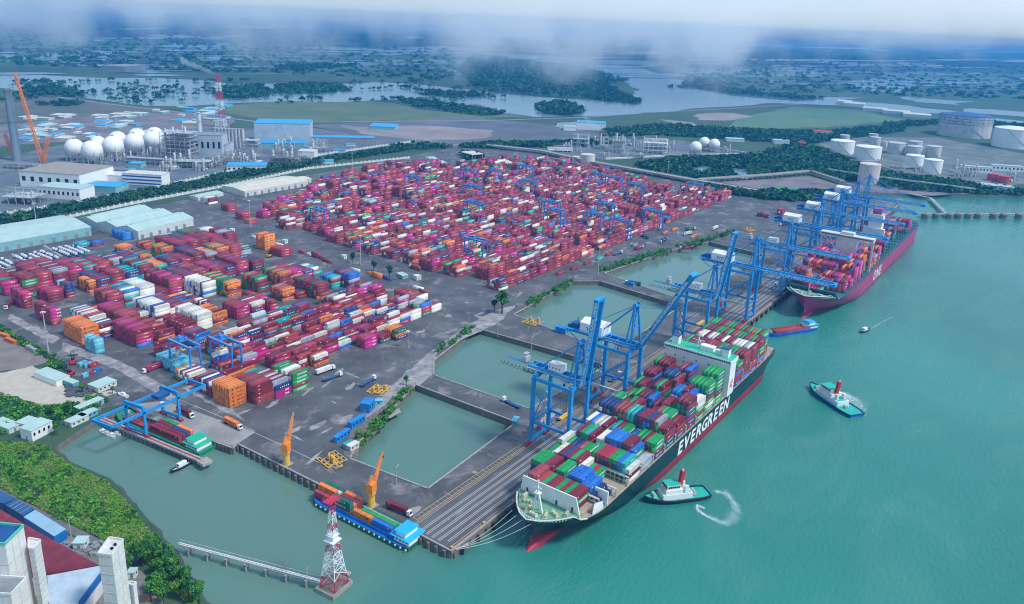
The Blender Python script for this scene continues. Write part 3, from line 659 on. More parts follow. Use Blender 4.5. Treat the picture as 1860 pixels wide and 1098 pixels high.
Fq = (fq[None]+8*np.arange(n)[:, None, None]).reshape(-1, 4); mi = np.repeat(ci, 5)
EV, EF, EM = [], [], []
wi, di = len(codes), len(codes)+1; lr = random.Random(8)
for (x, y, z, L, c, pl, t, r, ax) in rest:
    if ax != 0 or has(x, y-CP, z): continue
    def q(cx, cz, a, b, m, x=x, y=y, z=z):
        k = len(EV); yy = y-CW/2-.03
        EV.extend([(x+cx-a, yy, z+cz-b), (x+cx+a, yy, z+cz-b), (x+cx+a, yy, z+cz+b), (x+cx-a, yy, z+cz+b)]); EF.append((k, k+1, k+2, k+3)); EM.append(m)
    if c == 'P':
        for k in range(3): q(1.5+k*1.1, 1.3, .38, .5, wi)
    elif c == 'G':
        for k in range(9): q(-3+k*.8, 1.3, .28, .42, wi)
    elif c == 'O': q(-3.4, 1.3, .5, .45, di); q(1, 1.35, 2.4, .25, di)
    elif c in 'DN' and L > 8:
        for k in range(5): q(-2.4+k*1.5, 1.5, .36, .36, wi)
    elif c in 'RT': q(1, 1.6, 1.7, .2, wi)
    elif c == 'M' and lr.random() < .3: q(lr.uniform(-2, 2), 1.6, .9, .22, wi)
b = len(V); V = np.vstack([V, np.array(EV)]); Fq = np.vstack([Fq, np.array(EF)+b]); mi = np.concatenate([mi, EM])
o = bpy.data.objects.new('shipping_container', np_mesh('shipping_container', V, Fq, mi, cmats+[ltr, darkl])); C.objects.link(o)
tag(o, 'thousands of maroon, magenta, orange, white and blue containers filling the yards and ships', 'shipping containers', kind='stuff')
print('containers', len(cont), 'rest', n)
# ================================================================= SHIPS
def hull_mesh(L, B, zk, zd, zfc, fc_len, bowrake, mats, wl=-4.0, boot=-1.5, bulb=True, stern_len=28, name='hull', parent=None, fine=1.0, bulb_r=3.2, bulb_out=4.0):
    "local frame: x = 0 bow tip at deck, +x aft, y centred. stations lofted from keel to deck"
    NS = 64; zs = [zk, wl-2, wl, boot, (boot+zd)*.5, zd-2, zd]
    mb = MB(); rows = []
    for i in range(NS+1):
        s = (i/NS)**1.15; x = s*L; row = []
        fcb = max(0.0, 1-x/(fc_len*1.05)); zt = zd+(zfc-zd)*min(1, fcb*6)
        for j, z in enumerate(zs):
            zz = z if j < len(zs)-1 else zt
            if j == len(zs)-2: zz = lerp(zd-2, zt-1.2, .6)
            t = (zz-wl)/(zt-wl)                      # 0 waterline .. 1 deck
            entry = lerp(100, fc_len*2.0*fine, max(0, min(1, t))**.6)
            x0 = bowrake*(1-max(0, min(1, t))**.8)
            q = max(0.0, min(1.0, (x-x0)/entry)); hb = (math.sin(q*math.pi/2))**(lerp(1.5, .62, max(0, min(1, t))))
            e = max(0.0, (x-(L-stern_len))/stern_len); sb = lerp(lerp(1, .18, e**1.3), lerp(1, .9, e), max(0, min(1, t*1.6)))
            if z < wl: hb *= .9
            row.append((max(x, x0) if x < x0+.01 else x, B/2*hb*sb, zz))
        rows.append(row)
    nz = len(zs); b = 0
    for sgn in (-1, 1):
        b = len(mb.v)
        for row in rows:
            for (x, y, z) in row: mb.v.append((x, sgn*y, z))
        for i in range(NS):
            for j in range(nz-1):
                f = (b+i*nz+j, b+(i+1)*nz+j, b+(i+1)*nz+j+1, b+i*nz+j+1)
                mb.f.append(f if sgn < 0 else f[::-1]); mb.m.append(1 if j < 3 else 0)
        # bulwark inner lip near the bow
    # transom
    r = rows[-1]
    for j in range(nz-1): mb.face([(L, -r[j][1], r[j][2]), (L, r[j][1], r[j][2]), (L, r[j+1][1], r[j+1][2]), (L, -r[j+1][1], r[j+1][2])], 1 if j < 3 else 0)
    o = mb.build(name, mats, parent, smooth=True)
    for p in o.data.polygons: p.use_smooth = True
    d = MB()
    for i in range(NS):
        a, c = rows[i][-1], rows[i+1][-1]; dz = -1.2 if a[0] < fc_len else -.15
        d.face([(a[0], -a[1]*.985, a[2]+dz), (c[0], -c[1]*.985, c[2]+dz), (c[0], c[1]*.985, c[2]+dz), (a[0], a[1]*.985, a[2]+dz)], 0)
    d.build('deck', mats[2], parent)
    rim = MB()
    for i in range(0, NS):
        a, c = rows[i][-1], rows[i+1][-1]
        if a[0] > fc_len+2: break
        for sg in (-1, 1): rim.bar((a[0], sg*a[1], a[2]), (c[0], sg*c[1], c[2]), .7, .35)
    rim.build('bulwark_rail', mats[3], parent)
    if bulb:
        m = MB(); n = 12; prof = []
        for k in range(17):
            t = k/16; xx = -bulb_out+t*(46+bulb_out); rr = bulb_r*(math.sin(min(1, t*3+.02)*math.pi/2))
            prof.append((xx, rr))
        b = 0
        for xx, rr in prof:
            for q in range(n):
                a = 2*math.pi*q/n; m.v.append((xx, rr*.85*math.cos(a), wl-1.0+rr*1.0*math.sin(a)))
        for i in range(16):
            for q in range(n): m.f.append((i*n+q, i*n+(q+1) % n, (i+1)*n+(q+1) % n, (i+1)*n+q)[::-1]); m.m.append(0)
        m.build('bulbous_bow', mats[1], parent, smooth=True)
    return rows
deck_g = mat('green_deck', (0.14, 0.33, 0.2), 0.7, var=0.25, vscale=.4, dirt=.5)
deck_bz = mat('rusty_deck', (0.3, 0.24, 0.17), 0.8, col2=(0.4, 0.34, 0.26), vscale=.3, dirt=.5)
hull_dg = mat('dark_green_hull', (0.004, 0.028, 0.035), 0.35, var=.2, vscale=.05)
boot_m = mat('crimson_boot_paint', (0.36, 0.008, 0.04), 0.5, var=.2, vscale=.1)
hull_pk = mat('magenta_hull', (0.38, 0.025, 0.14), 0.4, var=.1, vscale=.05)
lash = mat('lashing_bridge_paint', (0.5, 0.45, 0.36), 0.7, var=.15, dirt=.4)
green_b = mat('bright_green_deck', (0.01, 0.42, 0.24), 0.6, var=.12)
def winch(mb, x, y, z, rz=0.0, mi=0):
    c, s = math.cos(rz), math.sin(rz)
    mb.tube((x-1.6*c, y-1.6*s, z+1), (x+1.6*c, y+1.6*s, z+1), .75, 10, mi)
    for k in (-1.7, 0, 1.7): mb.tube((x+(k-.1)*c, y+(k-.1)*s, z+1), (x+(k+.1)*c, y+(k+.1)*s, z+1), 1.1, 10, mi)
    mb.cbox(x, y, z, 4.4, 1.8, .5, mi, rz)
def lashing(x, half, z0, h, parent, m):
    mb = MB(); n = int(half*2/CP)
    for k in range(n+1):
        y = -half+k*2*half/n; mb.box(x-.55, x-.2, y-.14, y+.14, z0, z0+h); mb.box(x+.2, x+.55, y-.14, y+.14, z0, z0+h)
    for z in (z0+h*.5, z0+h-.1): mb.box(x-.6, x+.6, -half, half, z-.12, z+.12)
    mb.box(x-.6, x-.52, -half, half, z0+h+.9, z0+h+1.0); mb.box(x-.6, x+.6, -half, half, z0, z0+1.0)
    mb.build('lashing_bridge', m, parent)
# ---- dark green hulled container ship
SX, SY = 24.8, -23.8
eg = thing('container_ship', (SX, SY, 0), 0, 'huge dark green hulled container ship with white lettering moored at the near quay', 'ship')
hull_mesh(292, 44.4, -9, 11.2, 14.6, 19, 7, [hull_dg, boot_m, deck_bz, dwhite], boot=0.9, parent=eg, bulb_r=4.8, bulb_out=.4)
m = MB(); m.prism([(2.6, -3), (1.6, 0), (2.6, 3), (7, -11), (7, 11)][:0] or [(1.2, 0), (3, -5.5), (6, -9.2), (10, -12.6), (14.2, -15.2), (20, -17.6), (20, 17.6), (14.2, 15.2), (10, 12.6), (6, 9.2), (3, 5.5)], 13.4, 13.5)
m.build('forecastle_deck', deck_g, eg)
m = MB(); m.quadbox([(20, -17.2, 11), (20.8, -17.2, 11), (20.8, 17.2, 11), (20, 17.2, 11), (18.8, -15.0, 22.4), (19.4, -15.0, 22.4), (19.4, 15.6, 22.4), (18.8, 15.6, 22.4)])
m.build('breakwater', white, eg); m = MB(); m.quadbox([(27.0, -20.0, 11.2), (35, -21.2, 11.2), (35, -20.8, 11.2), (27.0, -19.6, 11.2), (28, -20.0, 16.5), (34, -21.2, 15.5), (34, -20.8, 15.5), (28, -19.6, 16.5)])
m.build('side_screen', white, eg); MB().box(37.5, 38.3, -21.8, -14.5, 11, 19).build('side_screen', white, eg); MB().bar((21, 17.6, 13), (33, 20.4, 13), .5, 5).build('side_screen', white, eg)
for y in (-13, -4, 7, 13): MB().box(19.3, 19.75, y-.4, y+.4, 14, 16.4).build('breakwater_door', glass, eg)
m = MB()
for x, y, r in [(6.5, -5, .3), (6.5, 5, -.3), (9.5, -8, 1.2), (9.8, 8, -1.2), (4.5, 0, 1.5), (12.2, -12, .2), (12.2, 12, 0)]: winch(m, x*1.3, y, 13.5, r)
m.build('mooring_winch', mat('buff_paint', (0.55, 0.52, 0.36), .6, var=.2, dirt=.3), eg)
m = MB()
for k in range(24):
    a = k/23*math.pi; m.tube((2.6+9.5*(1-math.sin(a)), -14*math.cos(a)*(.45+.55*(1-math.sin(a)*.6)), 13.5), (2.6+9.5*(1-math.sin(a)), -14*math.cos(a)*(.45+.55*(1-math.sin(a)*.6)), 14.4), .35, 6)
m.build('bollard', dwhite, eg)
m = MB(); m.bar((9.5, -2.6, 13.5), (8.8, -.5, 24), .8).bar((9.5, 2.6, 13.5), (8.8, .5, 24), .8).bar((9.1, -1.8, 18.6), (9.1, 1.8, 18.6), .6).bar((8.8, 0, 23.5), (8.8, 0, 31), .6).bar((8.8, -1.8, 27), (8.8, 1.8, 27), .35).bar((11.5, 0, 13.5), (8.9, 0, 24), .6).cbox(8.8, 0, 24, 2.4, 3, .5)
m.build('foremast', white, eg)
for bi, (x, z0, gr) in enumerate(EGB): MB().box(x-SX, x-SX+12.3, -20.5 if bi else -17, 20.5 if bi else 15, 11.1, z0-.05).build('hatch_cover', deck_bz, eg)
for x, t, top in aft: MB().box(x-SX, x-SX+12.3, -20.5, 20.5, 11.1, 11.45).build('hatch_cover', deck_bz, eg)
for bi in range(1, 12): lashing(EGB[bi][0]-SX-.9, 21.6 if bi > 1 else 19.5, 11, 5.4, eg, lash)
for x, t, top in aft[1:]: lashing(x-SX-.9, 21.6, 11, 9, eg, lash)
acc = MB(); X0 = 190.2
acc.box(X0, X0+10, -21.2, 21.2, 11, 33.2); acc.box(X0-.8, X0+11.5, -23.0, 23.0, 33.2, 36.0); acc.box(X0+1, X0+9, -22.2, 22.2, 11, 15)
acc.box(X0, X0+10, -22.6, -21.2, 11, 33.2)
ao = acc.build('accommodation_block', white, eg)
b = MB(); b.box(X0-.2, X0+11, -22.8, 22.8, 36.0, 36.12); b.build('bridge_roof', green_b, ao)
b = MB()
for k in range(30): b.box(X0-.86, X0-.8, -22.2+k*1.5, -21.1+k*1.5, 34.2, 35.3)
b.build('bridge_window', glass, ao)
b = MB()
for r in range(6):
    for k in (2, 5, 9, 13, 16): b.box(X0-.05, X0, -19+k*2.1, -18.3+k*2.1, 14+r*3, 15+r*3)
b.build('cabin_window', glass, ao)
for y in (-17, 17): MB().cbox(X0+5, y, 36.1, 4.5, 4.5, 5.2).build('vent_house', white, ao); MB().cbox(X0+5, y, 41.3, 4.7, 4.7, .5).build('vent_lid', crane_dark, ao)
MB().cbox(X0+7, -4, 36.1, 5, 9, 3.0).build('deck_house', white, ao); MB().cbox(X0+5, -12, 36.1, 2, 3.5, 3).build('locker', white, ao)
b = MB().bar((X0+5, 2, 36), (X0+5, 2, 48), .7).bar((X0+5, -2, 42), (X0+5, 6, 42), .4).bar((X0+5, 0, 45), (X0+5, 4, 45), .4).bar((X0+8, -1, 36), (X0+5, 2, 43), .4).bar((X0+8, 5, 36), (X0+5, 2, 43), .4).ring([(.9, 46), (.9, 47.6)], X0+5, 2, 8)
for k in range(14): b.bar((X0-.5, -22+k*3.4, 36.1), (X0-.5, -22+k*3.4, 37.3), .12)
b.bar((X0-.5, -22.6, 37.3), (X0-.5, 22.6, 37.3), .12).bar((X0+11, -22.6, 37.3), (X0+11, 22.6, 37.3), .12)
b.build('radar_mast', white, ao)
# hull lettering and draught marks
for sg in (-1, 1):
    m = MB()
    for k, ch in enumerate('EVERGREEN'):
        xx = 147+k*8.7-SX if sg < 0 else 147+(8-k)*8.7-SX
        append_text(m, ch, 11.2, (xx, sg*22.27, 1.5), (-sg*1.12, 0, 0), (-sg*.16, 0, 1), 0, .38)
    m.build('hull_lettering', white, eg)
sw = MB()
for k in range(40):
    x = 62-SX+k*6.2
    if abs(x-X0-5) > 8: sw.box(x, x+.25, -22.1, -21.9, 11.2, 12.4)
sw.box(34, 280, -22.1, -21.95, 12.3, 12.45); sw.build('deck_rail', lash, eg)
# artwork panel and characters on the side of the bridge tower
m = MB(); m.box(X0+1.2, X0+8.8, -22.68, -22.6, 14, 24); m.build('side_emblem_panel', white, ao)
m = MB()
er2 = random.Random(4)
for k in range(16): cx, cz = X0+4.2+er2.uniform(-1.6, 1.9), 16.5+er2.uniform(-1.2, 5.5); m.box(cx, cx+er2.uniform(.4, 1.6), -22.74, -22.69, cz, cz+er2.uniform(.3, 1.1))
m.build('side_emblem', red_p, ao)
# mooring lines
for k, (a, bb) in enumerate([((29, -13, 12.6), (3, -1, .6)), ((27, -17, 12.6), (2, -.6, .6)), ((26, -21, 12.4), (3, -.8, .5)), ((26, -26, 12.4), (2.2, -.9, .4))]):
    m = MB(); a, bb = Vector(a), Vector(bb); pr = a
    for q in range(1, 11):
        t = q/10; p = a.lerp(bb, t)-Vector((0, 0, 2.2*math.sin(t*math.pi))); m.tube(pr, p, .11, 5); pr = p
    tag(m.build('mooring_line', dwhite), f'pale sagging mooring rope, {ordw[k+1]} from the quay of the four at the green ship\'s bow', 'mooring rope', 'ropes from the ship to the quay')
bol = None
for k in range(12):
    if bol is None:
        bm_ = MB().ring([(.55, 0), (.4, .3), (.4, .8), (.7, .95), (.7, 1.15)], 0, 0, 10); bol = bm_.build('mooring_bollard', yellow_p); o = bol
    else: o = bol.copy(); C.objects.link(o)
    o.location = (2+k*24, 1.4, 0.02); tag(o, f'small yellow iron mooring bollard at the quay edge, {ordw[k+1]} from the quay end', 'bollard', 'bollards along the quay')
# ---- pink hulled container ship
px_ = thing('container_ship', (436, -29.5, 0), 0, 'magenta hulled container ship lying at the far quay beneath the lowered crane booms', 'ship')
dk2 = mat('sea_green_deck', (0.02, 0.13, 0.14), .7, var=.2, dirt=.3)
hull_mesh(402, 51, -9, 13.2, 17, 20, 8, [hull_pk, boot_m, dk2, white], boot=-2.6, parent=px_, fine=1.1, bulb_r=4, bulb_out=2)
m = MB(); m.prism([(1.8, 0), (5, -9), (9, -15), (15, -20), (18.5, -22), (18.5, 22), (15, 20), (9, 15), (5, 9)], 15.8, 15.9); m.build('forecastle_deck', deck_g, px_)
m = MB(); m.quadbox([(22, -23.6, 13), (22.6, -23.6, 13), (22.6, 23.6, 13), (22, 23.6, 13), (18.5, -20, 19.5), (19, -20, 19.5), (19, 20, 19.5), (18.5, 20, 19.5)]); m.build('breakwater', dk2, px_)
m = MB()
for x, y, r in [(8, -5, .3), (8, 5, -.3), (12, -10, 1.2), (12, 10, -1.2), (14, 0, 0)]: winch(m, x, y, 15.9, r)
m.bar((10, 0, 15.9), (10, 0, 27), .6); m.build('mooring_winch', dwhite, px_)
m = MB(); X1 = 122; m.box(X1, X1+9, -9, 9, 13, 44); m.box(X1-1, X1+8, -25, 25, 44, 47.5); m.box(X1+1, X1+8, -6, 6, 47.5, 50)
for y in (-24, 24): m.bar((X1+4, y, 14), (X1+4, y, 45), 1.8)
for sg in (-1, 1): m.bar((X1+1, sg*8.5, 33), (X1+1, sg*22, 43.5), 1.2).bar((X1+1, sg*8.5, 29), (X1+1, sg*16, 43.5), 1.0)
a2 = m.build('accommodation_block', dwhite, px_)
m = MB()
for k in range(32): m.box(X1-1.06, X1-1, -24+k*1.5, -22.9+k*1.5, 45.4, 46.7)
m.build('bridge_window', glass, a2)
m = MB(); m.box(250, 262, -7, 7, 13, 46); m.box(248, 252, -11, 11, 13, 31); f2 = m.build('funnel_house', white, px_)
m = MB(); m.box(252, 260, -4.5, 4.5, 46, 52); m.build('funnel', hull_pk, f2)
cl = MB()
for k in range(24):
    x = 45+k*14.4
    if abs(x-X1-4) < 9 or abs(x-256) < 9: continue
    for y in range(-24, 25, 3): cl.box(x-.25, x+.25, y-.18, y+.18, 13, 20.5 if k % 2 else 23)
    cl.box(x-.5, x+.5, -25, 25, 20.2, 20.6); cl.box(x-.5, x+.5, -25, 25, 16.4, 16.7)
cl.build('cell_guides', dk2, px_)
for k in range(24):
    if abs(46+k*14.4-X1-4) > 12: MB().box(46+k*14.4, 46+k*14.4+12.4, -22.5, 22.5, 13.1, 13.9).build('hatch_cover', dk2, px_)
for sg, rot in ((-1, (R(90), 0, 0)), (1, (R(90), 0, R(180)))):
    add_text('hull_lettering', 'ONE', 15, white, px_, (165, sg*25.58, -.5), rot, bold=.35, space=1.15)
# ================================================================= CRANES
def catenary(mb, a, b, sag, r, n=6, mi=0):
    a, b = Vector(a), Vector(b); pr = a
    for q in range(1, n+1):
        t = q/n; p = a.lerp(b, t)-Vector((0, 0, sag*4*t*(1-t))); mb.tube(pr, p, r, 4, mi); pr = p
def sts(u, kind, ang, label, sign=True, full=True):
    "ship-to-shore crane; local y: 0 = waterside rail, +y inland"
    t = thing('quay_crane', (u, 2.0, 0), 0, label, 'quay crane', 'ship to shore cranes on the quay')
    blue = crane_blue; hz = 43.0; gg = 25.0; w = 9.0; lw = 1.9 if kind == 'A' else 2.1
    for sx in (-1, 1):
        for y in (0, gg):
            MB().bar((sx*w, y, 2.2), (sx*w, y, hz), lw, lw*1.05).build('leg', blue, t)
            b = MB()
            for k in (-1, 1): b.cbox(sx*w+k*2.4, y, .25, 4.0, 1.3, 1.5)
            b.cbox(sx*w, y, 1.5, 6.6, 1.1, .9); b.build('bogie', bogie_red, t)
    for y in (0, gg): MB().bar((-w, y, 3.2), (w, y, 3.2), 1.4, 1.8).build('sill_beam', blue, t)
    pz = 15.0
    for sx in (-1, 1):
        MB().bar((sx*w, 0, pz), (sx*w, gg, pz), .9, 1.6).build('portal_beam', blue, t)
        MB().bar((sx*w, 0, hz-1), (sx*w, gg, hz-1), 1.3, 1.8).build('top_beam', blue, t)
        if kind == 'A':
            MB().bar((sx*w, gg, pz), (sx*w, 0, hz-3), .55).bar((sx*w, gg, pz*.5), (sx*w, 0, 4), .4).build('brace', blue, t)
        else:
            MB().bar((sx*w, gg, pz+1), (sx*w, 0, hz-6), .8).build('brace', blue, t)
    for y in (0, gg): MB().bar((-w, y, hz), (w, y, hz), 1.6, 2.2).build('cross_beam', blue, t)
    MB().bar((-w, gg, pz), (w, gg, hz-8), .5).bar((w, gg, pz), (-w, gg, hz-8), .5).build('cross_brace', blue, t)
    MB().bar((-w, 0, pz), (w, 0, pz), .8, 1.2).bar((-w, gg, pz), (w, gg, pz), .8, 1.2).build('portal_cross_beam', blue, t)
    # girder: twin plate girders from the back reach to the hinge
    back = 50.0 if kind == 'A' else 46.0; g = 3.2; gz = hz+2.2; gw = 1.3 if kind == 'A' else 1.5
    m = MB()
    for sx in (-1, 1): m.bar((sx*g, -3, gz), (sx*g, back if kind == 'B' else 33, gz), gw, 2.6)
    for y in range(0, 33, 6): m.bar((-g, y, gz+1), (g, y, gz+1), .5)
    if kind == 'A':
        for sx in (-.9, .9): m.bar((sx, 33, gz), (sx, back, gz), .35)
        for k in range(7): m.bar((-.9, 33+k*2.6, gz), (.9, 35.6+k*2.6, gz), .2)
    m.build('girder', blue, t)
    wk = MB()
    for sx in (-1, 1):
        wk.box(sx*(g+1.5)-.5, sx*(g+1.5)+.5, -3, 33, gz-.1, gz); wk.bar((sx*(g+2), -3, gz+1), (sx*(g+2), 33, gz+1), .1)
        for k in range(13): wk.bar((sx*(g+2), -3+k*3, gz), (sx*(g+2), -3+k*3, gz+1), .09)
    wk.build('walkway', galv, t)
    # apex frame
    az = gz+26 if kind == 'B' else gz+22
    m = MB()
    for sx in (-1, 1): m.bar((sx*w*.75, 0, hz+1), (sx*2.2, 1.5, az), 1.1).bar((sx*w*.5, 5, hz+1), (sx*1.8, 2.0, az), .7)
    m.bar((-2.4, 1.5, az), (2.4, 1.5, az), 1.4).bar((-w*.45, .8, gz+12), (w*.45, .8, gz+12), .6).cbox(0, 1.5, az, 6, 3, .5)
    for k in range(6): m.bar((-2.6, .8, gz+6+k*3), (2.6, .8, gz+8+k*3), .25)
    for sx in (-1, 1): m.tube((sx*2.4-.3, 1.5, az+1), (sx*2.4+.3, 1.5, az+1), 1.1, 10)
    m.build('apex_frame', blue, t)
    m = MB()
    for sx in (-1, 1): m.bar((sx*2.2, 1.5, az), (sx*g, gg+1, gz+1.2), .7)
    if kind == 'B':
        for sx in (-1, 1): m.bar((sx*1.6, 2, az), (sx*g, back-6, gz+1.2), .22)
    m.build('backstay', blue, t)
    # boom
    BL = 50.0 if kind == 'A' else 61.0
    bp = thing('boom', (0, -3, gz), 0); bp.parent = t
    bp.rotation_euler = (-ang, 0, 0)
    m = MB()
    for sx in (-1, 1): m.bar((sx*g, 0, 0), (sx*g, -BL, 0), gw, 2.4)
    k = 0
    while k < BL: m.bar((-g, -k, .9), (g, -k, .9), .45); m.bar((-g, -k, .9), (g, -min(BL, k+6), .9), .2); k += 6
    m.bar((-g-.8, -BL, 0), (g+.8, -BL, 0), 1.5, 2.6)
    for sx in (-1, 1): m.box(sx*(g+1.3)-.45, sx*(g+1.3)+.45, -BL+1, 0, .5, .6)
    m.build('boom_girder', blue, bp)
    if sign:
        txt = 'TAN CANG - CAI MEP INTERNATIONAL TERMINAL'
        add_text('boom_lettering', txt, 2.5, white, bp, (-g-gw/2-.04, -BL*.5, -.85), (R(90), 0, R(-90)), bold=.12, space=.92)
    if ang > .2:
        m = MB(); ca, sa = math.cos(ang), math.sin(ang)
        for sx in (-1, 1): m.bar((sx*2, 1.5, az), (sx*g, -3-BL*.55*ca, gz+BL*.55*sa), .2)
        m.build('forestay', blue, t)
    else:
        m = MB()
        for sx in (-1, 1):
            m.bar((sx*2.2, 1.5, az), (sx*g, -3-BL*.48, gz+1.2), .42).bar((sx*2.0, 1.5, az), (sx*g, -3-BL*.92, gz+1.2), .42)
            m.bar((sx*g, -3-BL*.24, gz+13), (sx*g, -3-BL*.24, gz+1), .2)
        m.build('forestay', blue, t)
    # machinery house
    if kind == 'A':
        h = MB().cbox(0, 15.5, gz+1.6, 5.2, 9, 4.2); h = h.build('machinery_house', white, t)
        MB().cbox(0, 15.5, gz+5.8, 5.6, 9.4, .2).build('house_roof', dwhite, h)
        m = MB()
        for k in range(4): m.box(-2.66, -2.6, 12+k*2.2, 12.8+k*2.2, gz+3, gz+4.2)
        m.build('house_louvre', steel, h)
        m = MB().cbox(0, 37, gz+1, 4.5, 3, 3.2).cbox(0, 37, gz+5.8, 3.4, 2.4, .25)
        for sx in (-1, 1): m.bar((sx*1.2, 37, gz+4), (sx*1.2, 37, gz+6), .2)
        m.build('service_platform', galv, t)
        m = MB(); y = 24.0
        for k in range(19):
            dy = .9 if k < 13 else 2.7; catenary(m, (-g-1.2, y, gz-1.2), (-g-1.2, y+dy, gz-1.2), 2.6 if k < 13 else 2.2, .14, 6); y += dy
        m.build('festoon_cable', black, t)
    else:
        m = MB(); z0 = gz+1.5; P8 = []
        for (x, y) in ((-6, 21), (6, 21), (6, 37), (-6, 37)): P8.append((x, y, z0))
        for (x, y) in ((-6, 21), (6, 21), (6, 37), (-6, 37)): P8.append((x, y, z0+6.2))
        m.quadbox(P8); m.quadbox([(-6, 21, z0+6.2), (6, 21, z0+6.2), (6, 37, z0+6.2), (-6, 37, z0+6.2), (-.2, 21, z0+8.2), (.2, 21, z0+8.2), (.2, 37, z0+8.2), (-.2, 37, z0+8.2)])
        h = m.build('machinery_house', white, t)
        add_text('house_lettering', 'TCIT', 3.0, crane_dark, h, (-6.05, 29, z0+1.8), (R(90), 0, R(-90)), bold=.08)
        m = MB().box(-7.2, 7.2, 19.5, 48, gz+1.25, gz+1.5)
        for sx in (-7, 7):
            m.bar((sx, 19.5, gz+2.6), (sx, 48, gz+2.6), .12)
            for k in range(11): m.bar((sx, 19.5+k*2.8, gz+1.5), (sx, 19.5+k*2.8, gz+2.6), .1)
            m.bar((sx*.8, 48, gz+1.2), (sx*.8, 38, gz-5), .4).bar((sx*.8, 27, gz-5), (sx*.8, 38, gz-5), .4)
        m.build('house_platform', blue, t)
        m = MB().cbox(-2, 42, gz+1.5, 4, 4, 3.4).cbox(3, 43, gz+1.5, 3, 3, 2.2).tube((-4, 46, gz+2.6), (4, 46, gz+2.6), 1.1, 10)
        m.bar((0, 42, gz+4), (0, 42, gz+8), .4); m.build('hoist_machinery', crane_dark, t)
        s = MB().bar((-w, 1, pz), (-w, gg-1, pz), 1.05, 2.0); s = s.build('sign_beam', dwhite, t)
        add_text('beam_lettering', 'SWL 40T  TCIT', 1.7, crane_dark, s, (-w-.6, gg/2, pz-.6), (R(90), 0, R(-90)), bold=.05)
    # trolley, cab, cable reel, stair tower, lights
    ty = 8 if kind == 'A' else 10
    m = MB().cbox(0, ty, gz-1.9, 7.4, 5, 1.0).cbox(0, ty, gz-3.4, 3.6, 3, 1.5); m.build('trolley', galv, t)
    c = MB().cbox(-4.8, ty+1, gz-4.8, 2.4, 3, 2.6); c = c.build('operator_cab', white, t)
    MB().cbox(-4.8, ty-.55, gz-4.4, 2.1, .15, 1.8).build('cab_window', glass, c)
    m = MB()
    for sx in (-.4, .4):
        for sy in (-2.5, 2.5): m.bar((sx*3, ty+sy*.4, gz-3.5), (sx*5, ty+sy, pz+6.5), .1)
    m.cbox(0, ty, pz+5.6, 12.2, 2.4, .9); m.build('spreader', yellow_p if kind == 'A' else crane_dark, t)
    m = MB(); m.tube((w*.3, gg+1.5, 6), (w*.3, gg+2.3, 6), 2.2, 16); m.build('cable_reel', bogie_red, t)
    m = MB(); z = 3.0; y0 = gg+1.2; k = 0
    while z < hz-2:
        a, b = ((w+1.4, y0, z), (w+1.4, y0+3, z+2.6)); b = b if k % 2 == 0 else (w+1.4, y0, z+2.6); a = a if k % 2 == 0 else (w+1.4, y0+3, z)
        m.bar(a, b, .7, .15); m.box(w+1, w+1.8, y0-.4, y0+.1, z, z+.1); z += 2.6; k += 1
    m.bar((w+1.4, y0-.4, 2), (w+1.4, y0-.4, hz), .2).bar((w+1.4, y0+3.2, 2), (w+1.4, y0+3.2, hz), .2); m.build('stair_tower', galv, t)
    return t
sts(111.7, 'A', R(84), 'nearest bright blue quay crane, boom raised upright, looped festoon cables at its tail')
sts(177, 'B', R(61), 'blue quay crane second from the quay end, boom half raised and large white machinery house')
sts(303, 'A', R(82), 'blue quay crane standing over the stern of the green ship, boom upright, small white house')
sts(392, 'B', 0, 'blue quay crane whose lowered boom crosses the bow of the magenta ship')
sts(481, 'A', 0, 'blue quay crane over the front holds of the magenta ship, small white house', sign=True)
sts(582, 'B', 0, 'blue quay crane with white house working just past the magenta ship bridge', sign=True)
sts(660, 'B', 0, 'blue quay crane with white house above the middle of the magenta ship', sign=True)
sts(732, 'B', 0, 'second farthest blue quay crane, beside the magenta ship stern holds', sign=True)
sts(786, 'B', 0, 'farthest blue quay crane at the magenta ship stern', sign=True)

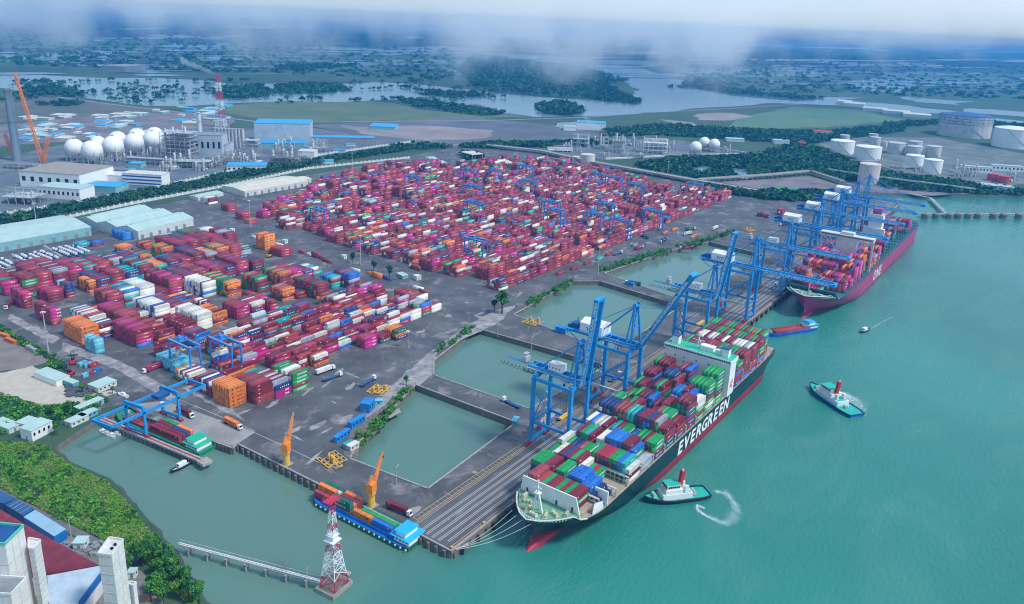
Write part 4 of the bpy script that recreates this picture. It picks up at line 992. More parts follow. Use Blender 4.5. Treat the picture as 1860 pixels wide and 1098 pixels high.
def rtg_proto():
    t = thing('yard_crane', (0, 0, 0)); H = 21.0; S = 24.0     # span along local y, wheelbase along x
    for sx in (-1, 1):
        for y in (0, S): MB().bar((sx*4.2, y, 1.4), (sx*3.4, y, H), 1.0, 1.0).build('leg', rtg_blue, t)
        MB().bar((sx*3.4, -.5, H+.6), (sx*3.4, S+.5, H+.6), 1.1, 1.7).build('girder', rtg_blue, t)
        m = MB().box(sx*4.0-.3, sx*4.0+.3, 0, S, H+1.5, H+1.55).bar((sx*4.3, 0, H+2.5), (sx*4.3, S, H+2.5), .1)
        for k in range(9): m.bar((sx*4.3, k*S/8, H+1.5), (sx*4.3, k*S/8, H+2.5), .08)
        m.build('walkway', galv, t)
    for y in (0, S):
        MB().bar((-5.4, y, 1.5), (5.4, y, 1.5), .9, 1.2).build('sill_beam', rtg_blue, t)
        MB().bar((-3.4, y, H+.3), (3.4, y, H+.3), .8, 1.2).build('end_tie', rtg_blue, t); MB().bar((-3.8, y, 12), (3.8, y, 12), .4).build('end_tie', rtg_blue, t)
        for sx in (-1, 1):
            m = MB()
            for k in (-1, 1): m.tube((sx*4.6+k*.9, y-.35, .75), (sx*4.6+k*.9, y+.35, .75), .75, 12)
            m.build('wheel', black, t)
    m = MB().cbox(0, 14, H+1.5, 6.4, 4.6, .7).cbox(-.6, 14.5, H+2.2, 3.2, 2.4, 1.9).tube((1.2, 13, H+3), (3, 13, H+3), .7, 10); m.build('trolley', rtg_blue, t)
    c = MB().cbox(-1.6, 11.2, H-3.0, 2, 2, 2.4).build('operator_cab', white, t); MB().cbox(-1.6, 10.15, H-2.7, 1.8, .1, 1.7).build('cab_window', glass, c)
    m = MB().cbox(0, 14, 15.6, 12.0, 2.3, .5)
    for a in (-2, 2):
        for b in (-1, 1): m.bar((a*.6, 14+b*.8, H+1.5), (a, 14+b, 16), .08)
    m.build('spreader', yellow_p, t)
    MB().cbox(0, 1.2, 1.9, 4.5, 1.6, 2.4).build('generator_box', dwhite, t); MB().cbox(-3.9, S-.2, 5, .9, 1.6, 3).build('electrical_cabinet', rtg_blue, t)
    return t
rt = rtg_proto(); first = True
# photograph pixels of the near foot of each yard crane (side towards the quay)
RT = [(349, 690, 'tall blue rubber tyred crane over the low block next to the cyan reefers'), (424, 686, 'blue yard crane straddling the white topped stack behind the orange block'),
 (591, 419, 'blue yard crane at the far yard corner nearest the cross road'), (877, 478, 'blue yard crane among the front rows of the far yard above the stray truck'),
 (870, 403, 'blue yard crane in the middle rows of the far yard, left of a pair'), (866, 370, 'blue yard crane second row of the far yard centre, nearly behind another'),
 (759, 352, 'blue yard crane by the big orange stack at the back of the far yard'), (860, 338, 'blue yard crane at the back of the far yard, left of two'), (905, 338, 'blue yard crane at the back of the far yard, right of two'),
 (968, 360, 'blue yard crane deep in the upper middle of the far yard'), (962, 330, 'dark blue yard crane near the back fence of the far yard'), (1012, 402, 'blue yard crane left one of the touching middle right pair'), (1018, 418, 'blue yard crane right one of the touching middle right pair'),
 (1140, 438, 'dark blue yard crane close to the road on the right of the far yard'), (1090, 425, 'blue yard crane behind the dark one on the right of the far yard'), (1110, 405, 'blue yard crane in the right middle rows'),
 (1198, 419, 'blue yard crane beside the road above the pink trucks'), (1125, 352, 'blue yard crane at the far right back rows, left of three'), (1165, 366, 'blue yard crane at the far right back rows, middle of three'), (1272, 364, 'blue yard crane at the far right end of the yard'), (1094, 345, 'blue yard crane near the viaduct')]
for i, (a, b, lab) in enumerate(RT):
    o = rt if i == 0 else copy_tree(rt); x, y = G(a, b)
    o.location = (x+4, y+.6, 0); tag(o, lab, 'yard crane', 'rubber tyred gantry cranes in the yard')

# ---- barge gantry crane over the berth (runs along the berth, girders cross it)
gp = thing('barge_gantry_crane', (0, 0, 0), 0, 'blue twin girder gantry crane spanning the barge berth with long cantilevers', 'gantry crane')
def gl(x, y, z=0): return (*G(x, y), z)
sA, sB, lA, lB = G(233, 781), G(266, 793), G(297, 752), G(327, 764)
HZ = 15.5
for q in (sA, sB, lA, lB):
    MB().bar((q[0], q[1], 1), (q[0], q[1], HZ), 1.4, 1.4).build('leg', crane_blue, gp)
    MB().cbox(q[0], q[1], 0, 2, 5, 1.4, 0, 0).build('bogie', bogie_red, gp)
d = (Vector(lA)-Vector(sA)).normalized() if 0 else None
for a, b in ((sA, lA), (sB, lB)):
    v = Vector((b[0]-a[0], b[1]-a[1])); L = v.length; v.normalize()
    s0, s1 = Vector(a)-v*20, Vector(b)+v*19
    MB().bar((s0.x, s0.y, HZ-.6), (s1.x, s1.y, HZ-.6), .9, 1.6).build('girder', crane_blue, gp)
for e in (-1, 1):
    q = []
    for a, b in ((sA, lA), (sB, lB)):
        v = (Vector(b)-Vector(a)).normalized(); q.append(Vector(a)-v*20 if e < 0 else Vector(b)+v*19)
    MB().bar((q[0].x, q[0].y, HZ-.6), (q[1].x, q[1].y, HZ-.6), .9, 1.8).build('end_beam', crane_blue, gp)
MB().bar((*sA, HZ+2.4), (*sB, HZ+2.4), 1.2, 2).bar((*sA, HZ-1), (*sA, HZ+2.4), 1.4).bar((*sB, HZ-1), (*sB, HZ+2.4), 1.4).build('portal_head', crane_blue, gp)
MB().bar((*lA, HZ+2.4), (*lB, HZ+2.4), 1.2, 2).bar((*lA, HZ-1), (*lA, HZ+2.4), 1.4).bar((*lB, HZ-1), (*lB, HZ+2.4), 1.4).build('portal_head', crane_blue, gp)
for a, b in ((sA, sB), (lA, lB)): MB().bar((*a, 2.0), (*b, 2.0), 1.0, 1.4).build('sill_beam', crane_blue, gp)
tm = (Vector(lA)*.75+Vector(sA)*.25+Vector(lB)*.75+Vector(sB)*.25)/2
MB().cbox(tm.x, tm.y, HZ+.4, 8, 6, 2.2, 0, R(10)).build('trolley', crane_dark, gp)
c = MB().cbox(tm.x-2, tm.y-4, HZ-3.6, 2, 2, 2.6).build('operator_cab', white, gp)
for a, b in ((sA, 9), (sB, 9)): pass

# ---- orange pedestal cranes
def pedestal(x, y, tip, label):
    t = thing('pedestal_crane', (x, y, 0), 0, label, 'pedestal crane', 'orange pedestal cranes at the berth edge')
    MB().ring([(1.9, 0), (1.7, 6.5), (2.2, 7.2), (2.2, 8.2)], 0, 0, 16).build('pedestal', yellow_p, t, smooth=False)
    MB().cbox(0, 0, 0, 6, 5, .4).build('base_plate', steel, t)
    tp = Vector(tip)-Vector((x, y, 0)); az = math.atan2(tp.y, tp.x); ux, uy = math.cos(az), math.sin(az); sx, sy = -uy, ux
    MB().cbox(0, 0, 8.2, 4.2, 3.6, 5.0, 0, az).bar((-1.6*ux, -1.6*uy, 13), (.4*ux, .4*uy, 17), 1.2).build('slew_house', orange_p, t)
    c = MB().cbox(2.2*ux+2*sx, 2.2*uy+2*sy, 9.4, 1.8, 1.6, 2.6, 0, az).build('operator_cab', yellow_p, t)
    MB().cbox(3.1*ux+2*sx, 3.1*uy+2*sy, 9.8, .12, 1.3, 1.6, 0, az).build('cab_window', glass, c)
    m = MB(); a0 = Vector((1.6*ux, 1.6*uy, 10)); P8 = []
    for q, ww in ((a0, .95), (tp, .4)):
        for i, j in ((-1, -1), (1, -1), (1, 1), (-1, 1)): P8.append(q+Vector((sx*i*ww, sy*i*ww, 0))+Vector((-ux*.7, -uy*.7, .7))*j*ww)
    m.quadbox(P8); m.build('jib', orange_p, t)
    m = MB().bar((-1.2*ux, -1.2*uy, 16.8), tp+Vector((0, 0, .5)), .18).bar((.4*ux, .4*uy, 16.8), a0.lerp(tp, .35), .5); m.build('luffing_cable', steel, t)
    m = MB().bar(tp, tp-Vector((0, 0, 2.5)), .12).cbox(tp.x, tp.y, tp.z-3.2, .9, .9, .9); m.build('hook_block', black, t)
def tipfor(x, y, px, py, v):
    "point above the given bearing that projects to the pixel"
    best = None
    for z in np.arange(20, 55, .5):
        g = G(px, py, z); e = abs(math.dist(g, (x, y))-v)
        if best is None or e < best[0]: best = (e, (g[0], g[1], z))
    return best[1]
x, y = G(517, 846); pedestal(x+1.5, y, tipfor(x, y, 533, 749, 11), 'orange pedestal crane, left of the two, jib pointing up beside the empty quay')
x, y = G(671, 922); pedestal(x+1.5, y, tipfor(x, y, 695, 821, 12), 'orange pedestal crane, right of the two, behind the loaded green barge')
# ================================================================= BOATS
WZ = -4.0
def dirang(a, b): return math.atan2(b[1]-a[1], b[0]-a[0])
def boat_hull(L, B, fb, sheer, mats, parent, fine=.35, name='hull', flat_stern=True, wl=0.0, transom=.8):
    "local: bow at x=0 pointing -x, stern at x=L, z=0 water"
    mb = MB(); N = 20; rows = []
    for i in range(N+1):
        t = i/N; x = L*t; q = min(1, t/fine); w = B/2*math.sin(q*math.pi/2)**.7; e = max(0, (t-.82)/.18); w *= 1-(1-transom)*e*e
        z = fb+sheer*max(0, 1-t/.5)**2; rows.append([(x+(1-q)*B*.1, w*.82, -1.5), (x, w*.93, 0.2), (x, w, z), (x, max(0, w-.35), z), (x, max(0, w-.35), z-.9)])
    for sg in (-1, 1):
        b = len(mb.v)
        for r in rows:
            for p in r: mb.v.append((p[0], sg*p[1], p[2]))
        for i in range(N):
            for j in range(4):
                f = (b+i*5+j, b+(i+1)*5+j, b+(i+1)*5+j+1, b+i*5+j+1); mb.f.append(f if sg < 0 else f[::-1]); mb.m.append(0 if j < 2 else 1)
    r = rows[-1]
    for j in range(4): mb.face([(L, -r[j][1], r[j][2]), (L, r[j][1], r[j][2]), (L, r[j+1][1], r[j+1][2]), (L, -r[j+1][1], r[j+1][2])], 0 if j < 2 else 1)
    h = mb.build(name, mats[:2], parent)
    d = MB()
    for i in range(N):
        a, c = rows[i][4], rows[i+1][4]; d.face([(a[0], -a[1], a[2]+.2), (c[0], -c[1], c[2]+.2), (c[0], c[1], c[2]+.2), (a[0], a[1], a[2]+.2)])
    d.build('deck', mats[2], parent); return rows
def fender_strip(rows, r, parent):
    m = MB()
    for sg in (-1, 1):
        for i in range(len(rows)-1):
            a, b = rows[i][2], rows[i+1][2]; m.tube((a[0], sg*(a[1]+.1), a[2]-.4), (b[0], sg*(b[1]+.1), b[2]-.4), r, 6)
    m.build('fender', black, parent)
def tug(bow, stern, label, hullm, deckm, fun=(0.62, 0.02, 0.03)):
    a, b = G(*bow, WZ), G(*stern, WZ); L = math.dist(a, b); t = thing('tug_boat', (a[0], a[1], WZ), dirang(a, b), label, 'tug boat', 'harbour tugs on the river')
    B = L*.31; rows = boat_hull(L, B, 2.2, 1.8, [hullm, hullm, deckm], t, .42); fender_strip(rows, .4, t)
    k = L/36
    s = MB().box(9*k, 25.5*k, -B*.34, B*.34, 1.6, 4.6).box(10.5*k, 20*k, -B*.3, B*.3, 4.6, 7.0); s = s.build('superstructure', white, t)
    w = MB(); P8 = [(11.5*k, -B*.24, 7), (18.5*k, -B*.24, 7), (18.5*k, B*.24, 7), (11.5*k, B*.24, 7), (10.9*k, -B*.28, 9.6), (18.8*k, -B*.28, 9.6), (18.8*k, B*.28, 9.6), (10.9*k, B*.28, 9.6)]
    w.quadbox(P8); w = w.build('wheelhouse', white, s)
    g = MB()
    for i in range(6): g.box((11.9+i*1.1)*k, (12.7+i*1.1)*k, -B*.27-.05, -B*.255, 8.1, 9.1).box((11.9+i*1.1)*k, (12.7+i*1.1)*k, B*.255, B*.27+.05, 8.1, 9.1)
    for i in range(4): g.box(10.9*k, 11.3*k, -B*.22+i*B*.115, -B*.13+i*B*.115, 8.1, 9.1)
    g.build('window', glass, w); MB().box(11*k, 18.6*k, -B*.27, B*.27, 9.6, 9.75).build('roof', deckm, w)
    f = mat('tug_funnel_red', fun, .5, var=.1)
    m = MB().bar((19.6*k, 0, 7), (20.4*k, 0, 16), 2.1, 1.9)
    for i in range(4): m.bar((19.6*k, -1.5, 9+i*2), (19.6*k, 1.5, 9+i*2), .4)
    m.build('mast', f, t); MB().ring([(.4, 16), (.5, 16.6), (.2, 17.2)], 20.4*k, 0, 8).build('radar', white, t)
    m = MB()
    for sg in (-1, 1): m.box(21.5*k, 23.5*k, sg*B*.2-.6, sg*B*.2+.6, 4.6, 8.2)
    m2 = MB().box(21.5*k, 23.5*k, -B*.2-.6, -B*.2+.6, 4.6, 8.2).build('funnel', white, t); m2 = MB().box(21.5*k, 23.5*k, B*.2-.6, B*.2+.6, 4.6, 8.2).build('funnel', white, t)
    m = MB().box(19*k, 24.8*k, -B*.28, B*.28, 4.6, 4.75); m.build('boat_deck', deckm, s)
    m = MB(); winch(m, 5.5*k, 0, 2.6, R(90)); m.build('bow_winch', mat('pale_green_paint', (.3, .55, .35), .6), t)
    m = MB(); winch(m, 28*k, 0, 1.7, R(90)); m.build('tow_winch', galv, t)
    m = MB()
    for i in range(15): m.bar(((9+i*1.15)*k, -B*.34, 4.6), ((9+i*1.15)*k, -B*.34, 5.6), .06).bar(((9+i*1.15)*k, B*.34, 4.6), ((9+i*1.15)*k, B*.34, 5.6), .06)
    m.bar((9*k, -B*.34, 5.6), (25*k, -B*.34, 5.6), .07).bar((9*k, B*.34, 5.6), (25*k, B*.34, 5.6), .07); m.build('rail', white, s)
    return t
nav = mat('navy_hull', (0.006, 0.02, 0.06), .4, var=.2); bhul = mat('bright_blue_hull', (0.01, 0.14, 0.45), .4, var=.2)
tug((1169, 912), (1284, 897), 'dark hulled tug with red mast and green stern deck beside the green ship', nav, mat('tug_green_deck', (0.02, 0.4, 0.3), .6, var=.12))
tug((1471, 703), (1557, 758), 'blue hulled tug with crimson mast churning white water in open river', bhul, MATS['tug_green_deck'])
foam = mat('white_foam', (0.75, 0.8, 0.8), .8, col2=(.85, .9, .9), vscale=.5)
def wake(name, path, wd, lab, seed, dens=2.0, z=WZ+.03):
    "broken foam flecks scattered along a path of photograph pixels"
    rnd = random.Random(seed); m = MB(); pts = [Vector((*G(*p, WZ), 0)) for p in path]
    for i in range(len(pts)-1):
        a, b = pts[i], pts[i+1]; L = (b-a).length
        for k in range(int(L*dens)+1):
            t = rnd.random(); w = lerp(wd[i], wd[i+1], t); p = a.lerp(b, t)+Vector((rnd.gauss(0, w*.3), rnd.gauss(0, w*.3), 0)); r = rnd.uniform(.05, .17); n = 6; th = rnd.uniform(0, 3)
            m.face([(p.x+r*rnd.uniform(.5, 2.2)*math.cos(th+q*math.pi/3), p.y+r*rnd.uniform(.4, 1.2)*math.sin(th+q*math.pi/3), z+rnd.uniform(0, .06)) for q in range(n)])
    o = m.build(name, foam); tag(o, lab, 'foam', kind='stuff')
wake('foam', [(1297, 893), (1318, 895), (1332, 912), (1338, 925), (1336, 935), (1328, 945), (1316, 952), (1300, 945), (1284, 938), (1268, 928), (1266, 918), (1280, 924)], [2, 5, 3, 5, 7, 6, 4, 3, 2, 2, 2, 1], 'thin ring of white foam behind the dark hulled tug', 1, 26)
wake('foam', [(1518, 711), (1535, 716), (1548, 724), (1556, 735), (1557, 746), (1550, 752)], [3, 5, 8, 12, 10, 4], 'broad crescent of white churned water behind the blue tug', 2, 80)
wake('foam', [(1580, 598), (1600, 587), (1620, 576)], [1.5, 1.2, .6], 'thin pale wake behind the small boat', 3, 5)
# small boats
def small_boat(bow, stern, label, cat='boat', B=.28, cab=white, hullm=nav, group=None, z0=WZ, nm='small_boat'):
    a, b = G(*bow, z0), G(*stern, z0); L = math.dist(a, b); t = thing(nm, (a[0], a[1], z0), dirang(a, b), label, cat, group)
    B = L*B; boat_hull(L, B, 1.0*L/14+.3, .7*L/14, [hullm, hullm, dwhite], t, .4)
    c = MB().box(L*.35, L*.7, -B*.3, B*.3, .8*L/14+.1, 2.6*L/14+.6).build('cabin', cab, t); MB().box(L*.35-.06, L*.35, -B*.22, B*.22, 1.8*L/14+.3, 2.4*L/14+.5).build('window', glass, c)
    MB().bar((L*.55, 0, 2.6*L/14+.6), (L*.55, 0, 5.2*L/14+.6), .1).build('mast', galv, t)
    return t
small_boat((1562, 606), (1577, 599), 'small dark motor boat under way in midriver with a thin wake')
small_boat((309, 861), (350, 839), 'dark workboat with white cabin tied at the end of the finger jetty', 'workboat', .24)
for i, (a, b, w_) in enumerate([((183, 782), (193, 790), 'first'), ((191, 786), (201, 794), 'second'), ((199, 789), (209, 797), 'third'), ((207, 787), (220, 792), 'fourth')]):
    small_boat(b, a, f'small white speedboat, {w_} from the left in the cluster under the gantry crane', 'speedboat', .34, white, white, 'white speedboats moored by the finger jetty')
small_boat((215, 716), (232, 722), 'white boat laid up on the bare ground above the inlet', 'boat', .3, white, white, None, 0.3)
# river barges
def barge(bow, stern, label, hullm, deckm, B, cabc, roofm, house_at=.88, hold=None, name='river_barge', boot=None, ang=None, L=None, tyres=False):
    a = G(*bow, WZ) if len(bow) == 2 and bow[0] > 60 else bow
    if L is None: b = G(*stern, WZ); L = math.dist(a, b); ang = dirang(a, b)
    t = thing(name, (a[0], a[1], WZ), ang, label, 'barge', 'river barges')
    m = MB(); N = 14; rows = []
    for i in range(N+1):
        u = i/N; q = min(1, u/.12); e = min(1, (1-u)/.08); w = B/2*(.55+.45*math.sin(q*math.pi/2))*(.85+.15*e); z = 2.4+1.2*max(0, 1-u/.14)**2
        rows.append((u*L, w, z))
    for sg in (-1, 1):
        for i in range(N):
            a0, a1 = rows[i], rows[i+1]; Q = [(a0[0], sg*a0[1]*.95, -1), (a1[0], sg*a1[1]*.95, -1), (a1[0], sg*a1[1], a1[2]), (a0[0], sg*a0[1], a0[2])]
            m.face(Q if sg < 0 else Q[::-1])
    for r in (rows[0], rows[-1]): m.face([(r[0], -r[1], -1), (r[0], r[1], -1), (r[0], r[1], r[2]), (r[0], -r[1], r[2])])
    m.build('hull', hullm, t)
    d = MB(); hw = B*.36; h0, h1 = L*.13, L*(house_at-.07)
    for i in range(N):
        a0, a1 = rows[i], rows[i+1]; d.face([(a0[0], -a0[1], a0[2]-.05), (a1[0], -a1[1], a1[2]-.05), (a1[0], a1[1], a1[2]-.05), (a0[0], a0[1], a0[2]-.05)])
    d.build('deck', deckm, t)
    c = MB()
    for sg in (-1, 1): c.box(h0, h1, sg*hw-.2, sg*hw+.2, 2.2, 4.0)
    c.box(h0-.2, h0+.2, -hw, hw, 2.2, 4.0).box(h1-.2, h1+.2, -hw, hw, 2.2, 4.0)
    if hold: c.box(h0, h1, -hw, hw, 2.38, 2.42)
    c.build('hold_coaming', hold or deckm, t)
    x = L*house_at
    s = MB().box(x-6, x+5, -B*.36, B*.36, 2.3, 5.0).box(x-4, x+2, -B*.3, B*.3, 5.0, 7.4).build('wheelhouse', cabc, t)
    MB().box(x-6.6, x+5.6, -B*.42, B*.42, 5.0, 5.15).box(x-4.6, x+2.6, -B*.34, B*.34, 7.4, 7.55).build('roof', roofm, s)
    g = MB()
    for k in range(5): g.box(x-4.06, x-4.0, -B*.26+k*B*.11, -B*.18+k*B*.11, 6, 7)
    for k in range(5):
        for sg in (-1, 1): g.box(x-5+k*2, x-4+k*2, min(sg*(B*.36), sg*(B*.36+.05)), max(sg*(B*.36), sg*(B*.36+.05)), 3.4, 4.4)
    g.build('window', glass, s)
    w = MB(); winch(w, L*.06, 0, 3, R(90)); w.build('anchor_winch', galv, t)
    if tyres:
        for sg in (-1, 1):
            w = MB()
            for k in range(int(L/3.4)): q = 6+k*3.3; w.ring([(.62, -.2), (.62, .2)], 0, 0, 8) if 0 else w.tube((q, sg*(B/2-.05), 1.7), (q, sg*(B/2+.3), 1.7), .55, 8)
            w.build('tyre_fender', white, t)
    return t
# green barge in the gantry berth: stern near the jetty head
L1 = 76; x, y = on_axis(BO1, JA, L1-2, 0)
hg = mat('barge_green', (0.01, 0.22, 0.13), .5, var=.2, dirt=.2)
barge((x, y), None, 'green river barge with red hold half filled with containers under the gantry', hg, hg, 13.5, white, green_b, .9, mat('oxide_red_hold', (.38, .05, .06), .7, var=.2, dirt=.3), ang=JA+math.pi, L=L1)
barge((579, 903), (757, 992), 'green and blue river barge loaded with containers, white tyres along its side', mat('barge_dark_green', (.01, .14, .05), .5, var=.3), bhul, 14.5, white, roof_b if 0 else mat('azure_roof', (.02, .4, .75), .5), .92, None, tyres=True)
barge((1392, 610), (1476, 597), 'blue river barge with empty red hold behind the green ship stern', mat('royal_blue_hull', (.01, .09, .45), .4, var=.2), bhul, 11, white, MATS['azure_roof'], .93, MATS['oxide_red_hold'])
# finger jetty
j0, j1 = G(184, 760), G(372, 838)
t = thing('finger_jetty', (0, 0, 0), 0, 'narrow concrete finger jetty on piles beside the green barge', 'jetty')
MB().bar((*j0, -.5), (*j1, -.5), 3.6, 1.0).build('deck', concrete, t); MB().bar((*j0, .06), (*j1, .06), .9, .12).build('crane_rail', bogie_red, t)
v = Vector(j1)-Vector(j0); n_ = Vector((-v.y, v.x)).normalized(); m = MB()
for k in range(24):
    p = Vector(j0)+v*(k/23)
    for s_ in (-1.3, 1.3): q = p+n_*s_; m.tube((q.x, q.y, -7), (q.x, q.y, -.9), .45, 8)
m.build('piles', dconcrete, t); MB().cbox(j1[0], j1[1], -1.2, 6, 6, 1.5).build('jetty_head', concrete, t)
# ================================================================= PYLON + PIPE TRESTLE
rw_w = mat('pylon_white', (.75, .75, .75), .6); rw_r = mat('pylon_red', (.55, .03, .07), .6)
c0 = G(607, 1062, -2.2)
py = thing('lattice_tower', (c0[0], c0[1], -4), R(6), 'tall red and white steel lattice tower on a concrete base in the water', 'lattice tower')
MB().box(-10.5, 10.5, -8.5, 8.5, -2, 3.0).build('base', concrete, py); MB().box(-9.6, 9.6, -7.6, 7.6, 3.0, 3.1).build('base_surface', dconcrete, py)
py.scale = (.6, .6, .67)
def half(z): return lerp(7.2, 2.6, min(1, z/34)) if z < 34 else lerp(2.6, 1.5, (z-34)/26)
lv = [0, 7.5, 14, 20, 25.5, 30, 34, 38, 42, 46, 50, 54, 58]
for i in range(len(lv)-1):
    z0, z1 = lv[i], lv[i+1]; a, b = half(z0), half(z1); mt = rw_r if i in (0, 4, 8, 11) else rw_w; m = MB(); w_ = .42 if z0 < 30 else .26
    for sx in (-1, 1):
        for sy in (-1, 1): m.bar((sx*a, sy*a, 3+z0), (sx*b, sy*b, 3+z1), w_+.1)
    for q in range(4):
        c = [(-1, -1), (1, -1), (1, 1), (-1, 1)]; p0, p1 = c[q], c[(q+1) % 4]
        m.bar((p0[0]*a, p0[1]*a, 3+z0), (p1[0]*b, p1[1]*b, 3+z1), w_*.7).bar((p1[0]*a, p1[1]*a, 3+z0), (p0[0]*b, p0[1]*b, 3+z1), w_*.7).bar((p0[0]*b, p0[1]*b, 3+z1), (p1[0]*b, p1[1]*b, 3+z1), w_*.7)
    m.build('tower_section', mt, py)
MB().cbox(0, 0, 36.6, 9, 9, .5).cbox(0, 0, 37.1, 5, 5, 2.2).cbox(0, 0, 40.5, 7, 7, .3).build('platform', rw_w, py)
m = MB(); P8 = [(-1.4, -1.4, 61), (1.4, -1.4, 61), (1.4, 1.4, 61), (-1.4, 1.4, 61)]; top = [(-5.5, -3.6, 66), (5.5, -3.6, 66), (5.5, 3.6, 66), (-5.5, 3.6, 66)]
for k in range(4): m.bar(P8[k], top[k], .3).bar(top[k], top[(k+1) % 4], .3).bar(top[k], (top[k][0], top[k][1], 68), .2).bar((top[k][0], top[k][1], 68), (top[(k+1) % 4][0], top[(k+1) % 4][1], 68), .2)
for k in range(7): m.bar((-5.5+k*1.83, -3.6, 66), (-5.5+k*1.83, 3.6, 66), .2)
m.cbox(0, 0, 65.9, 10, 6, .15); m.build('head_platform', rw_r, py)
m = MB()
for k, (dx, dy) in enumerate([(13, 3), (14.5, .5), (13.5, -2)]): m.tube((dx, dy, -3), (dx, dy, 3.5), .5, 8)
m.cbox(13.7, .5, 3, 3.6, 6.5, .8); m.build('dolphin', concrete, py)
pp = [(322, 984), (1, 1)]; q0, q1 = G(325, 986, 1), G(583, 1054, 1)
tr = thing('pipe_trestle', (0, 0, 0), 0, 'long white pipe trestle on piers running from the green bank to the tower', 'pipe trestle')
m = MB(); v = Vector((q1[0]-q0[0], q1[1]-q0[1], 0)); L = v.length; v.normalize(); n_ = Vector((-v.y, v.x, 0))
A0, B0 = Vector((*q0, .2)), Vector((*q1, .2))
for s_ in (-1, 1):
    for z_ in (0, 1.6): m.bar(A0+n_*s_*1.1+Vector((0, 0, z_)), B0+n_*s_*1.1+Vector((0, 0, z_)), .18)
    k = 0
    while k < L-2: m.bar(A0+n_*s_*1.1+v*k, A0+n_*s_*1.1+v*(k+1.9)+Vector((0, 0, 1.6)), .12).bar(A0+n_*s_*1.1+v*(k+1.9), A0+n_*s_*1.1+v*(k+1.9)+Vector((0, 0, 1.6)), .1); k += 1.9
m.build('truss', galv, tr)
m = MB()
for s_ in (-.5, .0, .5): m.tube(A0+n_*s_+Vector((0, 0, .4)), B0+n_*s_+Vector((0, 0, .4)), .2, 6)
m.build('pipes', white, tr)
for k in range(7):
    p = A0+v*(L*(k+.55)/7.2); m = MB()
    for s_ in (-1.2, 1.2): m.tube((p.x+n_.x*s_, p.y+n_.y*s_, -7), (p.x+n_.x*s_, p.y+n_.y*s_, -.3), .45, 8)
    m.bar(p-n_*1.8-Vector((0, 0, .6)), p+n_*1.8-Vector((0, 0, .6)), 1.1, .8)
    if k > 4: m.bar(p, p+Vector((0, 0, 5.5)), .25).bar(p-n_*1.2+Vector((0, 0, 5)), p+n_*1.2+Vector((0, 0, 5)), .2)
    m.build('pier', concrete, tr)
# ================================================================= VEHICLES, MASTS, YARD THINGS
cabw = mat('truck_cab_white', (.72, .72, .72), .35, var=.05)
def truck_proto(cab=cabw, load=None, L=12.2, empty=False, flat=None):
    t = thing('truck', (0, 0, 0))      # x forward, origin at mid trailer
    c = MB(); c.quadbox([(6.9, -1.2, .9), (9.1, -1.2, .9), (9.1, 1.2, .9), (6.9, 1.2, .9), (6.9, -1.2, 3.3), (8.7, -1.2, 3.3), (8.7, 1.2, 3.3), (6.9, 1.2, 3.3)]); c = c.build('cab', cab, t)
    MB().quadbox([(8.98, -1.05, 2.0), (9.02, -1.05, 2.0), (9.02, 1.05, 2.0), (8.98, 1.05, 2.0), (8.74, -1.0, 3.1), (8.78, -1.0, 3.1), (8.78, 1.0, 3.1), (8.74, 1.0, 3.1)]).build('windscreen', glass, c)
    MB().box(-6.2, 7.6, -.55, .55, .95, 1.3).box(-6.2, 5.6, -1.2, 1.2, 1.25, 1.4).build('chassis', flat or crane_dark, t)
    for x in (-5.2, -3.9, 5.4, 8.2):
        m = MB(); m.tube((x, -1.25, .52), (x, 1.25, .52), .52, 10); m.build('wheel', black, t)
    return t
TP = {}
names_c = {'M': 'maroon', 'O': 'orange', 'W': 'white', 'N': 'navy', 'P': 'pink', 'R': 'red', 'D': 'dark green', 'B': 'rust red', None: 'no'}
TR = [((412, 769), (430, 778), 'O', 'orange container truck with white cab on the berth apron, driving right'), ((318, 744), (352, 762), 'M', 'maroon container truck beneath the barge gantry crane'),
 ((700, 920), (742, 938), 'M', 'dark red container truck waiting beside the right pedestal crane'), ((645, 710), (686, 686), None, 'empty truck with rusty trailer and white cab on the worn road'),
 ((580, 696), (620, 683), None, 'white cab tractor with empty dark chassis parked beside the green block'), ((570, 684), (606, 671), 'W', 'white container on a truck parked beside the corner block'),
 ((948, 745), (915, 729), None, 'white cab truck with empty red trailer on the second cross pier'), ((1172, 522), (1132, 515), 'D', 'dark grey container truck driving along the third cross pier'),
 ((766, 493), (745, 486), 'B', 'reddish container truck turning at the far yard corner'), ((1110, 466), (1131, 460), None, 'empty red trailer truck on the road beside the far yard'), ((1150, 456), (1168, 450), 'P', 'pink container truck on the road beside the far yard'),
 ((1213, 435), (1196, 444), 'N', 'dark blue container truck crossing the road junction'), ((1182, 438), (1162, 428), 'D', 'dark container truck next to the right edge of the far yard'), ((1262, 424), (1237, 430), 'W', 'white container truck, left of two on the wide road'),
 ((1270, 429), (1254, 436), 'O', 'orange container truck following a white one on the wide road'), ((1308, 413), (1290, 421), 'W', 'white container truck, farthest one on the wide road'), ((1243, 420), (1262, 417), 'D', 'dark truck parked below the last yard blocks'),
 ((1262, 455), (1236, 453), 'R', 'red container truck on the fourth cross pier'), ((1440, 409), (1412, 411), 'M', 'maroon container truck behind the crane of the magenta ship'), ((1422, 511), (1405, 524), None, 'empty truck on the quay lanes before the magenta ship'),
 ((1012, 766), (1032, 752), None, 'empty truck on the quay lanes beneath the nearest quay crane'), ((1100, 700), (1130, 680), None, 'empty truck on the quay beneath the second quay crane'), ((30, 548), (8, 566), 'M', 'maroon container truck at the left edge of the yard'),
 ((290, 668), (272, 675), 'R', 'red short loaded truck by the concrete curb left of the reefers'), ((1395, 530), (1412, 517), None, 'second empty truck on the far quay lanes')]
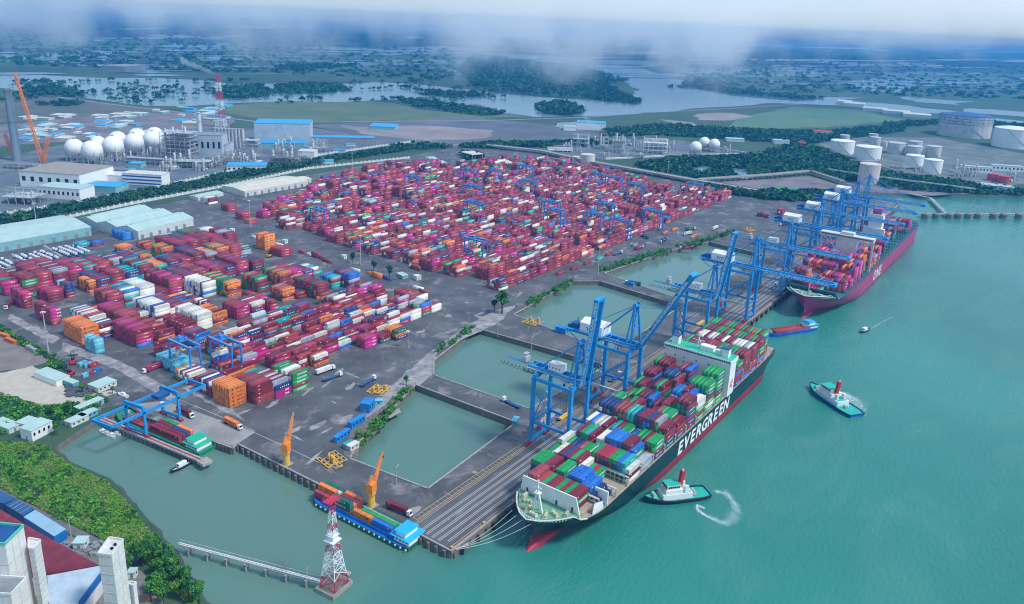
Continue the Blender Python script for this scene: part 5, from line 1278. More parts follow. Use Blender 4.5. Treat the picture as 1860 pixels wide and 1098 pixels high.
for i, (a, b, c, lab) in enumerate(TR):
    pa, pb = G(*a), G(*b); k = (c,)
    if k not in TP: TP[k] = o = truck_proto(load=c, flat=None if i % 2 else bogie_red)
    else: o = copy_tree(TP[k])
    o.location = ((pa[0]+pb[0])/2, (pa[1]+pb[1])/2, .02); o.rotation_euler.z = dirang(pa, pb); tag(o, lab, 'truck', 'trucks on the terminal roads')
    if c:
        if (c, 12.19) not in cm_cache: cm_cache[(c, 12.19)] = container_mesh(c, 12.19)
        l_ = bpy.data.objects.new('shipping_container', cm_cache[(c, 12.19)]); C.objects.link(l_); l_.location = (o.location.x-.1*math.cos(o.rotation_euler.z), o.location.y-.1*math.sin(o.rotation_euler.z), 1.43); l_.rotation_euler.z = o.rotation_euler.z
        tag(l_, f"{CC[c][0]} container carried on: "+' '.join(lab.split()[-10:]), 'shipping container', 'containers riding on trucks')
# parked terminal tractors (small dark chassis with pale cabs) in the pound on the left
pr = random.Random(6); base = None; k = 0
for r in range(9):
    for c in range(15):
        t_ = c/14; x = lerp(40, 122, t_)+pr.uniform(-.3, .3); y = 567+r*4.0+pr.uniform(-.2, .2)
        if pr.random() < .15 or 62 < x < 67 or 98 < x < 103: continue
        if base is None:
            base = MB().box(-2.9, 2.6, -1.1, 1.1, .5, 1.0, 1).box(1.0, 2.9, -1.15, 1.15, 1.0, 3.0, 0).box(-2.7, .7, -.9, .9, 1.0, 1.5, 1).box(2.9, 2.95, -1, 1, 1.9, 2.8, 1)
            for wx in (-2.2, 1.8): base.tube((wx, -1.3, .5), (wx, 1.3, .5), .5, 8, 1)
            o = base = base.build('terminal_tractor', [cabw, crane_dark])
        else: o = base.copy(); C.objects.link(o)
        k += 1; o.location = (x, y, .02); o.rotation_euler.z = R(90)+pr.uniform(-.1, .1)
        tag(o, 'small parked yard tractor with white cab in the packed vehicle pound on the left', 'yard tractor', 'parked yard tractors in the pound')
for i, (a, b) in enumerate([((22, 461), (40, 480)), ((80, 446), (112, 466))]):
    pa, pb = G(*a), G(*b); m = MB().bar((*G(*a), .1), (*G(*b), .1), 2.5, .2)
    tag(m.build('vehicle_ramp' if 0 else 'pale_strip', concrete), kind='structure')
# light masts
def mast(px, py, H, lab):
    x, y = G(px, py); t = thing('light_mast', (x, y, 0), 0, lab, 'light mast', 'tall light masts in the port')
    sc_ = min(1, H/24); MB().ring([(.45*sc_+.08, 0), (.22*sc_+.05, H)], 0, 0, 10).build('pole', galv, t); m = MB()
    if H > 12:
        m.ring([(1.1, H), (1.1, H+.4)], 0, 0, 10)
        for k in range(6): m.cbox(1.5*math.cos(k*1.05), 1.5*math.sin(k*1.05), H-.3, .8, .6, .45, 0, k*1.05)
    else: m.bar((0, 0, H), (1.6, .4, H+.4), .12).cbox(1.7, .4, H+.3, 1.0, .35, .15, 0, .25)
    m.build('lamp_head', dwhite, t); MB().cbox(0, 0, 0, 1.8*sc_, 1.8*sc_, .9*sc_).build('base', concrete, t)
for a, b, h, lab in [(89, 646, 32, 'tall light mast beside the hedge at the left road'), (741, 632, 13, 'light mast with wide lamp head beside the worn road'), (1086, 499, 28, 'tall light mast at the basin corner with bushes'),
 (67, 412, 26, 'light mast in front of the tree belt above the pale shed'), (455, 412, 30, 'light mast at the crossing by the back yard orange stack'), (655, 482, 30, 'light mast on the cross road beside three trees'),
 (784, 342, 28, 'light mast behind the back orange stack'), (1016, 378, 28, 'light mast in the middle of the far yard rows'), (1212, 323, 26, 'light mast beside the viaduct'), (640, 306, 24, 'light mast along the back fence'), (904, 612, 9, 'short lamp post at the head of a cross pier'),
 (965, 635, 9, 'short lamp post midway along a cross pier'), (720, 880, 10, 'thin pole standing at the first basin corner'), (129, 975, 9, 'street lamp beside the lane behind the green bank')]: mast(a, b, h, lab)
# clutter of crane spare parts: spreaders in yellow, blue equipment
def spreader_pile(px, py, rz, lab, seed):
    rnd = random.Random(seed); x, y = G(px, py); t = thing('spreader_frame', (x, y, 0), rz, lab, 'lifting frame', 'yellow lifting frames laid down on the yard')
    for k in range(5):
        m = MB(); dx, dy = rnd.uniform(-2, 2), k*2.6-5
        for s_ in (-1, 1): m.bar((dx-6, dy+s_*.9, .6), (dx+6, dy+s_*.9, .6), .35, .45)
        for e in (-6, -2, 2, 6): m.bar((dx+e, dy-1.1, .6), (dx+e, dy+1.1, .6), .5, .6)
        m.build('spreader_beam', yellow_p if k % 3 else lane_y, t)
    for k in range(3): MB().cbox(rnd.uniform(-4, 4), rnd.uniform(-4, 4), 0, 1.6, 1.4, 3.6).build('head_block', yellow_p, t)
spreader_pile(690, 710, R(15), 'pile of yellow lifting frames beside the first basin bushes', 1); spreader_pile(606, 838, R(80), 'pile of yellow lifting frames near the left pedestal crane', 2)
spreader_pile(967, 586, R(95), 'yellow lifting frames on the pier head beside the big tree', 3); spreader_pile(1360, 418, R(60), 'pale yellow lifting frames at the head of the last basin', 4)
def block(px, py, lx, ly, h, rz, m, name, lab, cat, group=None, roofm=None, parts=None):
    x, y = G(px, py); t = thing(name, (x, y, 0), rz, lab, cat, group)
    MB().box(-lx/2, lx/2, -ly/2, ly/2, 0, h).build('wall', m, t)
    MB().box(-lx/2-.3, lx/2+.3, -ly/2-.3, ly/2+.3, h, h+.25).build('roof', roofm or roof_w, t)
    for k in range(max(1, int(lx/3))): MB().box(-lx/2+1+k*3, -lx/2+2.2+k*3, -ly/2-.05, -ly/2, h*.45, h*.75).build('window', glass, t)
    MB().box(-lx/2-.06, -lx/2, -.6, .6, 0, min(2.3, h*.8)).build('door', steel, t)
    return t
eqb = mat('equipment_blue', (.01, .2, .55), .5, var=.2)
for i, (a, b, L, W, H, rz, mm, lab) in enumerate([(621, 797, 12, 2.6, 3.6, R(8), eqb, 'dark blue equipment house lying in front of the worn road'), (648, 772, 12, 3, 4, R(5), eqb, 'bright blue equipment house beside the basin bushes'), (668, 745, 8, 6, 6, R(20), eqb, 'large blue hoist assembly among the bushes'),
   (684, 735, 7, 3, 3, R(-40), MATS['container_light_cyan'], 'small cyan box above the blue hoist'), (633, 812, 6, 2.6, 2.8, 0, MATS['container_teal'], 'small teal hut near the first basin corner'), (641, 815, 6.5, 3.4, 3, 0, dwhite, 'small pale hut beside the teal hut'), (1020, 604, 9, 5, 4.5, R(90), eqb, 'blue hoist machinery parked on the second pier'), (1145, 518, 9, 4, 3, R(80), eqb, 'blue machinery on the third cross pier'), (936, 770, 6, 3, 3.2, R(20), MATS['container_light_cyan'], 'small blue pump house at the first basin corner')]):
    t = block(a, b, L, W, H, rz, mm, 'equipment_house', lab, 'equipment house', roofm=mm)
# left compound by the berth
block(95, 690, 24, 9, 4, R(97), white, 'office_cabin', 'long white single storey cabin with pale green roof by the gravel lot', 'cabin')
block(128, 699, 12, 4, 3, R(97), MATS['container_light_cyan'], 'office_cabin', 'narrow pale cyan cabin beside the long white one', 'cabin')
block(187, 704, 13, 10, 3.5, R(8), dwhite, 'open_shed', 'square open shed with pale roof beside the stacked cyan boxes', 'shed')
block(68, 790, 13, 9, 6.5, R(15), white, 'gate_house', 'two storey cream house with green roof standing above the inlet corner', 'house')
block(50, 775, 8, 7, 4, R(15), dwhite, 'shed', 'small grey shed behind the cream house', 'shed'); block(12, 778, 16, 7, 3.2, R(100), dwhite, 'shed', 'low white roofed shed left of the cream house', 'shed')
block(140, 768, 11, 6, 3, R(10), dwhite, 'shed', 'small grey roofed shed on the inlet wall, left one', 'shed'); block(160, 757, 10, 5, 3, R(10), MATS['container_light_cyan'], 'shed', 'small blue roofed shed on the inlet wall, right one', 'shed')
block(163, 741, 16, 5, 3.4, R(8), wall_t, 'shed', 'pale roofed narrow shed behind the inlet wall sheds', 'shed')
for i, (a, b, c_, w_) in enumerate([(150, 664, 'C', 'left'), (160, 666, 'C', 'right'), (157, 684, 'C', 'front left'), (168, 680, 'R', 'front middle'), (176, 677, 'U', 'front right'), (170, 666, 'R', 'rear')]):
    x, y = G(a, b); m = cm_cache.setdefault((c_, S20), None) or container_mesh(c_, S20); cm_cache[(c_, S20)] = m
    o = bpy.data.objects.new('storage_container', m); C.objects.link(o); o.location = (x, y, 0.05); o.rotation_euler.z = R(10)
    tag(o, f'short {CC[c_][0]} box, {w_} one in the small compound by the cabins', 'storage container', 'boxes in the small compound')
# forklift (empty container handler)
def handler(px, py, lab, c1, rz):
    x, y = G(px, py); t = thing('container_handler', (x, y, 0), rz, lab, 'container handler')
    MB().box(-2.8, 2.2, -1.5, 1.5, .8, 2.2).box(-2.8, -1.2, -1.4, 1.4, 2.2, 2.8).build('body', c1, t); MB().box(-.8, 1.0, -.9, .9, 2.2, 4.0).build('cab', glass, t)
    m = MB()
    for s_ in (-.9, .9): m.bar((2.6, s_, .3), (2.5, s_, 8.5), .3, .4)
    for z_ in (1, 4, 8.4): m.bar((2.6, -.9, z_), (2.6, .9, z_), .25)
    m.bar((3.0, -3, 5), (3.0, 3, 5), .4, .7); m.build('mast', black, t)
    for wx, wy in ((-2, -1.5), (-2, 1.5), (1.7, -1.5), (1.7, 1.5)): MB().tube((wx, wy-.3, .75), (wx, wy+.3, .75), .75, 12).build('wheel', black, t)
handler(133, 661, 'red empty container handler with black mast near the cabins', red_p, R(60)); handler(489, 467, 'pale yellow container handler in front of the tall orange stack', yellow_p, R(20)); handler(127, 682, 'red forklift next to the narrow cyan cabin', red_p, R(200))
# sheds and warehouses along the back road
def gable(c1, c2, c3, H, rise, wallm, roofm, label, name='warehouse', cat='warehouse', nb=1, monitor=True, group=None):
    "c1,c2 = photograph pixels of the two ends of the near wall foot, c3 = pixel of a far corner foot (gives the depth)"
    a, b, c = Vector(G(*c1)), Vector(G(*c2)), Vector(G(*c3)); v = b-a; L = v.length; v.normalize(); n = Vector((-v.y, v.x)); D = (c-a).dot(n)
    t = thing(name, (a.x, a.y, 0), math.atan2(v.y, v.x), label, cat, group); sg = 1 if D > 0 else -1; D = abs(D)
    w = MB(); rr = MB(); wd = D/nb
    for k in range(nb):
        y0, y1 = k*wd*sg, (k+1)*wd*sg; ym = (y0+y1)/2; lo, hi = min(y0, y1), max(y0, y1)
        w.box(0, L, lo, hi, 0, H)
        for x in (0.0, L): w.face([(x, lo, H), (x, hi, H), (x, ym, H+rise)])
        th = .25
        for ye in (y0, y1): rr.quadbox([(-.5, ye, H), (L+.5, ye, H), (L+.5, ym, H+rise), (-.5, ym, H+rise), (-.5, ye, H+th), (L+.5, ye, H+th), (L+.5, ym, H+rise+th), (-.5, ym, H+rise+th)])
        if monitor: rr.box(L*.06, L*.94, ym-1.2, ym+1.2, H+rise, H+rise+1.2)
    w.build('wall', wallm, t); rr.build('roof', roofm, t)
    k = 3
    while k < L-4: MB().box(k, k+3.6, -.06*sg if sg > 0 else 0, 0 if sg > 0 else .06, 0, min(4.5, H*.7)).build('loading_door', steel, t); k += 11
    return t
gable((-20, 462), (167, 428), (-20, 428), 9, 3.5, wall_t, roof_w, 'very long pale warehouse with teal walls at the left edge of the picture')
gable((252, 436), (352, 410), (196, 400), 9, 4, wall_p, roof_w, 'pale green triple ridged warehouse group beside the blue boxes', nb=3)
gable((445, 358), (560, 338), (411, 346), 7, 2, dwhite, roof_c, 'long cream roofed shed at the back of the yard, larger one', 'freight_shed', 'shed')
gable((505, 346), (566, 332), (500, 338), 6, 1.5, dwhite, roof_c, 'shorter cream roofed shed adjoining the long one', 'freight_shed', 'shed')
gable((360, 365), (406, 356), (352, 360), 4, 1, dwhite, roof_w, 'small low white shed left of the long cream shed', 'freight_shed', 'shed')
gable((682, 313), (714, 306), (678, 307), 5, 1, dwhite, roof_w, 'small white shed at the back wall beside the far containers', 'freight_shed', 'shed')
block(787, 298, 34, 14, 9, R(60), white, 'office_building', 'white three storey office building at the back of the far yard', 'office building')
block(803, 301, 26, 10, 6, R(60), white, 'office_building', 'lower white wing in front of the port office', 'office building')
def canopy(px, py, lx, ly, h, rz, lab):
    x, y = G(px, py); t = thing('canopy', (x, y, 0), rz, lab, 'canopy'); MB().box(-lx/2, lx/2, -ly/2, ly/2, h, h+1.2).build('roof', roof_c, t)
    m = MB()
    for i in range(5):
        for s_ in (-1, 1): m.bar((-lx/2+1+i*(lx-2)/4, s_*(ly/2-1), 0), (-lx/2+1+i*(lx-2)/4, s_*(ly/2-1), h), .6)
    m.build('columns', wall_p, t); MB().box(-lx*.3, lx*.3, -2, 2, 0, h*.7).build('booth_row', wall_t, t)
canopy(857, 288, 34, 24, 9, R(75), 'cream flat canopy on columns at the port gate, back one'); canopy(915, 302, 34, 22, 7, R(60), 'cream flat canopy at the back of the far yard, nearer one')
for i, (a, b) in enumerate([(422, 422), (518, 442), (625, 470), (1040, 312)]): block(a, b, 4, 4, 3.6, R(10), white, 'substation_hut', f'small cream cube hut {["beside the triple warehouse end", "between the two yards by the boxes", "next to the blue box and the small trees", "in the upper corner of the far yard"][i]}', 'hut', roofm=dwhite)
block(731, 504, 11, 6, 3.2, R(75), wall_t, 'workshop', 'small workshop with white roof beside the dark round tree', 'workshop'); block(758, 508, 6, 5, 4, R(75), dwhite, 'substation_hut', 'cream hut at the near corner of the cross road', 'hut', roofm=dwhite)
# ================================================================= INDUSTRY BEYOND THE YARD
def PW(px, py, z=0.0): return G(px, py, z)
def pxm(px, py):          # metres per photograph pixel at a ground point
    p = Vector((*G(px, py), 0)); return (p-CAM).dot(_fw)/F_PX
HD = math.atan2(_h.y, _h.x)-math.pi/2       # rotation that faces a box to the camera
def boxat(x0, x1, ybase, hpx, depth, rz, m, name, lab, cat, roofm=None, group=None, stripes=None, wins=0):
    s = pxm((x0+x1)/2, ybase); w = abs(x1-x0)*s; H = hpx*s*1.02; x, y = G((x0+x1)/2, ybase); t = thing(name, (x, y, 0), HD+rz, lab, cat, group)
    MB().box(-w/2, w/2, 0, depth, 0, H).build('wall', m, t); MB().box(-w/2-.4, w/2+.4, -.4, depth+.4, H, H+.6).build('roof', roofm or roof_w, t)
    if stripes:
        q = MB()
        for k in range(3): q.box(-w/2, w/2, -.15, 0, H*(.12+k*.3), H*(.24+k*.3))
        q.build('facade_band', stripes, t)
    for k in range(wins): MB().box(-w/2+(k+.3)*w/wins, -w/2+(k+.7)*w/wins, -.12, 0, H*.4, H*.7).build('window', glass, t)
    return t
boxat(32, 152, 343, 28, 70, R(-8), white, 'plant_hall', 'big white plant hall with brown flat roof behind the tree belt', 'industrial hall', mat('brown_roof', (.3, .26, .22), .8), wins=7)
boxat(66, 150, 362, 20, 28, R(-8), white, 'plant_hall', 'lower white wing in front of the big white plant hall', 'industrial hall', wins=9)
boxat(150, 212, 349, 10, 30, R(-5), wall_t, 'plant_shed', 'small hall with bright blue roof right of the white plant hall', 'shed', roof_b)
boxat(222, 296, 337, 20, 22, R(-5), white, 'plant_office', 'white office block with dark blue horizontal bands', 'office building', stripes=mat('band_blue', (.01, .06, .28), .4), roofm=dwhite)
boxat(180, 226, 333, 14, 26, R(-5), white, 'plant_office', 'plain white wing beside the blue banded office', 'office building', roofm=dwhite)
boxat(232, 256, 306, 8, 18, 0, wall_t, 'plant_shed', 'tiny blue roofed shed behind the banded office', 'shed', roof_b)
boxat(345, 404, 285, 38, 34, R(4), mat('grey_clad', (.42, .48, .52), .7, var=.15, vscale=.05), 'process_building', 'tall grey boxy process building in the middle of the plant', 'process building', steel, wins=6)
boxat(380, 412, 284, 20, 40, R(4), MATS['grey_clad'], 'process_building', 'lower grey annex right of the tall process building', 'process building', steel)
boxat(465, 563, 262, 36, 62, R(10), MATS['grey_clad'], 'blue_roof_hall', 'big grey hall with vivid blue roof, the largest in the plant', 'industrial hall', roof_b)
boxat(472, 552, 270, 9, 40, R(10), wall_t, 'plant_shed', 'long low hall with blue roof in front of the biggest one', 'shed', roof_b)
boxat(566, 680, 262, 11, 26, R(12), steel, 'pipe_shed', 'very long narrow shed with blue roof right of the biggest hall', 'shed', roof_b)
boxat(414, 482, 312, 10, 30, R(14), wall_p, 'plant_shed', 'long shed with striped blue roof next to the tree belt', 'shed', roof_b, wins=8)
boxat(541, 571, 289, 13, 24, 0, white, 'plant_shed', 'small cream hall beside the dark rack structure', 'shed', roof_c)
boxat(582, 606, 298, 5, 16, R(15), wall_p, 'plant_shed', 'small bright blue roof just above the tree belt', 'shed', roof_b)
boxat(184, 230, 131, 10, 120, R(-10), steel, 'distant_hall', 'lone dark flat hall far out on the marsh', 'industrial hall', steel)
boxat(670, 717, 236, 5, 55, 0, wall_t, 'blue_pond_roof', 'bright blue low roof alone on the pale open lot', 'shed', roof_b)
boxat(1047, 1100, 237, 13, 40, R(-5), white, 'silo_block', 'white banded storage block with blue top beside the steam plume', 'silo block', roof_b, wins=0)
boxat(1024, 1046, 238, 7, 20, 0, white, 'silo_block', 'small white block left of the banded storage block', 'silo block')
boxat(1480, 1512, 247, 7, 26, R(-8), white, 'red_roof_house', 'white building with red roof left of the tank farm', 'house', mat('red_tile', (.45, .05, .05), .8), wins=6)
boxat(1406, 1434, 262, 6, 20, 0, wall_p, 'plant_shed', 'pale small roof in the green field left of the tanks', 'shed'); boxat(1320, 1352, 258, 5, 18, 0, wall_p, 'plant_shed', 'pale low shed right of the three spheres', 'shed')
for i, (x0, x1, yb) in enumerate([(1520, 1545, 190), (1532, 1568, 194), (1568, 1610, 203), (1604, 1650, 208), (1642, 1688, 214)]):
    boxat(x0, x1, yb, 5, 60, R(-25), wall_p, 'long_factory', f'pale roofed factory far behind the tanks, {ordw[i+1]} from the left of the row', 'factory', roof_c, 'row of pale roofed factories')
boxat(1755, 1800, 314, 10, 12, R(-10), white, 'plant_office', 'white arcaded low building left part at the right tank farm', 'office building', wins=8); boxat(1803, 1856, 312, 10, 12, R(-10), white, 'plant_office', 'white arcaded low building right part at the right tank farm', 'office building', wins=8)
boxat(1785, 1836, 348, 9, 22, R(-25), white, 'plant_shed', 'white shed near the right edge behind the jetty', 'shed')
for i in range(85):
    r_ = random.Random(i+50); x = r_.uniform(10, 400); yb = r_.uniform(212, 262)-x*.05
    boxat(x, x+r_.uniform(6, 26), yb, r_.uniform(1.8, 3.6), r_.uniform(10, 36), R(r_.uniform(-20, 10)), r_.choice([wall_t, wall_p, dwhite]), 'storage_shed', f'low shed in the crowded construction camp beyond the spheres, {ordw[(i % 19)+1]} built {"near" if i < 19 else "far"}' if 0 else 'one of many low pale and blue sheds crowding the camp beyond the white spheres', 'shed', r_.choice([roof_b, roof_b, roof_w, roof_c, dwhite]), 'low sheds in the construction camp')
# spheres
def sphere_tank(px, py, rpx, lab):
    s = pxm(px, py); r = rpx*s; g = G(px, py+rpx*1.25); t = thing('sphere_tank', (g[0], g[1], 0), 0, lab, 'spherical tank', 'white spherical gas tanks')
    pr_ = [(r*math.sin(k*math.pi/14), r*1.35-r*math.cos(k*math.pi/14)) for k in range(1, 14)]
    MB().ring(pr_, 0, 0, 20).build('sphere', white, t, smooth=True); m = MB()
    for k in range(10):
        a = k*math.pi/5; m.tube((r*.94*math.cos(a), r*.94*math.sin(a), 0), (r*.98*math.cos(a), r*.98*math.sin(a), r*1.3), .5, 6); m.bar((r*.94*math.cos(a), r*.94*math.sin(a), 0), (r*.96*math.cos(a+.63), r*.96*math.sin(a+.63), r), .3)
    m.build('legs', galv, t); MB().cbox(0, 0, r*2.34, 3, 3, 1).bar((0, 0, r*2.35), (-r*1.1, 0, r*1.3), .6).build('top_walkway', steel, t)
for i, (a, b, r_, lab) in enumerate([(245, 262, 14, 'sixth'), (282, 251, 14, 'eighth'), (180, 263, 14, 'second'), (215, 257, 14.5, 'fourth'), (309, 248, 13, 'ninth'), (138, 272, 16, 'first'), (170, 277, 17, 'third'), (208, 268, 17, 'fifth'), (246, 263, 15.5, 'seventh')][1:] if 0 else [(180, 264, 13.5, 'back row first'), (216, 257, 14.5, 'back row second'), (251, 251, 14, 'back row third'), (283, 249, 14, 'back row fourth'), (309, 249, 11, 'back row fifth'), (138, 272, 15.5, 'front row first'), (170, 277, 17, 'front row second'), (208, 269, 17, 'front row third'), (246, 262, 15.5, 'front row fourth'), (279, 257, 15, 'front row fifth')]):
    sphere_tank(a, b, r_, f'white spherical gas tank in the left plant, {lab} from the left')
for a, b, r_, lab in [(1262, 270, 10.5, 'left of the three'), (1278, 261, 9.5, 'middle of the three'), (1296, 264, 9.5, 'right of the three')]: sphere_tank(a, b, r_, f'white spherical tank by the mangroves, {lab}')
# cylindrical tanks
def tank(px, ybase, wpx, hpx, lab, m=white, topm=None, band=None):
    s = pxm(px, ybase); r = wpx*s/2; H = hpx*s; x, y = G(px, ybase); y += 0; c = Vector((x, y, 0))+Vector((_h.x, _h.y, 0))*r
    t = thing('storage_tank', (c.x, c.y, 0), 0, lab, 'storage tank', 'round storage tanks')
    MB().ring([(r, 0), (r, H)], 0, 0, 28, cap=False).build('shell', m, t, smooth=False)
    MB().ring([(r+.3, H), (r+.3, H+.5), (r*.5, H+r*.09), (.3, H+r*.13)], 0, 0, 28).build('roof', topm or m, t)
    q = MB(); n = 14
    for k in range(n): a = HD-1.2-1.3*k/n; q.bar((math.cos(a)*(r+.4), math.sin(a)*(r+.4), H*k/n), (math.cos(a-.09)*(r+.4), math.sin(a-.09)*(r+.4), H*(k+1)/n), .8, .4)
    q.build('spiral_stair', steel, t)
    if band:
        q = MB()
        for z_ in (.62, .75, .88, 1.0): q.ring([(r+1.2, H*z_), (r+1.2, H*z_+.8)], 0, 0, 28, cap=False)
        for k in range(24): q.bar((math.cos(k*.262)*(r+1.2), math.sin(k*.262)*(r+1.2), H*.6), (math.cos(k*.262)*(r+1.2), math.sin(k*.262)*(r+1.2), H*1.05), .5)
        q.build('scaffold', band, t)
dt = mat('tank_grey', (.5, .5, .48), .6, var=.2, dirt=.4, vscale=.05)
for a in [(1536, 281, 42, 22, 'white tank, leftmost of the front row in the tank farm', white), (1584, 294, 45, 24, 'white tank, second of the front row in the tank farm', white), (1633, 281, 30, 19, 'grey streaked tank behind the front row', dt), (1666, 285, 28, 17, 'grey tank right of the streaked one', dt), (1700, 288, 26, 20, 'grey tank farthest right of the middle row', dt),
  (1666, 307, 31, 22, 'white tank, third of the front row', white), (1700, 317, 31, 24, 'white tank, rightmost and nearest of the front row', white), (1537, 256, 17, 9, 'tiny grey tank behind the leftmost white tank', dt), (1588, 260, 16, 15, 'slim grey tank behind the second white tank', dt), (1592, 268, 18, 17, 'slim grey tank just in front of the slim pair', dt), (1608, 268, 10, 10, 'narrow grey tank beside the slim pair', dt),
  (1668, 266, 24, 7, 'low grey tank behind the middle row', dt), (1583, 337, 36, 36, 'tall cream tank directly behind the quay crane booms', mat('cream_tank', (.62, .55, .48), .7, var=.1, dirt=.3, vscale=.03)), (1807, 330, 18, 12, 'small red tank, left of two', red_p), (1827, 334, 18, 12, 'small red tank, right of two', red_p), (1458, 269, 12, 9, 'single small red tank in the green field', red_p)]:
    tank(a[0], a[1], a[2], a[3], a[4], a[5])
tank(1773, 253, 89, 38, 'huge grey tank ringed with blue scaffolding', dt, crane_dark, mat('scaffold_blue', (.02, .06, .2), .6)); tank(1856, 272, 66, 34, 'huge white dome roofed tank cut by the right edge', white)
for i, a in enumerate([(1046, 294, 14, 8), (1068, 300, 26, 17)]): tank(a[0], a[1], a[2], a[3], f'cream process tank in the middle plant, {["small", "wide"][i]} one', MATS['cream_tank'])
# silo rows of the blue-roof plant
for k in range(9):
    x = 392+k*6.2; s = pxm(x, 268); t = tank(x, 268+k*.2, 5.6, 34, f'slender grey silo, {ordw[k+1]} from the left in the tight row', dt)
# towers / stacks
def stack(px, yb, ytop, wpx, lab, m, name='chimney', cat='chimney', taper=.8):
    s = pxm(px, yb); x, y = G(px, yb); H = (yb-ytop)*s; t = thing(name, (x, y, 0), 0, lab, cat); MB().ring([(wpx*s/2, 0), (wpx*s/2*taper, H)], 0, 0, 16).build('shaft', m, t)
    MB().ring([(wpx*s/2*taper+1, H*.97), (wpx*s/2*taper+1, H*.985)], 0, 0, 16).ring([(wpx*s/2*.9+1, H*.55), (wpx*s/2*.9+1, H*.56)], 0, 0, 16).build('platform', steel, t); return t
ck = mat('concrete_chimney', (.2, .25, .3), .9, var=.1, vscale=.03)
stack(32, 292, 163, 15, 'massive grey concrete chimney at the left edge beside the orange crane', ck); stack(363, 240, 205, 8, 'short pale grey stack behind the process building', wall_p, taper=.9)
def lattice(px, yb, ytop, wb, wt, cols, lab, name, cat, topx=None, n=14, grp=None, th=.7):
    s = pxm(px, yb); x, y = G(px, yb); H = (yb-ytop)*s*1.03; t = thing(name, (x, y, 0), HD, lab, cat, grp); dx = (((topx-px)+(yb-ytop)*(715-px)/(4874-yb))*s) if topx else 0
    for i in range(n):
        z0, z1 = H*i/n, H*(i+1)/n; a, b = lerp(wb, wt, i/n)*s/2, lerp(wb, wt, (i+1)/n)*s/2; o0, o1 = dx*i/n, dx*(i+1)/n; m = MB(); c = [(-1, -1), (1, -1), (1, 1), (-1, 1)]
        for q in range(4):
            p, r = c[q], c[(q+1) % 4]
            m.bar((o0+p[0]*a, p[1]*a, z0), (o1+p[0]*b, p[1]*b, z1), th).bar((o0+p[0]*a, p[1]*a, z0), (o1+r[0]*b, r[1]*b, z1), th*.6).bar((o0+r[0]*a, r[1]*a, z0), (o1+p[0]*b, p[1]*b, z1), th*.6)
        m.build('lattice_section', cols[int(i*len(cols)/n) % len(cols)], t)
    return t
lattice(402, 231, 139, 15, 4, [rw_w, rw_r, rw_w, rw_r, rw_w, rw_r], 'red and white lattice flare tower with steam at its tip', 'flare_tower', 'flare tower', n=18, th=.7)
lattice(78, 296, 142, 5, 3, [orange_p], 'tall orange lattice crane boom leaning beside the grey chimney', 'lattice_crane', 'crawler crane', topx=28, n=24, th=.6)
lattice(78, 296, 250, 6, 4, [orange_p], 'short orange jib leaning right at the foot of the tall orange crane', 'lattice_crane', 'crawler crane', topx=88, n=10, th=.6); lattice(27, 290, 246, 5, 4, [orange_p], 'smaller orange lattice crane at the left edge', 'lattice_crane', 'crawler crane', topx=9, n=10, th=.6)
# process units: open steel frames filled with vessels and pipes
def unit(x0, x1, yb, hpx, dep, lab, seed, dense_=1.0, mm=None):
    rnd = random.Random(seed); s = pxm((x0+x1)/2, yb); w = (x1-x0)*s; H = hpx*s; x, y = G((x0+x1)/2, yb); t = thing('process_unit', (x, y, 0), HD+R(rnd.uniform(-8, 8)), lab, 'process unit', 'process units of the chemical plants'); m = MB(); nx = max(2, int(w/8)); nz = max(2, int(H/6))
    for i in range(nx+1):
        for j in range(3): m.bar((-w/2+i*w/nx, j*dep/2, 0), (-w/2+i*w/nx, j*dep/2, H*rnd.uniform(.7, 1.1)), .6)
    for k in range(1, nz+1):
        for j in range(3): m.bar((-w/2, j*dep/2, k*H/nz), (w/2, j*dep/2, k*H/nz), .6)
        m.box(-w/2, w/2, 0, dep, k*H/nz-.1, k*H/nz) if rnd.random() < .5 else None
    m.build('steel_frame', mm or galv, t); m = MB()
    for k in range(int(w/7*dense_)):
        X = rnd.uniform(-w/2, w/2); r = rnd.uniform(.8, 2.2); MB().tube((X, dep*.5, 0), (X, dep*.5, H*rnd.uniform(.5, 1.25)), r, 10).build('column', dwhite, t); m = MB()
    for k in range(int(w/5*dense_)): z_ = rnd.uniform(2, H*.8); m.tube((-w/2, rnd.uniform(0, dep), z_), (w/2, rnd.uniform(0, dep), z_), .35, 6)
    m.build('pipework', steel, t)
unit(292, 348, 292, 50, 30, 'dense scaffold clad process unit between the spheres and the grey building', 1, 2); unit(300, 380, 306, 12, 20, 'low tangled process unit in front of the grey building', 2, 2)
unit(390, 450, 300, 16, 24, 'open frame unit below the silo row', 3); unit(487, 541, 302, 22, 22, 'dark rack structure near the tree belt', 4, 1.5, steel); unit(440, 470, 290, 34, 18, 'narrow frame tower left of the biggest blue roof hall', 5)
unit(560, 592, 276, 20, 16, 'small frame tower right of the biggest blue roof hall', 6); unit(0, 240, 312, 9, 10, 'long elevated pipe rack running from the left edge below the spheres', 7, .6); unit(225, 330, 300, 11, 10, 'elevated pipe rack below the right spheres', 8, .6)
unit(1040, 1070, 268, 22, 16, 'frame tower with dark cap in the middle plant', 9); unit(1090, 1105, 272, 22, 12, 'slim frame tower in the middle plant', 10); unit(1112, 1135, 278, 28, 14, 'clustered column tower in the middle plant', 11, 3); unit(1168, 1212, 280, 26, 16, 'white frame structure at the right of the middle plant', 12, 1.5, white)
unit(1130, 1170, 288, 8, 16, 'low pipework between the middle plant towers', 13, 2); unit(1205, 1250, 286, 7, 20, 'low pipework left of the three spheres', 14, 2); unit(996, 1040, 277, 7, 16, 'pale low process building at the plant corner', 15, 1, white); unit(0, 60, 372, 26, 30, 'dark pipe rack and hall at the far left edge', 16, 1)
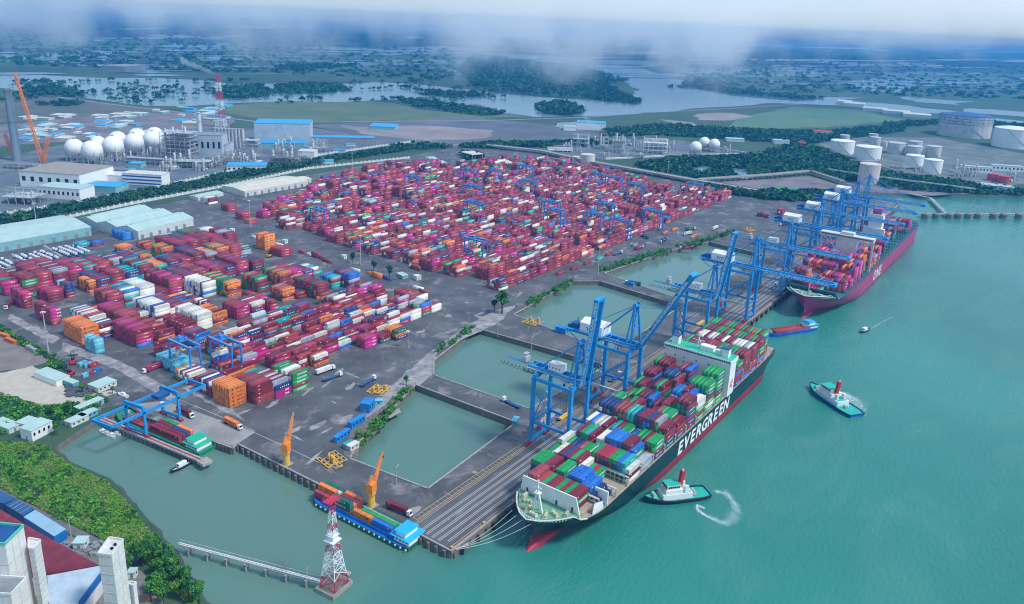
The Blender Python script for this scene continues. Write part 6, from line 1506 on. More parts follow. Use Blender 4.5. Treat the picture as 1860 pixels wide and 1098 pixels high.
unit(1620, 1700, 308, 5, 8, 'low pipe racks between the tanks', 17)
# viaduct / pipe rack lines and road bridges
def viaduct(pts, wd, h, lab, post=20, name='viaduct', cat='viaduct', mm=concrete, zt=1.0):
    t = thing(name, (0, 0, 0), 0, lab, cat); m = MB(); q = MB(); P3 = [Vector((*G(*p), h)) for p in pts]
    for a, b in zip(P3[:-1], P3[1:]):
        m.bar(a, b, wd, zt); L = (b-a).length; v = (b-a).normalized(); n = Vector((-v.y, v.x, 0)); m.bar(a+n*wd*.48+Vector((0, 0, 1)), b+n*wd*.48+Vector((0, 0, 1)), .4, 1).bar(a-n*wd*.48+Vector((0, 0, 1)), b-n*wd*.48+Vector((0, 0, 1)), .4, 1)
        k = 0
        while k < L: p = a+v*k; q.bar((p.x+n.x*wd*.3, p.y+n.y*wd*.3, -4), (p.x+n.x*wd*.3, p.y+n.y*wd*.3, h), 1).bar((p.x-n.x*wd*.3, p.y-n.y*wd*.3, -4), (p.x-n.x*wd*.3, p.y-n.y*wd*.3, h), 1); k += post
    m.build('deck', mm, t); q.build('piers', mm, t)
viaduct([(880, 268), (985, 279), (1080, 300), (1250, 331), (1372, 352)], 16, 5, 'long pale road viaduct running behind the far yard')
viaduct([(1270, 333), (1400, 324), (1472, 317), (1530, 336)], 9, 6, 'pale bent viaduct rising to a corner left of the crane booms', 12)
viaduct([(1500, 316), (1590, 330), (1700, 344), (1770, 353)], 4, 8, 'pipe rack on white posts curving toward the right edge', 12, 'pipe_rack', 'pipe rack', dwhite)
viaduct([(1100, 290), (1240, 283), (1368, 281), (1300, 270)], 5, 1.0, 'white boundary wall around the middle plant', 60, 'boundary_wall', 'wall', dwhite, 2)
for pts, lab in [([(0, 392), (130, 372), (260, 348), (330, 332), (480, 300), (600, 280), (755, 258)], 'long white perimeter wall between the plant and the tree belt'), ([(0, 423), (240, 372), (410, 340), (560, 308), (745, 288)], 'pale wall along the back of the port yard')]:
    t = thing('perimeter_wall', (0, 0, 0), 0, lab, 'wall'); m = MB(); p_ = MB(); P3 = [Vector((*G(*p), 1.6)) for p in pts]
    for a, b in zip(P3[:-1], P3[1:]):
        m.bar(a, b, .6, 3.0); L = (b-a).length; k = 0
        while k < L: q = a+(b-a)*(k/L); p_.cbox(q.x, q.y, 0, 1.4, 1.4, 4.2); k += 8
    m.build('wall', dwhite, t); p_.build('posts', white, t)
# right-hand jetty with mooring dolphins and loading arms
t = thing('tanker_jetty', (0, 0, -4), 0, 'long low tanker jetty with dark mooring dolphins at the right edge', 'jetty')
m = MB(); m2 = MB()
for a, b in (((1668, 389), (1860, 389)), ((1860, 389), (1990, 396)), ((1718, 388), (1690, 360)), ((1690, 360), (1650, 352))): m.bar((*G(*a, 0), 4), (*G(*b, 0), 4), 5, 1.2)
m.build('deck', concrete, t); m = MB()
for x in (1680, 1700, 1724, 1740, 1758, 1776, 1804, 1822, 1850, 1872): g = G(x, 394, -2); MB().ring([(5, -4), (5, 5.5), (4.4, 6.2)], g[0], g[1], 10).build('mooring_dolphin', dconcrete, t)
m = MB(); r_ = random.Random(2)
for k in range(30): g = G(1735+k*4.4, 388, 0); m.bar((g[0], g[1], 4), (g[0]+r_.uniform(-4, 4), g[1], r_.uniform(9, 22)), .7)
m.build('loading_arms', galv, t)
# pale open lots, green fields, roads and rail lines beyond the yard
fld = mat('field_grass', (.06, .12, .05), .95, col2=(.12, .15, .08), vscale=.01, dirt=.2); lot = mat('open_sand_lot', (.2, .17, .16), .95, col2=(.32, .27, .25), vscale=.008, dirt=.3); camp = mat('camp_ground', (.09, .1, .12), .9, col2=(.26, .2, .18), vscale=.02, dirt=.5)
plt_ = mat('plant_ground', (.06, .09, .12), .9, col2=(.17, .19, .2), vscale=.03, dirt=.3)
sheet('field', ragged(P((330, 198), (520, 184), (640, 182), (760, 192), (900, 203), (960, 212), (850, 216), (700, 219), (560, 224), (470, 215)), 15, 80, 1), .1, fld); sheet('field', ragged(P((-60, 170), (60, 172), (200, 190), (330, 205), (300, 216), (60, 220), (-60, 222)), 15, 80, 2), .1, mat('brown_field', (.05, .09, .06), .95, col2=(.14, .12, .1), vscale=.01))
sheet('open_lot', P((560, 228), (700, 220), (860, 214), (1050, 232), (1110, 246), (990, 262), (830, 268), (750, 262), (640, 246)), .15, mat('grey_lot', (.06, .09, .1), .95, col2=(.14, .14, .16), vscale=.01)); sheet('open_lot', ragged(P((625, 232), (760, 228), (900, 238), (880, 252), (760, 256), (660, 244)), 8, 40, 3), .2, lot)
sheet('camp_ground', ragged(P((-80, 232), (60, 222), (200, 208), (330, 203), (420, 214), (420, 236), (300, 240), (130, 256), (-80, 275)), 10, 60, 4), .12, camp)
sheet('plant_ground', P((-60, 300), (120, 262), (340, 236), (560, 232), (690, 250), (755, 256), (600, 279), (480, 299), (330, 331), (130, 371), (-60, 402)), .14, plt_)
sheet('plant_ground', P((990, 262), (1110, 252), (1240, 256), (1300, 272), (1366, 281), (1240, 284), (1100, 291), (1010, 282)), .14, plt_); sheet('tank_farm_ground', P((1480, 262), (1560, 250), (1700, 250), (1860, 280), (1900, 330), (1760, 345), (1600, 300)), .14, mat('tank_farm_ground', (.06, .1, .08), .95, col2=(.2, .2, .19), vscale=.02))
sheet('open_lot', ragged(P((1270, 208), (1330, 205), (1360, 212), (1320, 220), (1260, 218)), 12, 40, 5), .2, lot); sheet('open_lot', ragged(P((1200, 218), (1262, 222), (1280, 236), (1230, 234)), 12, 40, 6), .2, lot); sheet('field', ragged(P((1330, 215), (1440, 195), (1560, 200), (1640, 218), (1500, 232), (1330, 236)), 12, 60, 7), .12, mat('green_field', (.05, .16, .08), .95, col2=(.12, .18, .08), vscale=.01))
sheet('field', P((1290, 330), (1400, 326), (1470, 320), (1560, 345), (1500, 352), (1380, 350)), .12, lot if 0 else camp); sheet('field', P((1385, 345), (1420, 338), (1470, 346), (1440, 352)), .2, mat('bright_green', (.04, .25, .1), .95)); sheet('field', ragged(P((1560, 122), (1640, 118), (1900, 125), (1900, 158), (1720, 152), (1600, 140)), 30, 100, 8), .3, MATS['green_field'])
sheet('open_lot', ragged(P((1530, 330), (1640, 335), (1760, 352), (1700, 356), (1560, 348)), 4, 20, 9), .2, camp)
rd = mat('pale_road', (.2, .2, .21), .9, var=.15)
for i, (pts, w_) in enumerate([([(40, 168), (200, 190), (330, 205), (470, 222)], 14), ([(620, 222), (900, 219), (1060, 214), (1180, 205), (1320, 198), (1480, 188)], 12), ([(620, 228), (820, 264), (900, 262), (1000, 258)], 14), ([(1170, 248), (1360, 243), (1450, 243)], 10), ([(1450, 245), (1560, 290), (1700, 330), (1860, 350)], 8)]):
    m = MB()
    for a, b in zip(pts[:-1], pts[1:]): m.bar((*G(*a), .3), (*G(*b), .3), w_, .1)
    tag(m.build('road', rd), kind='structure')

# smaller items crowding the plants: racks, vessels, sheds (copies)
def small_rack():
    t = thing('pipe_rack', (0, 0, 0)); m = MB()
    for k in range(8):
        for y in (-2.5, 2.5): m.bar((-21+k*6, y, 0), (-21+k*6, y, 7.5), .5)
        m.bar((-21+k*6, -2.5, 5), (-21+k*6, 2.5, 5), .4).bar((-21+k*6, -2.5, 7.5), (-21+k*6, 2.5, 7.5), .4)
    m.build('steel_frame', galv, t); m = MB()
    for y in (-1.8, -.9, .2, 1.4):
        for z in (5.4, 7.9): m.tube((-22, y, z), (22, y, z), .32, 6)
    m.build('pipes', steel, t); return t
def small_vessels():
    t = thing('vessel_group', (0, 0, 0))
    for x, r, h in ((-6, 1.6, 13), (-1, 2.2, 8), (5, 1.3, 18)): MB().ring([(r, 0), (r, h), (r*.4, h+r*.6)], x, 0, 12).build('vessel', dwhite, t)
    MB().tube((-9, 4, 2.5), (8, 4, 2.5), 1.5, 10).build('drum', white, t); m = MB()
    for x in (-9, -3, 2, 8): m.bar((x, -2.5, 0), (x, -2.5, 12), .4).bar((x, 2.5, 0), (x, 2.5, 12), .4)
    for z in (5, 9, 12): m.bar((-9, -2.5, z), (8, -2.5, z), .4).bar((-9, 2.5, z), (8, 2.5, z), .4)
    m.build('steel_frame', steel, t); return t
pro = [small_rack(), small_vessels()]; used_ = [0, 0]; sr = random.Random(41); PLANT1 = [(0, 300), (120, 292), (290, 285), (560, 262), (640, 262), (735, 262), (600, 284), (480, 304), (420, 314), (300, 312), (220, 300), (60, 308)]; PLANT2 = [(1000, 268), (1110, 256), (1240, 262), (1340, 280), (1240, 284), (1100, 290)]; PLANT3 = [(1500, 290), (1600, 296), (1850, 330), (1780, 338), (1640, 318)]
for k in range(64):
    pl = PLANT1 if k < 40 else PLANT2 if k < 56 else PLANT3
    while True:
        a, b = sr.uniform(min(p[0] for p in pl), max(p[0] for p in pl)), sr.uniform(min(p[1] for p in pl), max(p[1] for p in pl))
        if inpoly(a, b, pl): break
    q = sr.choice([0, 1, 1]); o = pro[q] if not used_[q] else copy_tree(pro[q]); used_[q] = 1; g = G(a, b); o.location = (g[0], g[1], 0); o.rotation_euler.z = HD+R(sr.choice([0, 0, 90, 6])); s_ = sr.uniform(.6, 1.3); o.scale = (s_, s_, s_)
    pn = ['left plant behind the tree belt', 'middle plant behind the far yard', 'right hand tank farm'][0 if k < 40 else 1 if k < 56 else 2]
    tag(o, f'one of the low pipe racks of the {pn}' if q == 0 else f'one of the small vessel groups of the {pn}', 'pipe rack' if q == 0 else 'vessels', f'{"pipe racks" if q == 0 else "vessel groups"} of the {pn}')
for k in range(22):
    while True:
        a, b = sr.uniform(20, 640), sr.uniform(262, 350)
        if inpoly(a, b, [(0, 320), (300, 300), (560, 266), (640, 262), (700, 262), (480, 300), (330, 326), (200, 352), (150, 358), (150, 330), (0, 340)]): break
    boxat(a, a+sr.uniform(8, 24), b, sr.uniform(3, 6), sr.uniform(8, 18), R(sr.uniform(-12, 12)), sr.choice([wall_t, wall_p, dwhite]), 'plant_hut', 'one of the scattered small huts inside the left plant', 'hut', sr.choice([roof_b, roof_b, roof_w, dwhite]), 'small huts of the left plant')
# ================================================================= MARSH WATER, FORESTS, TREES
def far_water():
    m = mat('marsh_water_surface', (.12, .22, .24), .18, var=.1, vscale=.003); return m
fw_m = far_water()
def wsheet(poly, z, amp, step, seed, m=fw_m, name='marsh_water'): return sheet(name, ragged(P(*poly), amp, step, seed), z, m)
wsheet([(-80, 140), (0, 138), (60, 135), (130, 140), (200, 143), (280, 142), (360, 146), (430, 153), (520, 152), (600, 154), (700, 150), (820, 160), (900, 170), (1020, 180), (1100, 184), (1140, 176), (1160, 165), (1130, 148), (1060, 130), (960, 108), (900, 104), (930, 98), (1060, 108), (1170, 126), (1240, 148), (1330, 160), (1480, 178), (1640, 192), (1760, 206), (1640, 206), (1520, 192), (1400, 188), (1240, 200), (1150, 208), (1060, 212), (960, 213), (925, 206), (900, 200), (860, 190), (790, 193), (700, 182), (620, 186), (520, 184), (430, 187), (330, 194), (270, 193), (160, 180), (60, 168), (0, 162), (-80, 160)], .5, 14, 60, 1)
for i, pl in enumerate([[(500, 118), (620, 112), (700, 116), (640, 124), (540, 128)], [(0, 100), (90, 96), (220, 104), (120, 110), (0, 108)], [(700, 88), (800, 84), (930, 92), (800, 98)], [(300, 80), (420, 78), (480, 86), (360, 92)], [(1250, 125), (1400, 128), (1520, 140), (1400, 140), (1260, 132)], [(1530, 150), (1600, 142), (1680, 150), (1640, 170), (1560, 165)], [(1640, 176), (1760, 185), (1740, 192), (1650, 186)], [(1420, 175), (1560, 178), (1540, 184), (1430, 182)], [(1750, 196), (1900, 206), (1900, 214), (1770, 206)], [(1010, 224), (1060, 222), (1085, 231), (1040, 236), (1012, 232)], [(1248, 316), (1262, 305), (1290, 303), (1300, 312), (1280, 317)], [(1318, 312), (1330, 305), (1345, 308), (1360, 306), (1366, 322), (1350, 327), (1335, 322)], [(1600, 120), (1500, 116), (1440, 112), (1560, 112)], [(1290, 106), (1430, 108), (1400, 112)], [(1750, 210), (1860, 222), (1900, 230), (1800, 220)]]):
    wsheet(pl, .55+.02*i, 6 if i in (9, 10, 11) else 26, 20 if i in (9, 10, 11) else 70, 20+i)
rs = random.Random(31)
for i in range(230):        # small creeks and fish ponds fading into the distance
    px_c, py_c = rs.uniform(-50, 1900), rs.choice([rs.uniform(50, 130), rs.uniform(85, 140)]); py_c += max(0, (px_c-900)*.03)
    w_, h_ = rs.uniform(15, 110), rs.uniform(.4, 2.0)
    wsheet([(px_c-w_, py_c), (px_c-w_*.3, py_c-h_), (px_c+w_*.5, py_c-h_*.6), (px_c+w_, py_c+h_*.4), (px_c+w_*.2, py_c+h_), (px_c-w_*.6, py_c+h_*.5)], 1.0+.006*i, 12, 120, 200+i)
for i in range(40):
    a, b = rs.uniform(-50, 1900), rs.uniform(75, 138); w_, h_ = rs.uniform(25, 110), rs.uniform(.8, 3.0)
    wsheet([(a-w_, b), (a-w_*.3, b-h_), (a+w_*.5, b-h_*.7), (a+w_, b+h_*.4), (a+w_*.1, b+h_)], .7+.005*i, 15, 120, 900+i, MATS['green_field'] if i % 3 else MATS['brown_field'], 'marsh_clearing')
# leaf-card foliage
leaf = mat('leaf', (.05, .2, .02), .9, col2=(.09, .28, .03), vscale=.15, island=.45, hue=.02, spec=.15); leaf_d = mat('leaf_dark', (.02, .09, .03), .9, col2=(.04, .14, .04), vscale=.1, island=.45, hue=.015, spec=.15); leaf_y = mat('leaf_light', (.11, .27, .02), .9, col2=(.17, .33, .04), vscale=.15, island=.35, spec=.15)
mang = mat('mangrove_leaf', (.008, .06, .045), .95, col2=(.02, .085, .05), vscale=.02, island=.4, spec=.1); bark = mat('bark', (.07, .05, .035), .9)
def cards(cen, rad, ncard, size, rng, flat=.75, mats=None, mi=None, dome=False):
    "cen (n,3), rad (n,) -> leaf quads scattered in the outer shell of each blob"
    n = len(cen); N = n*ncard; c = np.repeat(cen, ncard, 0); r = np.repeat(rad, ncard)
    d = rng.normal(size=(N, 3)); d /= np.linalg.norm(d, axis=1)[:, None]
    if dome: d[:, 2] = np.abs(d[:, 2])
    k = rng.uniform(.45, 1.05, N); p = c+d*(r*k)[:, None]*np.array([1, 1, flat])
    nrm = d*.6+rng.normal(size=(N, 3))*.45+np.array([0, 0, .35]); nrm /= np.linalg.norm(nrm, axis=1)[:, None]
    t = np.cross(nrm, rng.normal(size=(N, 3))); t /= np.linalg.norm(t, axis=1)[:, None]; b = np.cross(nrm, t); s = (size*rng.uniform(.6, 1.4, N))[:, None]*r[:, None]
    V = np.stack([p-t*s-b*s*.7, p+t*s*.8-b*s*.6, p+t*s+b*s*.7, p-t*s*.7+b*s], 1).reshape(-1, 3); F = np.arange(N*4).reshape(-1, 4)
    return V, F, (np.zeros(N, int) if mi is None else np.repeat(mi, ncard))
def poly_points(poly, n, rng):
    xs = [p[0] for p in poly]; ys = [p[1] for p in poly]; o = []
    while len(o) < n:
        x, y = rng.uniform(min(xs), max(xs)), rng.uniform(min(ys), max(ys))
        if inpoly(x, y, poly): o.append((x, y))
    return o
def foliage(name, pts, rr, ncard, size, mats_, lab, cat, seed, zbase=0.0, flat=.75, dome=True, hscale=.4):
    rng = np.random.default_rng(seed); n = len(pts); rad = rng.uniform(rr[0], rr[1], n); cen = np.array([(x, y, zbase) for x, y in pts], float); cen[:, 2] += rad*hscale
    V, F, mi = cards(cen, rad, ncard, size, rng, flat, mi=rng.integers(0, len(mats_), n), dome=dome)
    o = bpy.data.objects.new(name, np_mesh(name, V, F, mi, mats_)); C.objects.link(o); return tag(o, lab, cat, kind='stuff')
# green bank in the foreground (grass tussocks, shrubs)
bank = [(x-1, y) for x, y in shore[4:13]]+P((300, 1098), (262, 1020), (200, 988), (100, 940), (10, 892), (-60, 860), (-60, 800), (0, 800), (60, 806))
bank = [(-72, 226), (-73, 205), (-69, 175), (-71.5, 150), (-78, 114), (-86, 75), (-94, 48)]+[G(340, 1098), G(262, 1020), G(200, 986), G(100, 938), G(10, 890), G(-70, 855), G(-60, 800), G(60, 805)]
rng0 = np.random.default_rng(5)
sheet('bank_grass', ragged(bank, .6, 3, 3), .04, mat('bank_grass', (.045, .12, .02), .95, col2=(.13, .22, .04), vscale=.12, dirt=.3, bump=.6, bscale=2))
dry = mat('dry_grass', (.16, .17, .05), .95, col2=(.26, .24, .09), vscale=.2, island=.3)
foliage('grass_tussocks', poly_points(bank, 5200, rng0), (.35, 1.0), 16, .3, [leaf, leaf_y, leaf_y, dry], 'bright green rough grass covering the bank in the foreground', 'grass', 11, flat=.6)
def sub(poly, f): 
    cx = sum(p[0] for p in poly)/len(poly); cy = sum(p[1] for p in poly)/len(poly); return [(lerp(cx, p[0], f), lerp(cy, p[1], f)) for p in poly]
foliage('bank_shrubs', [p for p in poly_points(bank, 2000, rng0) if noise.noise(Vector((p[0]*.06, p[1]*.06, 0))) > -.02], (.5, 1.6), 34, .26, [leaf, leaf, leaf_d, leaf_y, leaf_d], 'dense green shrubs crowding the bank above the muddy shore', 'shrubs', 12, flat=.8)
foliage('field_grass', poly_points(P((-40, 700), (60, 735), (130, 742), (60, 775), (0, 790), (-60, 800)), 1200, rng0), (.5, 1.3), 12, .3, [leaf, leaf_y, leaf_d], 'rough grass patch left of the gravel lot', 'grass', 13)
foliage('lot_shrubs', poly_points(P((-30, 735), (90, 745), (190, 720), (205, 730), (160, 752), (70, 770), (0, 790)), 200, rng0), (1.5, 3.4), 46, .2, [leaf, leaf_d], 'green shrubs between the gravel lot and the inlet sheds', 'shrubs', 14)
foliage('hedge', [(lerp(a[0], b[0], t)+rng0.normal()*1.2, lerp(a[1], b[1], t)+rng0.normal()*1.2) for a, b in [(G(-40, 574), G(90, 652)), (G(95, 660), G(110, 668))] for t in np.linspace(0, 1, 70)], (1.6, 2.8), 46, .2, [leaf, leaf_d], 'long clipped hedge between the yard road and the brown dirt lot', 'hedge', 15)
# basin-side bushes: each a thing
def bush_mesh(seed, r=1.0, mats_=(leaf, leaf_d)):
    rng = np.random.default_rng(seed); n = 7; cen = rng.normal(size=(n, 3))*np.array([.45, .45, .2])+np.array([0, 0, .55]); rad = rng.uniform(.35, .6, n); V, F, mi = cards(cen, rad, 40, .22, rng, .8, mi=rng.integers(0, 2, n)); return np_mesh('bush', V, F, mi, list(mats_))
bms = [bush_mesh(s) for s in (1, 2, 3)]
def bush(x, y, s, lab, grp, k, z=0.0):
    o = bpy.data.objects.new('bush', bms[k % 3]); C.objects.link(o); o.location = (x, y, z-.1); o.scale = (s, s, s*.9); o.rotation_euler.z = k*1.3; tag(o, lab, 'bush', grp)
br = random.Random(4); k = 0
for (a, b, n, nm, s0) in [((655, 808), (742, 706), 16, 'first basin', 3.0), ((795, 640), (862, 592), 13, 'second basin', 2.6), ((958, 555), (1040, 513), 20, 'third basin', 3.2), ((1094, 492), (1215, 455), 26, 'fourth basin', 3.4), ((1235, 452), (1335, 422), 16, 'last basin', 3.6)]:
    n = int(n*1.5)
    for q in range(n):
        t = (q+.5)/n; g = G(lerp(a[0], b[0], t), lerp(a[1], b[1], t)); bush(g[0]+br.uniform(-2, 2), g[1]+br.uniform(-1.5, 2), s0*br.uniform(.45, 1.35), f'green bush of the row growing on the inland bank of the {nm}', f'bushes along the {nm}', k); k += 1
# trees with trunk and crown
def tree_proto(seed, H=9, W=5, mats_=None):
    rng = np.random.default_rng(seed); t = thing('tree', (0, 0, 0)); m = MB(); m.tube((0, 0, -.3), (.1, 0, H*.45), W*.07, 8, 0, W*.045); n = 16; cen = []
    for k in range(n):
        a = rng.uniform(0, 6.28); rr = W*.5*math.sqrt(rng.uniform(.02, 1)); z = H*rng.uniform(.45, .92); cen.append((rr*math.cos(a)*(1.1-z/H*.6), rr*math.sin(a)*(1.1-z/H*.6), z))
        if k < 6: m.tube((.1, 0, H*.35), cen[-1], W*.035, 5, 0, W*.012)
    m.build('trunk', bark, t); rad = rng.uniform(W*.17, W*.28, n); V, F, mi = cards(np.array(cen), rad, 60, .2, rng, .8, mi=rng.integers(0, 2, n)); o = bpy.data.objects.new('crown', np_mesh('crown', V, F, mi, mats_ or [leaf, leaf_d])); C.objects.link(o); o.parent = t; return t
tp = [tree_proto(1), tree_proto(2), tree_proto(3, mats_=[leaf_d, mang])]; usedt = [0, 0, 0]
def tree(x, y, s, lab, grp, k):
    o = tp[k] if not usedt[k] else copy_tree(tp[k]); usedt[k] = 1; o.location = (x, y, 0); o.scale = (s, s, s); o.rotation_euler.z = (x*7+y) % 6.28; tag(o, lab, 'tree', grp)
for a, b, s, kk, lab in [(912, 570, 2.3, 0, 'broad dark green tree at the head of the second pier'), (898, 566, 1.3, 2, 'smaller dark tree left of the broad tree on the pier head'), (641, 478, 1.3, 2, 'round dark tree, left one of three on the cross road'), (679, 493, 1.3, 2, 'round dark tree, middle one of three on the cross road'), (707, 504, 1.4, 2, 'round dark tree, right one of three on the cross road'),
   (738, 700, .8, 0, 'feathery palm like tree at the first basin top corner'), (100, 655, .7, 1, 'small tree at the end of the hedge near the long cabin'), (105, 790, 1.0, 0, 'green tree right of the cream house'), (150, 715, .8, 1, 'green tree behind the open shed'), (205, 716, .6, 0, 'small tree beside the laid up boat'), (95, 758, 1.0, 1, 'green tree behind the inlet sheds, left'), (125, 754, .9, 0, 'green tree behind the inlet sheds, right'), (715, 288, .0, 0, '')]:
    if s > 0: g = G(a, b); tree(g[0], g[1], s, lab, None, kk)
tr_ = random.Random(12)
for k in range(34):     # dense grove at the bottom beside the water
    while True:
        a, b = tr_.uniform(225, 415), tr_.uniform(985, 1100)
        g = G(a, b)
        if g[0] < -91+(g[1]-50)*.2 and b > 985+max(0, (260-a))*.8 and not (a < 270 and b > 1035): break
    tree(g[0], g[1], tr_.uniform(.75, 1.25), 'leafy green tree in the dense grove between the white silo and the water', 'trees of the grove at the bottom', tr_.choice([0, 1, 1]))
# tree belt behind the yard, mangroves, distant forest
belt = []
for a, b, h0, h1 in [((0, 412), (260, 362), -12, 12), ((260, 362), (410, 334), -12, 10), ((410, 330), (600, 296), -8, 8), ((600, 296), (755, 272), -8, 8)]:
    A_, B_ = Vector(G(*a)), Vector(G(*b)); v = (B_-A_); n = Vector((-v.y, v.x)).normalized()
    for q in range(int(v.length/1.1)): p = A_+v*rng0.random()+n*rng0.uniform(2, 34); belt.append((p.x, p.y))
foliage('tree_belt', belt, (3.0, 6.0), 30, .24, [leaf_d, mang], 'dark belt of trees behind the port yard and its pale wall', 'tree belt', 21, hscale=.6)
mg = []
for pl, n in [(P((1150, 300), (1240, 290), (1366, 285), (1460, 262), (1560, 300), (1620, 335), (1530, 328), (1470, 312), (1280, 328), (1200, 318)), 2600), (P((1560, 310), (1700, 328), (1860, 350), (1860, 356), (1700, 350), (1600, 342)), 500), (P((1090, 240), (1200, 228), (1330, 236), (1480, 242), (1440, 262), (1300, 252), (1180, 246), (1100, 250)), 1500), (P((830, 268), (900, 262), (1000, 262), (1060, 258), (1120, 262), (1000, 268), (880, 270)), 400), (P((1380, 352), (1500, 352), (1540, 362), (1440, 366), (1390, 362)), 300), (P((1290, 342), (1380, 358), (1390, 362), (1280, 346)), 200), (P((1640, 232), (1740, 225), (1900, 245), (1900, 232), (1760, 218), (1600, 225)), 600), (P((1430, 243), (1560, 236), (1640, 225), (1640, 240), (1560, 250), (1480, 262)), 700), (P((840, 282), (870, 284), (880, 292), (840, 290)), 40), (P((700, 268), (760, 262), (820, 268), (780, 274)), 40)]: mg += poly_points(pl, n, rng0)
water_holes = [P((1248, 316), (1262, 305), (1290, 303), (1300, 312), (1280, 317)), P((1318, 312), (1330, 305), (1345, 308), (1360, 306), (1366, 322), (1350, 327), (1335, 322)), P((1010, 224), (1060, 222), (1085, 231), (1040, 236), (1012, 232))]
mg = [p for p in mg if not any(inpoly(p[0], p[1], h) for h in water_holes)]
foliage('mangrove_thicket', mg, (4.0, 8.5), 20, .3, [mang, leaf_d], 'blue green mangrove thicket around the plants right of the far yard', 'mangroves', 22, hscale=.4)
isl = []
for pl, n in [([(860, 98), (960, 112), (1060, 122), (1140, 146), (1090, 160), (1070, 178), (1020, 178), (900, 168), (860, 160), (830, 130)], 2200), ([(1090, 158), (1120, 160), (1130, 172), (1166, 182), (1160, 190), (1110, 186), (1060, 178), (1080, 172)], 260), ([(973, 192), (1010, 187), (1040, 190), (1062, 202), (1040, 212), (990, 208), (975, 200)], 260), ([(40, 163), (100, 160), (155, 172), (150, 178), (90, 175), (50, 170)], 160), ([(500, 158), (560, 152), (620, 155), (640, 165), (560, 172), (500, 170)], 260), ([(380, 163), (470, 155), (500, 170), (440, 180), (400, 178)], 180), ([(750, 165), (800, 168), (880, 172), (870, 178), (790, 174)], 120), ([(690, 178), (800, 188), (900, 205), (930, 210), (880, 212), (760, 196)], 240), ([(1240, 150), (1290, 153), (1350, 165), (1420, 172), (1500, 180), (1450, 182), (1330, 172), (1240, 158)], 300), ([(60, 190), (140, 188), (160, 190), (100, 194)], 40), ([(500, 120), (600, 116), (650, 122), (560, 128), (500, 126)], 200)]:
    isl += poly_points(P(*pl), n, rng0)
for q in range(60):
    a = rng0.uniform(-50, 900); pts_ = [(a+rng0.uniform(-20, 20), rng0.uniform(146, 186)) for _ in range(1)]; g = G(*pts_[0]); isl += [(g[0]+rng0.normal()*40, g[1]+rng0.normal()*18) for _ in range(6)]
isg = ragged(P((860, 98), (960, 112), (1060, 122), (1140, 146), (1090, 160), (1070, 178), (1020, 178), (900, 168), (860, 160), (830, 130)), 15, 60, 6); sheet('island', isg, .9, mat('marsh_ground', (.01, .055, .05), .95, col2=(.03, .09, .07), vscale=.004))
for i, pl in enumerate([[(973, 192), (1010, 187), (1040, 190), (1062, 202), (1040, 212), (990, 208)], [(1090, 158), (1130, 172), (1166, 182), (1160, 190), (1110, 186), (1060, 178)], [(690, 180), (800, 190), (900, 206), (880, 212), (760, 198)], [(1240, 150), (1350, 165), (1500, 180), (1450, 184), (1330, 174), (1240, 158)], [(500, 156), (560, 151), (620, 155), (640, 165), (560, 172), (500, 170)], [(380, 165), (470, 156), (500, 170), (440, 182), (400, 180)], [(40, 165), (100, 160), (155, 172), (90, 178)]]): sheet('island', ragged(P(*pl), 8, 30, 40+i), .95+.02*i, MATS['marsh_ground'])
foliage('island_forest', isl, (5, 11), 14, .34, [mang, leaf_d], 'dark blue green forest on the river islands', 'forest', 23, zbase=.6, hscale=.4)
fp = []
for q in range(3600):
    a = rng0.uniform(-80, 1940); b = rng0.uniform(64, 150)+(a-930)*.035
    if any(inpoly(a, b, h) for h in ([(830, 95), (1180, 95), (1250, 150), (1100, 186), (-80, 186), (-80, 138), (820, 150)],)): continue
    g = G(a, b); fp.append(g)
foliage('far_forest', fp, (8, 20), 9, .4, [mang, leaf_d], 'scattered dark woods on the far marsh plain', 'forest', 24, hscale=.05, flat=.4)
# silo works in the lower left corner
def P2(*pts, z=0.0): return [G(x, y, z) for x, y in pts]
# ================================================================= WORKS IN THE LOWER LEFT CORNER
def quadprism(base, z0, z1, m, name, parent, mtop=None):
    b = MB(); b.prism(base, z0, z1, 0, 1 if mtop else None); return b.build(name, [m, mtop] if mtop else m, parent)
plas = mat('white_plaster', (.74, .74, .7), .75, col2=(.62, .61, .56), vscale=.25, dirt=.35); strk = mat('ochre_streak', (.5, .36, .14), .8)
ZR = 8.0
# tall slender silo tower: its roof corners read off the photograph at roof height
def tower(corners, z1, lab, name='silo_tower', bands=7, roofm=dwhite, trim=None):
    c = [G(x, y, z1) for x, y in corners]; t = thing(name, (0, 0, 0), 0, lab, 'silo tower'); quadprism(c, 0, z1, plas, 'wall', t); quadprism(c, z1+.02, z1+.12, roofm, 'roof', t)
    m = MB(); n = len(c); cx = sum(p[0] for p in c)/n; cy = sum(p[1] for p in c)/n
    for i in range(n):
        a, b = Vector((*c[i], z1+.5)), Vector((*c[(i+1) % n], z1+.5)); m.bar(a, b, .45, 1.0)
    m.build('parapet', trim or plas, t); m = MB()
    for k in range(1, bands):
        z = z1*k/bands
        for i in range(n):
            a, b = c[i], c[(i+1) % n]; m.bar((a[0], a[1], z), (b[0], b[1], z), .16, .22)
    for i in range(n):
        a, b = c[i], c[(i+1) % n]; L = math.dist(a, b); q = max(1, int(L/3.2))
        for j in range(1, q): m.bar((lerp(a[0], b[0], j/q), lerp(a[1], b[1], j/q), 0), (lerp(a[0], b[0], j/q), lerp(a[1], b[1], j/q), z1), .14, .14)
    m.build('wall_joints', mat('joint_grey', (.42, .43, .42), .8), t); return t, c
t1, c1 = tower([(178, 1008), (203, 1011), (224, 983), (199, 979)], 38, 'slender white panelled silo tower with flat roof near the grove', bands=9, trim=plas)
m = MB()
